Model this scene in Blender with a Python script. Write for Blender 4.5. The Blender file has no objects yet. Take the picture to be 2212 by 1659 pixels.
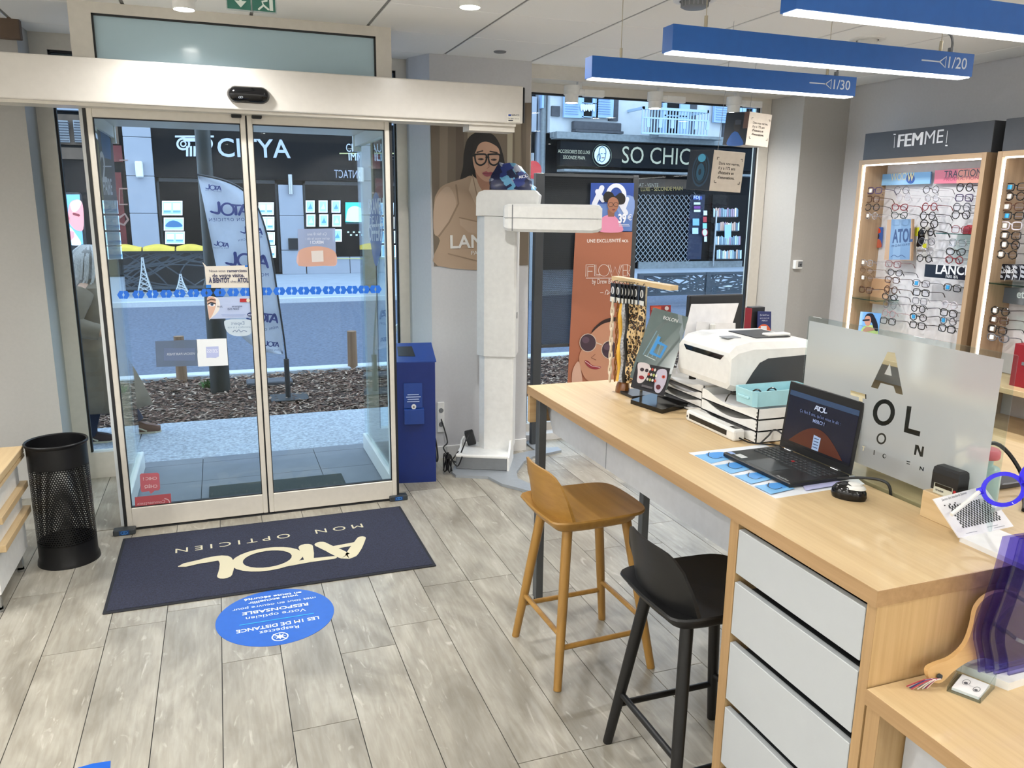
import bpy, bmesh, math, random
from mathutils import Vector, Matrix
R = math.radians
rnd = random.Random(7)
scn = bpy.context.scene
COL = scn.collection
V = Vector

# ---------------------------------------------------------------- camera
CAM_H = 1.75; YAW = R(20.1655); PITCH = R(12.6523); ROLL = R(.6961); FPX = 1710.5
F_ = V((math.sin(YAW)*math.cos(PITCH), math.cos(YAW)*math.cos(PITCH), -math.sin(PITCH)))
Rt = V((math.cos(YAW), -math.sin(YAW), 0)); U_ = Rt.cross(F_)
RR = math.cos(ROLL)*Rt + math.sin(ROLL)*U_; UU = -math.sin(ROLL)*Rt + math.cos(ROLL)*U_
cam = bpy.data.cameras.new('camera'); cam.sensor_width = 36; cam.lens = 36*FPX/2212
cam.clip_start = .02; cam.clip_end = 200
camo = bpy.data.objects.new('camera', cam); COL.objects.link(camo); scn.camera = camo
camo.matrix_world = Matrix(((RR.x, UU.x, -F_.x, 0), (RR.y, UU.y, -F_.y, 0), (RR.z, UU.z, -F_.z, CAM_H), (0, 0, 0, 1)))

# ---------------------------------------------------------------- world (overcast blue dusk), exposure
w = bpy.data.worlds.new('world'); scn.world = w; w.use_nodes = True
bg = w.node_tree.nodes['Background']; bg.inputs[0].default_value = (.58, .74, 1, 1); bg.inputs[1].default_value = 3.0
scn.view_settings.view_transform = 'Standard'; scn.view_settings.look = 'None'
scn.view_settings.exposure = 0.22; scn.view_settings.gamma = 1; scn.view_settings.use_curve_mapping = False
LAMP_W = 11.0        # one ceiling downlight
LAMP_C = (1.0, .985, .96)
BEAM_E = 5.0

# ---------------------------------------------------------------- helpers
def ray(px, py):
    return RR*((px-1106)/FPX) + UU*(-(py-829.5)/FPX) + F_
def onz(px, py, z=0):
    d = ray(px, py); return V((0, 0, CAM_H)) + d*((z-CAM_H)/d.z)
def ony(px, py, y):
    d = ray(px, py); return V((0, 0, CAM_H)) + d*(y/d.y)
def onx(px, py, x):
    d = ray(px, py); return V((0, 0, CAM_H)) + d*(x/d.x)
def PY(y): return lambda p: ony(p[0], p[1], y)
def PX(x): return lambda p: onx(p[0], p[1], x)
def PZ(z): return lambda p: onz(p[0], p[1], z)

def lin(c):
    return tuple((v/12.92 if v <= .04045 else ((v+.055)/1.055)**2.4) for v in c)
def C(h, a=1):
    h = h.lstrip('#'); return lin([int(h[i:i+2], 16)/255 for i in (0, 2, 4)]) + (a,)

MATS = {}
def newmat(name):
    m = bpy.data.materials.new(name); m.use_nodes = True; MATS[name] = m
    return m, m.node_tree, m.node_tree.nodes['Principled BSDF']
def N(nt, t, **kw):
    n = nt.nodes.new(t)
    for k, v in kw.items():
        if k.startswith('i_'): n.inputs[k[2:]].default_value = v
        else: setattr(n, k, v)
    return n
def mat(name, hexc, rough=.5, metal=0., var=.04, scale=30, bump=0., spec=.5, stretch=(1, 1, 1), coat=0, emit=0, sub=0):
    """plain procedural material: base colour with a little noise variation (and relief)"""
    m, nt, b = newmat(name)
    b.inputs['Roughness'].default_value = rough; b.inputs['Metallic'].default_value = metal
    b.inputs['Specular IOR Level'].default_value = spec; b.inputs['Coat Weight'].default_value = coat
    c = C(hexc)
    tc = N(nt, 'ShaderNodeTexCoord'); mp = N(nt, 'ShaderNodeMapping'); mp.inputs['Scale'].default_value = stretch
    nz = N(nt, 'ShaderNodeTexNoise'); nz.inputs['Scale'].default_value = scale; nz.inputs['Detail'].default_value = 4
    nt.links.new(tc.outputs['Object'], mp.inputs[0]); nt.links.new(mp.outputs[0], nz.inputs[0])
    rp = N(nt, 'ShaderNodeValToRGB')
    rp.color_ramp.elements[0].position = .3; rp.color_ramp.elements[1].position = .7
    rp.color_ramp.elements[0].color = tuple(max(0, v*(1-var)) for v in c[:3]) + (1,)
    rp.color_ramp.elements[1].color = tuple(min(1, v*(1+var)) for v in c[:3]) + (1,)
    nt.links.new(nz.outputs[0], rp.inputs[0]); nt.links.new(rp.outputs[0], b.inputs['Base Color'])
    if bump:
        bp = N(nt, 'ShaderNodeBump'); bp.inputs['Strength'].default_value = bump; bp.inputs['Distance'].default_value = .01
        nt.links.new(nz.outputs[0], bp.inputs['Height']); nt.links.new(bp.outputs[0], b.inputs['Normal'])
    if emit:
        nt.links.new(rp.outputs[0], b.inputs['Emission Color']); b.inputs['Emission Strength'].default_value = emit
    return m
def woodmat(name, c1, c2, axis, rough=.42, s=1.0, mid=None):
    m, nt, b = newmat(name); b.inputs['Roughness'].default_value = rough
    tc = N(nt, 'ShaderNodeTexCoord'); mp = N(nt, 'ShaderNodeMapping')
    sc = [70*s]*3; sc[axis] = 2.2*s; mp.inputs['Scale'].default_value = sc
    nz = N(nt, 'ShaderNodeTexNoise'); nz.inputs['Scale'].default_value = 1; nz.inputs['Detail'].default_value = 6; nz.inputs['Roughness'].default_value = .6
    mp2 = N(nt, 'ShaderNodeMapping'); sc2 = [9*s]*3; sc2[axis] = .8*s; mp2.inputs['Scale'].default_value = sc2
    nz2 = N(nt, 'ShaderNodeTexNoise'); nz2.inputs['Scale'].default_value = 1; nz2.inputs['Detail'].default_value = 3
    mx = N(nt, 'ShaderNodeMath', operation='MULTIPLY_ADD'); mx.inputs[1].default_value = .55
    rp = N(nt, 'ShaderNodeValToRGB'); rp.color_ramp.elements[0].position = .32; rp.color_ramp.elements[1].position = .68
    rp.color_ramp.elements[0].color = C(c2); rp.color_ramp.elements[1].color = C(c1)
    ad = N(nt, 'ShaderNodeMath', operation='MULTIPLY'); ad.inputs[1].default_value = .45
    for a, bb in ((tc.outputs['Object'], mp.inputs[0]), (tc.outputs['Object'], mp2.inputs[0]), (mp.outputs[0], nz.inputs[0]), (mp2.outputs[0], nz2.inputs[0]),
                  (nz2.outputs[0], ad.inputs[0]), (nz.outputs[0], mx.inputs[0]), (ad.outputs[0], mx.inputs[2]), (mx.outputs[0], rp.inputs[0]), (rp.outputs[0], b.inputs['Base Color'])):
        nt.links.new(a, bb)
    bp = N(nt, 'ShaderNodeBump'); bp.inputs['Strength'].default_value = .08; bp.inputs['Distance'].default_value = .004
    nt.links.new(nz.outputs[0], bp.inputs['Height']); nt.links.new(bp.outputs[0], b.inputs['Normal'])
    return m
def emat(name, hexc, strength):
    m, nt, b = newmat(name); c = C(hexc)
    b.inputs['Base Color'].default_value = c; b.inputs['Emission Color'].default_value = c; b.inputs['Emission Strength'].default_value = strength
    return m
def fresnel(nt, ior):
    """the same mirror share on both faces of a pane"""
    fr = N(nt, 'ShaderNodeFresnel'); g = N(nt, 'ShaderNodeNewGeometry'); m = N(nt, 'ShaderNodeMath', operation='MULTIPLY_ADD')
    m.inputs[1].default_value = 1/ior-ior; m.inputs[2].default_value = ior
    nt.links.new(g.outputs['Backfacing'], m.inputs[0]); nt.links.new(m.outputs[0], fr.inputs[0]); return fr
def glassmat(name, tint='#f4faf8', fres=1.45, rough=0.0, gloss=1.0):
    """thin clear pane: light goes straight through, the surface mirrors by Fresnel"""
    m, nt, b = newmat(name); nt.nodes.remove(b)
    out = nt.nodes['Material Output']
    tr = N(nt, 'ShaderNodeBsdfTransparent'); tr.inputs[0].default_value = C(tint)
    gl = N(nt, 'ShaderNodeBsdfGlossy'); gl.inputs['Roughness'].default_value = rough; gl.inputs['Color'].default_value = (gloss, gloss, gloss, 1)
    fr = fresnel(nt, fres)
    mx = N(nt, 'ShaderNodeMixShader')
    nt.links.new(fr.outputs[0], mx.inputs[0]); nt.links.new(tr.outputs[0], mx.inputs[1]); nt.links.new(gl.outputs[0], mx.inputs[2]); nt.links.new(mx.outputs[0], out.inputs[0])
    return m
def printmat(name, rough=.45, emit=0., alpha=1.0):
    m, nt, b = newmat(name); b.inputs['Roughness'].default_value = rough
    a = N(nt, 'ShaderNodeVertexColor', layer_name='Col')
    nt.links.new(a.outputs[0], b.inputs['Base Color'])
    if emit:
        nt.links.new(a.outputs[0], b.inputs['Emission Color']); b.inputs['Emission Strength'].default_value = emit
    b.inputs['Alpha'].default_value = alpha
    return m

# ---- tags and objects
def tag(o, label=None, cat=None, group=None, kind=None):
    if label: o['label'] = label
    if cat: o['category'] = cat
    if group: o['group'] = group
    if kind: o['kind'] = kind
    return o
def link(name, me, parent=None):
    o = bpy.data.objects.new(name, me); COL.objects.link(o)
    if parent is not None:
        o.parent = parent; o.matrix_parent_inverse = Matrix.Identity(4)
        if parent.location.length > 0 or parent.rotation_euler.x or parent.rotation_euler.y or parent.rotation_euler.z:
            pass
    return o
def thing(name, label, cat, loc=(0, 0, 0), rot=(0, 0, 0), group=None):
    o = bpy.data.objects.new(name, None); COL.objects.link(o); o.empty_display_size = .05
    o.location = loc; o.rotation_euler = rot
    return tag(o, label, cat, group)
def copy_tree(o, parent=None):
    c = o.copy(); COL.objects.link(c)
    if parent is not None: c.parent = parent
    for ch in [x for x in bpy.data.objects if x.parent == o]:
        copy_tree(ch, c)
    return c

class MB:
    """collects simple solids; build() links them as one mesh object"""
    def __init__(s): s.v = []; s.f = []; s.m = []; s.mi = 0
    def add(s, vs, fs, T=None):
        o = len(s.v)
        s.v += [(T @ V(p) if T else V(p)) for p in vs]
        s.f += [tuple(i+o for i in f) for f in fs]; s.m += [s.mi]*len(fs); return s
    def mat(s, i): s.mi = i; return s
    def box(s, x0, x1, y0, y1, z0, z1, bev=0, T=None, seg=1):
        x0, x1 = min(x0, x1), max(x0, x1); y0, y1 = min(y0, y1), max(y0, y1); z0, z1 = min(z0, z1), max(z0, z1)
        if not bev:
            vs = [(x, y, z) for x in (x0, x1) for y in (y0, y1) for z in (z0, z1)]
            return s.add(vs, [(0, 1, 3, 2), (4, 6, 7, 5), (0, 4, 5, 1), (2, 3, 7, 6), (0, 2, 6, 4), (1, 5, 7, 3)], T)
        bm = bmesh.new(); bmesh.ops.create_cube(bm, size=1)
        for v in bm.verts: v.co = V(((x0+x1)/2+v.co.x*(x1-x0), (y0+y1)/2+v.co.y*(y1-y0), (z0+z1)/2+v.co.z*(z1-z0)))
        bmesh.ops.bevel(bm, geom=list(bm.edges), offset=bev, segments=seg, affect='EDGES', profile=.5)
        return s.bm(bm, T)
    def bm(s, bm, T=None):
        bm.verts.index_update(); s.add([v.co.copy() for v in bm.verts], [[v.index for v in f.verts] for f in bm.faces], T); bm.free(); return s
    def cyl(s, p0, p1, r0, r1=None, n=12, caps=True):
        p0, p1 = V(p0), V(p1); r1 = r0 if r1 is None else r1
        d = (p1-p0).normalized(); a = d.orthogonal().normalized(); b = d.cross(a)
        vs = []
        for p, r in ((p0, r0), (p1, r1)):
            for k in range(n): t = 2*math.pi*k/n; vs.append(p + a*(r*math.cos(t)) + b*(r*math.sin(t)))
        fs = [(k, (k+1) % n, n+(k+1) % n, n+k) for k in range(n)]
        if caps: fs += [tuple(range(n-1, -1, -1)), tuple(range(n, 2*n))]
        return s.add(vs, fs)
    def tube(s, pts, r, n=6, closed=False, flat=None):
        pts = [V(p) for p in pts]; L = len(pts); vs = []; fs = []
        rs = r if isinstance(r, (list, tuple)) else [r]*L
        up = None
        for i, p in enumerate(pts):
            if closed: d = pts[(i+1) % L]-pts[i-1]
            else: d = pts[min(i+1, L-1)]-pts[max(i-1, 0)]
            d = d.normalized() if d.length > 1e-9 else V((0, 0, 1))
            if flat is not None: a = V(flat)
            elif up is None: a = d.orthogonal()
            else: a = up
            a = (a - d*a.dot(d)); a = a.normalized() if a.length > 1e-6 else d.orthogonal().normalized()
            up = a; b = d.cross(a)
            for k in range(n): t = 2*math.pi*k/n; vs.append(p + a*(rs[i]*math.cos(t)) + b*(rs[i]*math.sin(t)))
        for i in range(L if closed else L-1):
            j = (i+1) % L
            for k in range(n): fs.append((i*n+k, i*n+(k+1) % n, j*n+(k+1) % n, j*n+k))
        if not closed: fs += [tuple(range(n-1, -1, -1)), tuple(range((L-1)*n, L*n))]
        return s.add(vs, fs)
    def prism(s, poly, d, T=None):
        """extrude a 3D polygon by vector d"""
        n = len(poly); d = V(d); p = [V(q) for q in poly]
        return s.add(p+[q+d for q in p], [tuple(range(n-1, -1, -1)), tuple(range(n, 2*n))] + [(k, (k+1) % n, n+(k+1) % n, n+k) for k in range(n)], T)
    def loft(s, rings, caps=True, closed=False):
        n = len(rings[0]); vs = [V(p) for r in rings for p in r]; fs = []
        L = len(rings)
        for i in range(L if closed else L-1):
            j = (i+1) % L
            for k in range(n): fs.append((i*n+k, i*n+(k+1) % n, j*n+(k+1) % n, j*n+k))
        if caps and not closed: fs += [tuple(range(n-1, -1, -1)), tuple(range((L-1)*n, L*n))]
        return s.add(vs, fs)
    def lathe(s, prof, n=20, c=(0, 0, 0), sx=1, sy=1, caps=True):
        c = V(c)
        return s.loft([[c+V((r*sx*math.cos(2*math.pi*k/n), r*sy*math.sin(2*math.pi*k/n), z)) for k in range(n)] for r, z in prof], caps)
    def ell(s, c, rx, ry, rz, n=12, m=8):
        return s.lathe([(max(1e-4, math.sin(math.pi*i/m)), -math.cos(math.pi*i/m)*rz) for i in range(m+1)], n, c, rx, ry)
    def build(s, name, mats, parent=None, smooth=False, angle=None, local=True):
        me = bpy.data.meshes.new(name)
        me.from_pydata([tuple(v) for v in s.v], [], s.f)
        for m in (mats if isinstance(mats, (list, tuple)) else [mats]): me.materials.append(MATS[m])
        if isinstance(mats, (list, tuple)) and len(mats) > 1: me.polygons.foreach_set('material_index', s.m)
        bm = bmesh.new(); bm.from_mesh(me); bmesh.ops.recalc_face_normals(bm, faces=bm.faces)
        if smooth or angle:
            for f in bm.faces: f.smooth = True
            lim = R(angle or 40)
            for e in bm.edges:
                if len(e.link_faces) == 2 and e.calc_face_angle(0) > lim: e.smooth = False
        bm.to_mesh(me); bm.free(); me.update()
        return link(name, me, parent)

# ---- text outlines (from the built-in font), cached as flat meshes
TXT = {}
def text_geo(st, bold=0., spacing=1., shear=0.):
    key = (st, bold, spacing, shear)
    if key in TXT: return TXT[key]
    cu = bpy.data.curves.new('t', 'FONT'); cu.body = st; cu.size = 1; cu.offset = bold; cu.space_character = spacing; cu.shear = shear
    cu.resolution_u = 3; cu.fill_mode = 'BOTH'
    ob = bpy.data.objects.new('t', cu); COL.objects.link(ob)
    dg = bpy.context.evaluated_depsgraph_get()
    me = bpy.data.meshes.new_from_object(ob.evaluated_get(dg))
    vs = [(v.co.x, v.co.y) for v in me.vertices]; fs = [tuple(p.vertices) for p in me.polygons]
    bpy.data.objects.remove(ob); bpy.data.curves.remove(cu); bpy.data.meshes.remove(me)
    if not vs: vs = [(0, 0)]; fs = []
    x0 = min(v[0] for v in vs); x1 = max(v[0] for v in vs); y1 = max(v[1] for v in vs)
    TXT[key] = (vs, fs, x0, x1, y1); return TXT[key]

def spline(pts, n=5, closed=True):
    out = []; L = len(pts)
    rng = range(L) if closed else range(L-1)
    for i in rng:
        if closed: p = [pts[(i+k-1) % L] for k in range(4)]
        else: p = [pts[max(0, i-1)], pts[i], pts[i+1], pts[min(L-1, i+2)]]
        for k in range(n):
            t = k/n
            out.append(tuple(.5*((2*p[1][c]) + (-p[0][c]+p[2][c])*t + (2*p[0][c]-5*p[1][c]+4*p[2][c]-p[3][c])*t*t + (-p[0][c]+3*p[1][c]-3*p[2][c]+p[3][c])*t**3) for c in range(len(pts[0]))))
    if not closed: out.append(tuple(pts[-1]))
    return out
def ellp(cx, cy, rx, ry, rot=0, n=20):
    c, s = math.cos(R(rot)), math.sin(R(rot))
    return [(cx+rx*math.cos(t)*c-ry*math.sin(t)*s, cy+rx*math.cos(t)*s+ry*math.sin(t)*c) for t in [2*math.pi*k/n for k in range(n)]]
def rectp(x0, y0, x1, y1): return [(x0, y0), (x1, y0), (x1, y1), (x0, y1)]

class Pr:
    """flat print on a surface: coloured shapes in thin layers; M maps 2D picture points to the surface, n faces the reader"""
    def __init__(s, M, n, eps=.00025): s.M = M; s.n = V(n).normalized(); s.eps = eps; s.k = 1; s.v = []; s.f = []; s.c = []
    def _add(s, vs, fs, col):
        o = len(s.v); d = s.n*(s.eps*s.k); s.v += [p+d for p in vs]; c = C(col)
        for f in fs: s.f.append(tuple(i+o for i in f)); s.c.append(c)
        s.k += 1; return s
    def same(s): s.k -= 1; return s
    def poly(s, pts, col): return s._add([s.M(p) for p in pts], [tuple(range(len(pts)))], col)
    def blob(s, pts, col, n=4): return s.poly(spline(pts, n), col)
    def ell(s, cx, cy, rx, ry, col, rot=0, n=20): return s.poly(ellp(cx, cy, rx, ry, rot, n), col)
    def rect(s, x0, y0, x1, y1, col): return s.poly(rectp(x0, y0, x1, y1), col)
    def ring(s, cx, cy, rx, ry, wd, col, rot=0, n=24, wy=None):
        o = ellp(cx, cy, rx, ry, rot, n); i = ellp(cx, cy, rx-wd, ry-(wy or wd), rot, n)
        return s._add([s.M(p) for p in o+i], [(k, (k+1) % n, n+(k+1) % n, n+k) for k in range(n)], col)
    def slab(s, pts, th, col):
        p = [s.M(q) for q in pts]; n = len(p)
        s._add(p+[q-s.n*th for q in p], [tuple(range(n)), tuple(range(2*n-1, n-1, -1))]+[(k, n+k, n+(k+1) % n, (k+1) % n) for k in range(n)], col); return s
    def stroke(s, pts, wd, col, caps=True):
        """line of width wd (metres on the surface)"""
        P = [s.M(p) for p in pts]; L = len(P); l = []; r = []
        ws = wd if isinstance(wd, (list, tuple)) else [wd]*L
        for i in range(L):
            d = (P[min(i+1, L-1)]-P[max(i-1, 0)]).normalized(); q = s.n.cross(d)
            l.append(P[i]+q*(ws[i]/2)); r.append(P[i]-q*(ws[i]/2))
        fs = [(i, i+1, L+i+1, L+i) for i in range(L-1)]
        s._add(l+r, fs, col)
        if caps:
            for i, sg in ((0, -1), (L-1, 1)):
                d = (P[min(i+1, L-1)]-P[max(i-1, 0)]).normalized(); q = s.n.cross(d); h = ws[i]/2
                pts3 = [P[i]+q*(h*math.cos(t))+d*(sg*h*math.sin(t)) for t in [math.pi*k/6 for k in range(7)]]
                s.same(); s._add(pts3, [tuple(range(7))], col)
        return s
    def text(s, st, a, b, col, h=None, bold=0., mirror=False, spacing=1., aspect=1., shear=0.):
        """text whose baseline runs from a to b"""
        vs, fs, x0, x1, y1 = text_geo(st, bold, spacing, shear)
        A, B = s.M(a), s.M(b); u = B-A; wd = u.length; u.normalize(); v = s.n.cross(u)
        if mirror: v = -v
        k = wd/max(1e-6, x1-x0); ky = (h/.7) if h else k*aspect
        return s._add([A+u*((x-x0)*k)+v*(y*ky) for x, y in vs], fs, col)
    def build(s, name, parent=None, m='print'):
        me = bpy.data.meshes.new(name); me.from_pydata([tuple(p) for p in s.v], [], s.f)
        ca = me.color_attributes.new('Col', 'FLOAT_COLOR', 'CORNER'); i = 0
        for p, c in zip(me.polygons, s.c):
            for _ in range(p.loop_total): ca.data[i].color = c; i += 1
        me.materials.append(MATS[m]); me.update()
        return link(name, me, parent)
    def logo(s, a, b, col, mirror=False, hs=1.0, wd=1.0):
        """the shop's rounded four-letter word mark, baseline a to b"""
        A, B = s.M(a), s.M(b); u = B-A; k = u.length/3.9; u.normalize(); v = s.n.cross(u)
        if mirror: v = -v
        M0 = s.M; s.M = lambda p: A+u*(p[0]*k)+v*(p[1]*k*hs)
        t = k*wd
        s.stroke(spline([(.08, .04), (.3, .55), (.52, .92), (.74, .55), (.98, .06)], 4, False), [.2*t, .22*t, .24*t, .26*t, .28*t]+[.28*t]*4+[.3*t]*4+[.27*t]*4, col)
        s.stroke([(.25, .3), (.8, .36)], .17*t, col)
        s.stroke([(.82, .88), (1.3, .84), (1.85, .92)], [.14*t, .2*t, .14*t], col)
        s.stroke([(1.32, .84), (1.3, .5), (1.3, .1)], [.2*t, .26*t, .32*t], col)
        s.ring(2.12, .46, .72, .6, .23, col, wy=.17)
        s.stroke(spline([(2.98, .98), (2.92, .5), (2.98, .1), (3.3, .08), (3.82, .2)], 4, False), [.3*t]*5+[.28*t]*4+[.26*t]*4+[.2*t]*3+[.06*t], col)
        s.M = M0; return s

# ---------------------------------------------------------------- materials
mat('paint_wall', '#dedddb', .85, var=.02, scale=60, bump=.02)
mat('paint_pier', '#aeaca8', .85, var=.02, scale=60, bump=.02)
mat('paint_grey', '#c4c4c6', .85, var=.02, scale=60, bump=.02)
mat('ceiling_tile', '#f0f0ee', .95, var=.03, scale=300, bump=.05)
mat('ceiling_rail', '#8f8f8d', .6)
mat('ceiling_void', '#6c6c6a', .9)
mat('alu_beige', '#cfcac0', .35, metal=.1, var=.03)
mat('alu_white', '#d9dcdc', .35, var=.02)
mat('header_beige', '#cdc9c2', .22, var=.02, coat=.3)
mat('rubber', '#16181a', .6)
mat('dark_frame', '#1a1c20', .5)
mat('white_lacquer', '#b4b8ba', .4, var=.008)
mat('grey_lacquer', '#b9bcc0', .4)
mat('white_plastic', '#e2e2df', .35)
mat('offwhite_plastic', '#d8d8d5', .4)
mat('light_grey_plastic', '#75787b', .4)
mat('mid_grey', '#8b8e92', .45)
mat('dark_grey', '#3a3d40', .5)
mat('charcoal', '#2f3438', .5)
mat('black_plastic', '#101114', .38)
mat('black_gloss', '#0a0a0c', .12)
mat('black_metal', '#0e0f12', .4, metal=.3)
mat('leg_metal', '#55585a', .45, metal=.4)
mat('steel', '#a8aaab', .25, metal=.9)
mat('nickel', '#b4ac98', .3, metal=.9)
mat('base_grey', '#9aa0a6', .4, metal=.3)
mat('blue_lamp', '#175aaa', .55)
mat('blue_board', '#06246a', .4)
mat('blue_pocket', '#123a86', .3)
mat('cable_black', '#0b0b0d', .5)
mat('cyan_plastic', '#a2d2dc', .3)
mat('blue_glossy', '#2a1ae0', .2)
mat('oak_stool', '#b98a45', .4)
woodmat('oak_y', '#d4bb90', '#bfa278', 1)
woodmat('oak_x', '#c9ab80', '#ac8c62', 0)
woodmat('oak_z', '#cdae80', '#b0905f', 2)
woodmat('oak_edge', '#b3926a', '#987850', 1)  # darker edge laminate, with the shade on that face mixed into its colour
woodmat('oak_edge_z', '#b8976c', '#9c7c54', 2)  # upright edges: laminate tone and painted-in shade together
woodmat('shelf_z', '#b89d7e', '#9c8266', 2)
woodmat('shelf_y', '#bca182', '#a0866a', 1)
woodmat('stool_wood', '#a9803f', '#8a642c', 1, rough=.38, s=.6)
woodmat('stool_wood_z', '#a9803f', '#8c662e', 2, rough=.38, s=.6)
woodmat('stool_black', '#0e0e0f', '#070708', 1, rough=.42, s=.6)
woodmat('post_wood', '#8d6f55', '#6f543f', 2, rough=.8)
woodmat('mirror_wood', '#d8b27c', '#c39a62', 0, rough=.45)
mat('led', '#ffffff', emit=5.5)
mat('led_beam', '#ffffff', emit=BEAM_E)
mat('lamp_lens', '#fffdf6', emit=45.0)
mat('mulch_soil', '#3d3029', .95, var=.3, scale=40, bump=.3)
mat('asphalt', '#555d6e', .9, var=.3, scale=24, bump=.1)
mat('concrete', '#9ba2ab', .9, var=.34, scale=48, bump=.1)
mat('far_pavement', '#9ca4b0', .9, var=.05, scale=3)
mat('kerb_stone', '#b9bdc2', .85, var=.06)
mat('porch_tile', '#6c7078', .45, var=.06, scale=8)
mat('joint_dark', '#4a4b4d', .9)
mat('facade_stone', '#9a9ea8', .8, var=.03, scale=4)
mat('facade_dark', '#080c12', .5, var=.1, scale=3, spec=.12)
mat('facade_glass_dark', '#05080d', .25, spec=.12)
mat('facade_white', '#c4c6c8', .9, var=.04, scale=6)
mat('facade_brown', '#5b4a3c', .7, var=.2, scale=5)
mat('facade_red', '#5e1616', .5, var=.2, scale=5)
mat('stone_dark', '#4b4b50', .9, var=.15, scale=10)
mat('stone_ledge', '#7e8385', .9, var=.15, scale=12)
mat('shutter_blue', '#9db9dc', .6)
mat('rail_pale', '#a9bdd2', .5)
mat('chrome_letter', '#d4d8de', .22, metal=.7)
mat('gold_letter', '#8f8a72', .4, metal=.4)
mat('pole_green', '#141c1c', .45)
mat('barrier_metal', '#3c444c', .5)
mat('yellow_cloth', '#cbb044', .8, var=.1, scale=8)
mat('flag_pole', '#2c3036', .4, metal=.5)
mat('rug', '#25283a', .98, var=.45, scale=170, bump=.5)
mat('rug_edge', '#15171f', .8)
mat('porch_mat', '#3f4544', .98, var=.4, scale=380, bump=.4)
mat('skin', '#c49a80', .5)
mat('hair_grey', '#c2beba', .55, var=.35, scale=60, stretch=(6, 6, .6))
mat('coat_beige', '#766856', .75, var=.12, scale=10)
mat('jeans', '#161d33', .85)
mat('shoe_maroon', '#2f1516', .6)
mat('shoe_sole', '#c7bfa8', .7)
mat('shoe_tan', '#5e3a28', .6)
mat('leopard_fabric', '#c9a97c', .8)
mat('chain_cream', '#d8cbb4', .35)
mat('chain_amber', '#7a4a1c', .25)
mat('yellow_strap', '#d9a93c', .5)
mat('red_case', '#8d1420', .5)
mat('paper', '#e8e8ea', .8)
mat('purple_acrylic', '#241a58', .12)
mat('tassel', '#a8424a', .9)
mat('stamp_white', '#c8c9b9', .4)
mat('silver_frame', '#a9acb4', .25, metal=.7)
mat('red_frame', '#7a1f2a', .25)
mat('brown_frame', '#4b2c1c', .25)
mat('black_frame', '#0d0c10', .22)
mat('purple_frame', '#3a2a58', .25)
mat('clear_frame', '#c7c2cc', .15)
mat('bronze_frame', '#7c6246', .3, metal=.6)
mat('green_frame', '#14302c', .25)
mat('grey_frame', '#5c5f68', .25)
mat('pink_frame', '#b08088', .25)
mat('shelf_back', '#dcdce0', .6)
mat('sign_grey', '#46494f', .5)
mat('seat_tag', '#2f9bd8', .4)
glassmat('glass', '#f4faf9', 1.27)
glassmat('glass_edge', '#9fc2bd')
glassmat('lens_clear', '#fcfcfe', 1.12)
glassmat('acrylic', '#eef4f4', 1.3)
glassmat('acrylic_thin', '#f2f6f6', 1.4)
printmat('print', .5)
printmat('print_gloss', .2)
printmat('print_lit', .3, emit=.75)
printmat('print_dim', .25, emit=.12)
printmat('film', .4, alpha=.72)
printmat('film_grey', .4, alpha=.6)
# frosted transom and screen film: milky, half see-through
def frostmat(name, hexc, seethru, rough=.35, transl=.5):
    m, nt, b = newmat(name); nt.nodes.remove(b); out = nt.nodes['Material Output']
    d = N(nt, 'ShaderNodeBsdfDiffuse'); d.inputs[0].default_value = C(hexc)
    t = N(nt, 'ShaderNodeBsdfTranslucent'); t.inputs[0].default_value = C(hexc)
    tr = N(nt, 'ShaderNodeBsdfRefraction'); tr.inputs['Roughness'].default_value = rough; tr.inputs['IOR'].default_value = 1.12; tr.inputs[0].default_value = C('#f0f4f4')
    gl = N(nt, 'ShaderNodeBsdfGlossy'); gl.inputs['Roughness'].default_value = .12
    fr = fresnel(nt, 1.45)
    m1 = N(nt, 'ShaderNodeMixShader'); m1.inputs[0].default_value = transl
    m2 = N(nt, 'ShaderNodeMixShader'); m2.inputs[0].default_value = seethru
    m3 = N(nt, 'ShaderNodeMixShader')
    for a, bb in ((d.outputs[0], m1.inputs[1]), (t.outputs[0], m1.inputs[2]), (m1.outputs[0], m2.inputs[1]), (tr.outputs[0], m2.inputs[2]), (fr.outputs[0], m3.inputs[0]), (m2.outputs[0], m3.inputs[1]), (gl.outputs[0], m3.inputs[2]), (m3.outputs[0], out.inputs[0])):
        nt.links.new(a, bb)
frostmat('frost_transom', '#b9d2dc', .02, .35, .12)
frostmat('frost_film', '#d2d4d6', .27, .3, .5)
glassmat('purple_film', '#d0caf0', 1.45)
frostmat('clear_card', '#e6eaea', .8, .03, .6)
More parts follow.
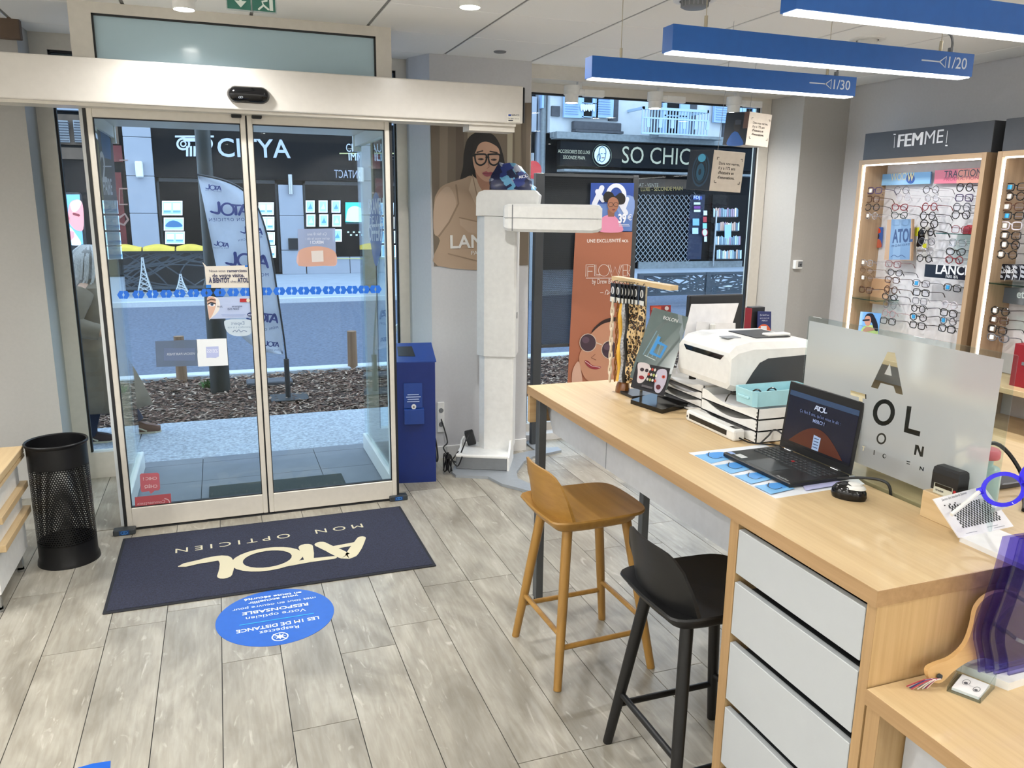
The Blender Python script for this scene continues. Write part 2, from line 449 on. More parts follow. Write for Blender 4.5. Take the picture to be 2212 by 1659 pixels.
# perforated sheet metal: the holes are cut by a dot pattern over the sheet's own UVs
def perfmat(name, hexc, hole=.34, rough=.4):
    m, nt, b = newmat(name); b.inputs['Base Color'].default_value = C(hexc); b.inputs['Roughness'].default_value = rough; b.inputs['Metallic'].default_value = .3
    uv = N(nt, 'ShaderNodeUVMap'); sx = N(nt, 'ShaderNodeSeparateXYZ'); nt.links.new(uv.outputs[0], sx.inputs[0])
    def mth(op, a, bb=None):
        n = N(nt, 'ShaderNodeMath', operation=op)
        for i, q in enumerate((a, bb)):
            if q is None: continue
            if isinstance(q, (int, float)): n.inputs[i].default_value = q
            else: nt.links.new(q, n.inputs[i])
        return n.outputs[0]
    vfl = mth('FLOOR', sx.outputs[1]); off = mth('MULTIPLY', mth('MODULO', vfl, 2.0), .5)
    fu = mth('SUBTRACT', mth('FRACT', mth('ADD', sx.outputs[0], off)), .5); fv = mth('SUBTRACT', mth('FRACT', sx.outputs[1]), .5)
    dd = mth('SQRT', mth('ADD', mth('MULTIPLY', fu, fu), mth('MULTIPLY', fv, fv)))
    nt.links.new(mth('GREATER_THAN', dd, hole), b.inputs['Alpha'])
    return m
perfmat('bin_mesh', '#0a0b0d', .31)
perfmat('panel_mesh', '#2c3033', .22, .6)
# floor boards: grey-beige with clouds, every board its own shift
def plankmat():
    m, nt, b = newmat('plank'); b.inputs['Roughness'].default_value = .38
    tc = N(nt, 'ShaderNodeTexCoord'); oi = N(nt, 'ShaderNodeObjectInfo'); ad = N(nt, 'ShaderNodeVectorMath', operation='ADD')
    sc = N(nt, 'ShaderNodeVectorMath', operation='SCALE'); sc.inputs[0].default_value = (37, 53, 11); nt.links.new(oi.outputs['Random'], sc.inputs['Scale'])
    nt.links.new(tc.outputs['Object'], ad.inputs[0]); nt.links.new(sc.outputs[0], ad.inputs[1])
    def nz(scale, st, det, dist=0):
        mp = N(nt, 'ShaderNodeMapping'); mp.inputs['Scale'].default_value = st; nt.links.new(ad.outputs[0], mp.inputs[0])
        n = N(nt, 'ShaderNodeTexNoise'); n.inputs['Scale'].default_value = scale; n.inputs['Detail'].default_value = det; n.inputs['Distortion'].default_value = dist
        nt.links.new(mp.outputs[0], n.inputs[0]); return n.outputs[0]
    cloud = nz(1, (5, 2.2, 1), 5, .8); grain = nz(1, (60, 7, 1), 6, .5); wisp = nz(1, (14, 4, 1), 6, 2.5)
    rp = N(nt, 'ShaderNodeValToRGB'); e = rp.color_ramp.elements; e[0].position = .3; e[1].position = .72
    e[0].color = C('#868176'); e[1].color = C('#b5b1a5'); nt.links.new(cloud, rp.inputs[0])
    r2 = N(nt, 'ShaderNodeValToRGB'); q = r2.color_ramp.elements; q[0].position = .35; q[1].position = .7; q[0].color = C('#dedad4'); q[1].color = C('#ffffff'); nt.links.new(grain, r2.inputs[0])
    mx = N(nt, 'ShaderNodeMixRGB', blend_type='MULTIPLY'); mx.inputs[0].default_value = .75; nt.links.new(rp.outputs[0], mx.inputs[1]); nt.links.new(r2.outputs[0], mx.inputs[2])
    r3 = N(nt, 'ShaderNodeValToRGB'); q = r3.color_ramp.elements; q[0].position = .62; q[1].position = .75; q[0].color = (0, 0, 0, 1); q[1].color = (.55, .55, .55, 1); nt.links.new(wisp, r3.inputs[0])
    mw = N(nt, 'ShaderNodeMixRGB', blend_type='MIX'); mw.inputs[2].default_value = C('#d3cec4'); nt.links.new(r3.outputs[0], mw.inputs[0]); nt.links.new(mx.outputs[0], mw.inputs[1])
    hs = N(nt, 'ShaderNodeHueSaturation'); mr = N(nt, 'ShaderNodeMapRange'); mr.inputs['To Min'].default_value = .9; mr.inputs['To Max'].default_value = 1.08
    nt.links.new(oi.outputs['Random'], mr.inputs[0]); nt.links.new(mr.outputs[0], hs.inputs['Value']); nt.links.new(mw.outputs[0], hs.inputs['Color'])
    nt.links.new(hs.outputs[0], b.inputs['Base Color'])
    bp = N(nt, 'ShaderNodeBump'); bp.inputs['Strength'].default_value = .06; bp.inputs['Distance'].default_value = .004; nt.links.new(grain, bp.inputs['Height']); nt.links.new(bp.outputs[0], b.inputs['Normal'])
plankmat()
def leopard():
    m, nt, b = newmat('leopard'); b.inputs['Roughness'].default_value = .8
    tc = N(nt, 'ShaderNodeTexCoord'); vo = N(nt, 'ShaderNodeTexVoronoi'); vo.inputs['Scale'].default_value = 70; nt.links.new(tc.outputs['Object'], vo.inputs[0])
    rp = N(nt, 'ShaderNodeValToRGB'); e = rp.color_ramp.elements; e[0].position = .18; e[0].color = C('#8a6236'); e[1].position = .3; e[1].color = C('#14100c')
    x = rp.color_ramp.elements.new(.52); x.color = C('#1c140e'); x = rp.color_ramp.elements.new(.6); x.color = C('#cdb182')
    nt.links.new(vo.outputs['Distance'], rp.inputs[0]); nt.links.new(rp.outputs[0], b.inputs['Base Color'])
leopard()
def mulch_chip():
    m, nt, b = newmat('mulch_chip'); b.inputs['Roughness'].default_value = .9
    g = N(nt, 'ShaderNodeNewGeometry'); rp = N(nt, 'ShaderNodeValToRGB'); e = rp.color_ramp.elements
    e[0].color = C('#3a241a'); e[1].color = C('#b09a86'); x = e.new(.55); x.color = C('#6b4a38')
    nt.links.new(g.outputs['Random Per Island'], rp.inputs[0]); nt.links.new(rp.outputs[0], b.inputs['Base Color'])
mulch_chip()

# ---------------------------------------------------------------- the room
def struct(name, mb, m, parent=None, label=None):
    o = mb.build(name, m, parent)
    if parent is None: tag(o, label, None, None, 'structure')
    return o
RX0, RX1, RY0 = -3.6, 4.73, -4.2     # left wall, right wall, back wall
CZ = 2.69
floor = struct('floor', MB().box(RX0, RX1, RY0, 4.47, -.1, -.006).box(RX0, -.6, 4.47, 5.66, -.1, -.006).box(.93, RX1, 4.47, 5.66, -.1, -.006).box(-.6, .93, 4.47, 4.55, -.1, -.006), 'joint_dark', label='grey-beige wood-look plank floor of the shop')
def clip_plank(x0, x1, y0, y1):
    """floor pieces; the porch square (x -.575..925, y>4.55) is left out"""
    out = []
    if y1 <= 4.55 or x1 <= -.575 or x0 >= .925: out.append((x0, x1, y0, y1))
    else:
        if y0 < 4.55: out.append((x0, x1, y0, 4.55))
        if x0 < -.575: out.append((x0, -.58, max(y0, 4.55), y1))
        if x1 > .925: out.append((.93, x1, max(y0, 4.55), y1))
    return out
PW, PL = .2225, 1.28
i0 = -16
px0 = -.0935
ends = {-3: 3.262, -2: 3.4, -1: 2.2, 0: 2.98, 1: 2.47, 2: 2.9, 3: 3.04, 4: 3.35}
nplank = 0
for i in range(-16, 22):
    x0 = px0+i*PW; x1 = x0+PW
    if x1 < RX0+.05 or x0 > RX1-.05: continue
    e = ends.get(i, rnd.uniform(2, 3.3)); y = e - PL*6
    while y < 5.6:
        ya, yb = max(y, RY0), min(y+PL, 5.64); y += PL
        if yb-ya < .02 or yb < 0.4: continue
        for (a, b, c, d) in clip_plank(max(x0, RX0), min(x1, RX1), ya, yb):
            if b-a < .01 or d-c < .01: continue
            MB().box(a+.0016, b-.0016, c+.0016, d-.0016, -.006, 0).build('plank', 'plank', floor); nplank += 1
# behind the camera, one board field
MB().box(RX0, RX1, RY0, .0, -.006, -.0005).build('plank_field', 'plank', floor)

ceil = struct('ceiling', MB().box(RX0, RX1, RY0, 5.66, CZ+.02, CZ+.1), 'ceiling_void', label='white suspended ceiling of square tiles')
tx0, ty0 = .831, 4.04
for i in range(-8, 8):
    for j in range(-14, 4):
        x0, x1, y0, y1 = tx0+.6*i, tx0+.6*i+.6, ty0+.6*j, ty0+.6*j+.6
        x0, x1, y0, y1 = max(x0, RX0), min(x1, RX1), max(y0, RY0), min(y1, 5.6)
        if x1-x0 < .03 or y1-y0 < .03: continue
        if y1 < 2.3:            # out of sight
            continue
        MB().box(x0+.009, x1-.009, y0+.003, y1-.003, CZ, CZ+.015, .002).build('ceiling_tile', 'ceiling_tile', ceil)
MB().box(RX0, RX1, RY0, ty0-1.8, CZ, CZ+.015).build('ceiling_panel', 'ceiling_tile', ceil)
rails = MB()
for i in range(-8, 8):
    x = tx0+.6*i
    if RX0 < x < RX1: rails.box(x-.009, x+.009, 2.24, 5.6, CZ+.006, CZ+.02)
rails.build('ceiling_grid', 'ceiling_rail', ceil)

struct('wall_right', MB().box(RX1, RX1+.12, RY0, 5.25, 0, CZ+.02), 'paint_grey', label='plain grey side wall behind the lit display units')
struct('wall_left', MB().box(RX0-.12, RX0, RY0, 5.3, 0, CZ+.02), 'paint_wall', label='plain side wall out of view')
struct('wall_back', MB().box(RX0, RX1, RY0-.12, RY0, 0, CZ+.02), 'paint_wall', label='plain rear wall behind the viewer')
# front wall: left pier, poster pillar, right pier
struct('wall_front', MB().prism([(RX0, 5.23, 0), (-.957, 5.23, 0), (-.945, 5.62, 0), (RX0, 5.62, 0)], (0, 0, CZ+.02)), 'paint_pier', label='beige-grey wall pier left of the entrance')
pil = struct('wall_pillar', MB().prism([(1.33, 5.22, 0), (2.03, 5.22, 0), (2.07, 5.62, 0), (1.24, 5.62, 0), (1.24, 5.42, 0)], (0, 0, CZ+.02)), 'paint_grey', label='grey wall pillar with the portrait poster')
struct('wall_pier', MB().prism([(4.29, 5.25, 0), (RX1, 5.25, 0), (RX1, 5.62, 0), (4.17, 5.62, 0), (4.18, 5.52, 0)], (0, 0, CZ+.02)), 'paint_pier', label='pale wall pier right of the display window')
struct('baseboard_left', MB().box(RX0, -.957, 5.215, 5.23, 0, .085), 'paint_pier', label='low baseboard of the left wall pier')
struct('baseboard_pillar', MB().box(1.33, 2.03, 5.205, 5.22, 0, .085), 'paint_wall', label='low baseboard of the poster pillar')

# shop front frames: everything in the glazing plane y = 5.5 .. 5.6
def winframe(name, x0, x1, z0, z1, y0, y1, fr, m, lab, sill=None, mull=()):
    o = MB().box(x0, x0+fr, y0, y1, z0, z1).box(x1-fr, x1, y0, y1, z0, z1).box(x0+fr, x1-fr, y0, y1, z1-fr, z1).box(x0+fr, x1-fr, y0, y1, z0, z0+(sill or fr)).build(name, m)
    tag(o, lab, None, None, 'structure')
    MB().box(x0+fr, x0+fr+.012, y0+.02, y1-.03, z0+(sill or fr), z1-fr).box(x1-fr-.012, x1-fr, y0+.02, y1-.03, z0+(sill or fr), z1-fr).box(x0+fr, x1-fr, y0+.02, y1-.03, z1-fr-.012, z1-fr).build('gasket', 'rubber', o)
    MB().box(x0+fr, x1-fr, (y0+y1)/2-.004, (y0+y1)/2+.004, z0+(sill or fr), z1-fr).build('pane', 'glass', o)
    return o
winframe('window_1', -.95, -.6, .0, CZ, 5.49, 5.57, .09, 'alu_beige', 'tall narrow side window left of the entrance', sill=.17)
winframe('window_2', .93, 1.245, .0, CZ, 5.49, 5.57, .075, 'alu_beige', 'tall narrow side window between entrance and pillar', sill=.17)
w3 = winframe('window_3', 2.05, 4.18, .05, CZ-.06, 5.5, 5.58, .09, 'alu_beige', 'large display window right of the poster pillar', sill=.06)
tag(MB().box(2.04, 4.2, 5.3, 5.5, 2.6, CZ).build('trim_1', 'alu_beige'), 'beige blind box above the display window', None, None, 'structure')
tag(MB().box(2.05, 4.2, 5.4, 5.6, 0, .05).build('trim_2', 'paint_wall'), 'low sill under the display window', None, None, 'structure')

# dark louvres behind the top of the narrow windows
for nm, xa, xb in (('window_1', -.858, -.692), ('window_2', 1.01, 1.165)):
    for k in range(6):
        MB().box(xa, xb, 5.585, 5.605, 2.42+.03*k, 2.446+.03*k).build('louvre', 'dark_grey', bpy.data.objects[nm])
    MB().box(xa, xb, 5.605, 5.61, 2.41, 2.6).build('louvre_board', 'dark_frame', bpy.data.objects[nm])
# porch (glazed box between shop front and sliding doors)
def side_glass(name, x, lab):
    o = MB().box(x-.022, x+.022, 4.58, 4.645, 0, 2.2).box(x-.022, x+.022, 4.645, 5.62, 0, .115, .004).box(x-.022, x+.022, 4.645, 5.62, 2.13, 2.2).box(x-.03, x+.03, 5.6, 5.64, 2.1, 2.2).build(name, 'alu_white')
    tag(o, lab, None, None, 'structure')
    MB().box(x-.004, x+.004, 4.645, 5.63, .115, 2.13).build('pane', 'glass', o)
    return o
side_glass('window_4', .925, 'clear glass side wall of the porch by the blue box')
side_glass('window_5', -.585, 'clear glass side wall of the porch by the bin')
tag(MB().box(-.61, .95, 4.6, 5.62, 2.2, 2.24).build('trim_3', 'alu_beige'), 'beige soffit over the glazed porch', None, None, 'structure')
# transom box above the sliding doors
t = MB().box(-.61, -.512, 4.58, 4.68, 2.24, CZ).box(.87, .955, 4.58, 4.68, 2.24, CZ).box(-.512, .87, 4.58, 4.68, 2.64, CZ).box(-.512, .87, 4.58, 4.68, 2.24, 2.3).build('window_6', 'alu_beige')
tag(t, 'frosted transom window above the sliding doors', None, None, 'structure')
MB().box(-.512, .87, 4.6, 4.61, 2.3, 2.64).build('frosted_pane', 'frost_transom', t)
MB().box(-.512, -.504, 4.585, 4.6, 2.3, 2.64).box(.862, .87, 4.585, 4.6, 2.3, 2.64).box(-.512, .87, 4.585, 4.6, 2.632, 2.64).build('gasket', 'rubber', t)
# porch floor tiles
pf = struct('floor_porch', MB().box(-.58, .925, 4.55, 5.72, -.1, -.008), 'joint_dark', label='grey square tiles of the porch floor')
for i in range(4):
    for j in range(4):
        x0, y0 = -.575+.375*i, 4.55+.39*j-.1
        MB().box(x0+.002, x0+.373, max(4.55, y0+.002), min(5.74, y0+.388), -.008, -.001).build('floor_tile', 'porch_tile', pf)
for x0, x1 in ((-3.6, -.6), (.95, 4.8)):
    pass

# ---------------------------------------------------------------- outdoors: ground
GZ = -.012
o = MB().box(-9, 9, 5.64, 6.82, -.3, GZ-.006).build('pavement', 'joint_dark'); tag(o, 'pale washed concrete pavement in front of the shop', None, None, 'structure')
xs = [-9, -6.2, -3.4, -.66, 2.1, 4.9, 7.6, 9]
for a, b in zip(xs[:-1], xs[1:]):
    MB().box(a+.004, b-.004, 5.745, 6.82, GZ-.006, GZ).build('paving_slab', 'concrete', o)
o = MB().box(-9, 9, 6.82, 8.66, -.3, -.05).build('planting_bed', 'mulch_soil'); tag(o, 'brown soil of the planting bed by the road', None, None, 'structure')
# bark mulch chips
vs, fs = [], []
for k in range(15000):
    y = 6.83+1.82*rnd.random(); x = -2.0+.1*y+ rnd.random()*(6.6-.0*y)
    L = rnd.uniform(.012, .042); W = rnd.uniform(.004, .011); a = rnd.uniform(0, math.pi); t = rnd.uniform(-.45, .45); z = -.045+rnd.random()*.04
    c, s_ = math.cos(a), math.sin(a); n0 = len(vs)
    for u, v, q in ((-L, -W, 0), (L, -W, 0), (L, W, 0), (-L, W, 0), (0, 0, -.006)):
        vs.append((x+u*c-v*s_, y+u*s_+v*c, z+u*t*.5+q))
    fs += [(n0, n0+1, n0+2, n0+3), (n0, n0+4, n0+1), (n0+1, n0+4, n0+2), (n0+2, n0+4, n0+3), (n0+3, n0+4, n0)]
me = bpy.data.meshes.new('bark_mulch'); me.from_pydata(vs, [], fs); me.materials.append(MATS['mulch_chip'])
tag(link('bark_mulch', me), 'brown bark mulch chips covering the planting bed', 'mulch', None, 'stuff')
o = MB().box(-9, 12, 8.66, 8.84, -.3, .0, .01).build('kerb', 'kerb_stone'); tag(o, 'pale kerb between planting bed and road', None, None, 'structure')
o = MB().box(-14, 30, 8.84, 15.6, -.3, -.09).build('road', 'asphalt'); tag(o, 'grey asphalt road in front of the shop', None, None, 'structure')
o = MB().box(-14, 30, 15.6, 23.4, -.3, .0).build('pavement_far', 'far_pavement'); tag(o, 'pale pavement on the far side of the road', None, None, 'structure')
MB().box(-14, 30, 15.5, 15.6, -.2, .004, .004).build('kerb_stone', 'kerb_stone', o)
# manhole in the bed, weeds
p = onz(600, 822)
mh = MB().box(-.22, .22, -.11, .11, -.05, .012, .01).build('manhole_cover', 'stone_dark'); mh.location = (p.x-.08, p.y, 0)
tag(mh, 'flat grey cover plate half buried in the mulch', 'cover')
mb = MB()
for k in range(60):
    a = rnd.uniform(0, 6.28); r = rnd.uniform(.0, .07); h = rnd.uniform(.03, .09); b = rnd.uniform(0, 6.28)
    p0 = V((r*math.cos(a), r*math.sin(a), -.02)); p1 = p0+V((.04*math.cos(b), .04*math.sin(b), h)); d = V((-math.sin(b), math.cos(b), 0))*.012
    mb.add([p0-d*.3, p0+d*.3, (p0+p1)/2+d, p1, (p0+p1)/2-d], [(0, 1, 2, 3, 4)])
mat('weed', '#3f6a2c', .7, var=.3)
wd = mb.build('weed', 'weed'); p = onz(452, 832); wd.location = (p.x, p.y, 0); tag(wd, 'small green weeds at the foot of the dark lamp post', 'plant')

# lamp post, wooden posts, feather flag
lp = thing('lamp_post', 'dark green street lamp post standing in the mulch bed', 'lamp post', (-.075, 7.95, -.05))
MB().cyl((0, 0, 0), (0, 0, 1.05), .092, .088, 20).cyl((0, 0, 1.05), (0, 0, 1.1), .088, .07, 20).build('base_sleeve', 'pole_green', lp, smooth=True)
MB().cyl((0, 0, 1.1), (0, 0, 6), .07, .06, 20).build('pole', 'pole_green', lp, smooth=True)
for (px, py, top, lab) in ((393, 815, 726, 'short round wooden stake behind the grey vision sticker'), (762, 790, 715, 'short round wooden stake at the kerb, right half of the door')):
    p = onz(px, py); h = ony(px, top, p.y).z
    o = MB().cyl((0, 0, -.06), (0, 0, h), .055, .05, 12).build('wooden_stake', 'post_wood', smooth=True); o.location = (p.x, p.y, 0); tag(o, lab, 'post', 'wooden stakes by the kerb')
fl = thing('feather_flag', 'white feather flag with dark blue word marks planted in the mulch', 'flag', (0, 0, 0))
FY = 7.46; M = PY(FY)
pole = [(622, 855), (621, 800), (618, 770), (612, 720), (600, 640), (588, 560), (572, 490), (552, 440), (522, 408), (480, 388), (426, 377)]
MB().tube([M(p) for p in spline(pole, 4, False)], [.014]*8+[.008]*(len(spline(pole, 4, False))-8), 8).build('pole', 'flag_pole', fl, smooth=True)
b = onz(625, 855); MB().box(b.x-.17, b.x+.17, b.y-.14, b.y+.14, -.02, -.008, .003).cyl((b.x-.01, b.y, -.01), (b.x-.01, b.y, .35), .024, None, 10).build('base_plate', 'dark_frame', fl)
edge_r = [p for p in spline([(612, 764), (606, 690), (597, 630), (586, 560), (571, 492), (551, 442), (521, 410), (480, 391), (427, 379)], 5, False)]
edge_l = [p for p in spline([(612, 766), (565, 758), (530, 735), (505, 705), (487, 660), (470, 590), (456, 520), (440, 440), (427, 380)], 5, False)]
vs, fs = [], []; n = len(edge_r); K = 6
for i in range(n):
    for k in range(K+1):
        t = k/K; q = (edge_r[i][0]*(1-t)+edge_l[i][0]*t, edge_r[i][1]*(1-t)+edge_l[i][1]*t); p = M(q); p.y += .03*math.sin(3.1*t)+.012*math.sin(i*.6+t*4)*t
        vs.append(p)
for i in range(n-1):
    for k in range(K): a = i*(K+1)+k; fs.append((a, a+1, a+K+2, a+K+1))
mat('flag_cloth', '#c3c9d8', .8, var=.03)
mb = MB(); mb.add(vs, fs); o = mb.build('cloth', 'flag_cloth', fl, smooth=True)
sm = o.modifiers.new('s', 'SOLIDIFY'); sm.thickness = .002
FM = lambda p: M(p)+V((0, .02, 0))
pr = Pr(lambda p: M(p)+V((0, -.016, 0)), (0, -1, 0), .0004)
DB = '#2c3a78'
for (a, b_, ht) in (((478, 412), (443, 408), 1), ((538, 466), (452, 461), 1), ((567, 507), (518, 503), 1), ((494, 534), (461, 529), 1), ((580, 578), (484, 572), 1), ((600, 697), (530, 690), 1), ((602, 748), (568, 745), 1)):
    pr.logo(a, b_, DB, mirror=True, hs=1.15)
for (a, b_) in (((478, 416), (444, 412)), ((537, 477), (452, 478)), ((566, 514), (515, 521)), ((494, 537), (461, 536)), ((580, 596), (490, 600)), ((601, 708), (537, 720)), ((602, 756), (568, 756))):
    pr.text('MON OPTICIEN', a, b_, DB, mirror=True, spacing=1.25)
pr.build('print', fl)

# ---------------------------------------------------------------- outdoors: far buildings
FYD = 21.0
def frect(px0, py0, px1, py1, y=FYD):
    a, b = ony(px0, py0, y), ony(px1, py1, y); return a.x, b.x, b.z, a.z
def fbox(mb, px0, py0, px1, py1, y=FYD, d=.1, dz0=None, dz1=None):
    x0, x1, z0, z1 = frect(px0, py0, px1, py1, y)
    if dz0 is not None: z0 = dz0
    if dz1 is not None: z1 = dz1
    return mb.box(x0, x1, y-d, y, z0, z1)
bd = thing('office_building', 'dark estate agency front with stone piers across the road', 'building', (0, 0, 0))
MB().box(-8.0, 8.3, 21.05, 23, 0, 7.2).build('wall', 'facade_dark', bd)
x0, x1 = ony(262, 250, 21).x, ony(323, 250, 21).x
# stone pier left (panels), stone pier right, stone band and plinth
for (za, zb) in ((0, .62), (.63, 1.48), (1.49, 2.33), (2.34, 3.2), (3.21, 3.67)):
    MB().box(x0, x1, 20.86, 21.06, za, zb, .008).build('stone_panel', 'facade_stone', bd)
p0, p1 = ony(600, 400, 21).x, ony(652, 400, 21).x
for (za, zb) in ((0, .6), (.61, 1.45), (1.46, 2.2)):
    MB().box(p0, p1, 20.86, 21.06, za, zb, .008).build('stone_panel', 'facade_stone', bd)
for k in range(13):
    a = -7.6+1.22*k
    if a > 8: break
    MB().box(a+.006, a+1.214, 20.8, 21.06, 3.72, 4.62, .006).build('stone_panel', 'facade_stone', bd)
for k in range(4):
    a = p1+.02+1.1*k
    MB().box(a+.006, a+1.09, 20.9, 21.06, 0, .42, .006).build('stone_panel', 'facade_stone', bd)
MB().box(x1, 8.2, 20.95, 21.06, 2.32, 3.7).build('fascia', 'facade_dark', bd)
# shop windows (dark glazing with thin frames)
for (a, b_) in ((x1+.03, -.05), (-.03, p0-.02), (p1+.02, 4.2), (4.24, 8.1)):
    o = MB().box(a, b_, 20.98, 21.05, .05, 2.3).build('window', 'facade_glass_dark', bd)
    MB().box(a, a+.05, 20.95, 20.98, .05, 2.3).box(b_-.05, b_, 20.95, 20.98, .05, 2.3).box(a, b_, 20.95, 20.98, 2.22, 2.3).build('frame', 'dark_frame', o)
pr = Pr(PY(20.93), (0, -1, 0), .004)
pr.text('CITYA', (471, 338), (628, 341), '#b4bccb', h=.43, bold=.01, spacing=1.0)
pr.text('CITYA JAUDE', (748, 328), (845, 328), '#c2cadb', h=.2)
pr.rect(733, 330, 852, 333, '#b5b07a')
pr.text('IMMOBILIER', (753, 346), (845, 348), '#c2cadb', h=.18, bold=.02)
pr.text('CONTACT', (795, 386), (722, 384), '#9aa2b4', h=.2, mirror=True)
# capital emblem: scroll and fluted column
pr.rect(378, 293, 462, 297, '#c6ccd8')
for cx in (396, 445):
    pr.ring(cx, 311, 15, 14, 4.5, '#c6ccd8'); pr.ring(cx, 311, 7, 7, 3, '#c6ccd8')
pr.rect(396, 298, 445, 306, '#c6ccd8')
for k in range(5): pr.rect(402+k*8, 316, 407+k*8, 338, '#c6ccd8')
pr.build('lettering', bd)
# listing screens in the windows
pr = Pr(PY(20.9), (0, -1, 0), .004)
def screen(x0, y0, x1, y1, c, c2, k=0):
    pr.rect(x0, y0, x1, y1, '#e8f4ff'); pr.rect(x0+2, y0+2, x1-2, y1-2, c)
    if k == 0:
        m_ = (x0+x1)/2
        pr.rect(x0+4, y0+5, m_-2, (y0+y1)/2+4, c2); pr.rect(m_+2, y0+5, x1-4, (y0+y1)/2+4, c2)
        pr.rect(x0+4, y1-10, m_-3, y1-6, '#5f93c8'); pr.rect(m_+2, y1-10, x1-4, y1-6, '#5f93c8')
    else:
        pr.blob([(x0+5, y1-8), (x0+9, y0+10), ((x0+x1)/2, y0+6), (x1-7, y0+12), (x1-5, y1-8)], c2)
for (q, k) in (((350, 434, 394, 465), 0), ((354, 470, 397, 498), 1), ((357, 500, 399, 527), 0)): screen(*q, '#9cd0f0', '#e2f6f4' if k == 0 else '#35608f', k)
for q in ((558, 437, 591, 464), (559, 468, 592, 497), (560, 501, 593, 528), (562, 530, 595, 556)): screen(*q, '#a9d8ee', '#f0fafc')
for r_ in range(3):
    for c_ in range(3):
        if r_ == 2 and c_ < 2: continue
        x = 659+27.5*c_+r_*1.2; y = 433+30*r_ + (0 if r_ < 2 else 2)
        screen(x, y, x+19, y+26, '#8ed0ee', '#b8e8f4' if (r_+c_) % 2 else '#4c86b4', 1)
for r_ in range(4):
    for c_ in range(2): screen(815+c_*18+r_*1.2, 438+30*r_, 828+c_*18+r_*1.2, 464+30*r_, '#7db4e0', '#a9d8f0', 1)
pr.build('listing_screens', bd, 'print_lit')
pr = Pr(PY(20.9), (0, -1, 0), .004)
pr.rect(746, 437, 788, 480, '#2fb9c4'); pr.blob([(748, 470), (752, 452), (765, 445), (780, 450), (787, 462), (787, 478), (750, 478)], '#b9f0ee'); pr.rect(746, 482, 788, 484, '#0b3540')
for k in range(6): pr.rect(750+k*6, 500+(k % 2)*6, 754+k*6, 503+(k % 2)*6, '#bfe8ea')
pr.build('poster_screen', bd, 'print_lit')
pr = Pr(PY(20.85), (0, -1, 0), .004)
pr.rect(726, 557.5, 868, 559.5, '#c4c07a'); pr.build('yellow_line', bd)
# wall lamp on pier, silver bar handle, intercom
q = ony(301, 366, 20.8); MB().box(q.x-.08, q.x+.08, 20.7, 20.86, q.z-.18, q.z+.18, .02).build('wall_lamp', 'white_plastic', bd)
q = ony(627, 395, 20.8); MB().cyl((q.x, 20.78, q.z-.27), (q.x, 20.78, q.z+.2), .06, None, 12).build('bar_handle', 'steel', bd, smooth=True)
q = ony(634, 527, 20.8); MB().box(q.x-.12, q.x+.12, 20.8, 20.87, q.z-.14, q.z+.14, .01).build('intercom', 'black_plastic', bd)

# red shop left of the stone pier
rs = thing('red_shop', 'dark shop with red panels and grey shutters left across the road', 'building', (0, 0, 0))
MB().box(-8.0, x0-.02, 20.96, 21.04, 0, 3.68).build('front', 'facade_dark', rs)
def rpart(name, m, *q, y=20.95): 
    mb = MB(); fbox(mb, *q, y=y, d=.06); return mb.build(name, m, rs)
rpart('upper_wall', 'facade_brown', 112, 246, 188, 314); rpart('upper_wall', 'facade_brown', 233, 252, 258, 312)
for q in ((122, 260, 152, 308), (158, 260, 184, 308)):
    sh = rpart('shutter', 'mid_grey', *q, y=20.88)
    for k in range(8): 
        mb = MB(); fbox(mb, q[0]+2, q[1]+3+k*5.6, q[2]-2, q[1]+6+k*5.6, y=20.83, d=.03); mb.build('slat', 'stone_dark', sh)
rpart('red_panel', 'facade_red', 242, 314, 266, 350); rpart('red_panel', 'facade_red', 236, 372, 276, 530)
rpart('brown_panel', 'facade_brown', 125, 318, 190, 345)
pr = Pr(PY(20.86), (0, -1, 0), .004)
for q in ((257, 406, 276, 409), (257, 440, 276, 443), (257, 406, 259, 443), (258, 345, 276, 347)): pr.rect(*q, '#8a6a60')
pr.stroke([(258, 470), (270, 462), (277, 474), (268, 486), (258, 482)], .05, '#8a6a60'); pr.build('sign_lines', rs)
# lit advertising display on the far pavement
ad = thing('advert_display', 'tall lit advertising screen with a close-up kiss in pink and blue', 'display', (0, 0, 0))
AY_ = 18.4
x0a, x1a, z0a, z1a = frect(122, 415, 186, 535, AY_)
MB().box(x0a, x1a, AY_-.02, AY_+.22, 0, z1a, .06, seg=3).build('casing', 'dark_frame', ad)
pr = Pr(PY(AY_-.04), (0, -1, 0), .004)
pr.poly([(128, 420), (172, 420), (180, 528), (148, 530), (128, 520)], '#6ea9e8')
pr.blob([(130, 445), (142, 440), (146, 462), (142, 500), (132, 505)], '#f7c6c8')
pr.blob([(152, 438), (172, 432), (180, 450), (180, 495), (165, 497), (152, 485), (147, 470)], '#f08f92')
pr.blob([(152, 440), (166, 432), (176, 436), (170, 452), (158, 458)], '#fbd0cc')
pr.stroke([(160, 462), (170, 465)], .05, '#7a2f38'); pr.ell(146, 472, 5, 5, '#d8606a')
pr.blob([(134, 500), (150, 490), (164, 505), (176, 528), (150, 529), (138, 525)], '#cfe2f8')
for k in range(4): pr.blob([(140, 523-k*5), (152, 511-k*4), (161, 510-k*3), (159, 514-k*3), (146, 527-k*5)], '#ef8f96')
pr.build('picture', ad, 'print_lit')

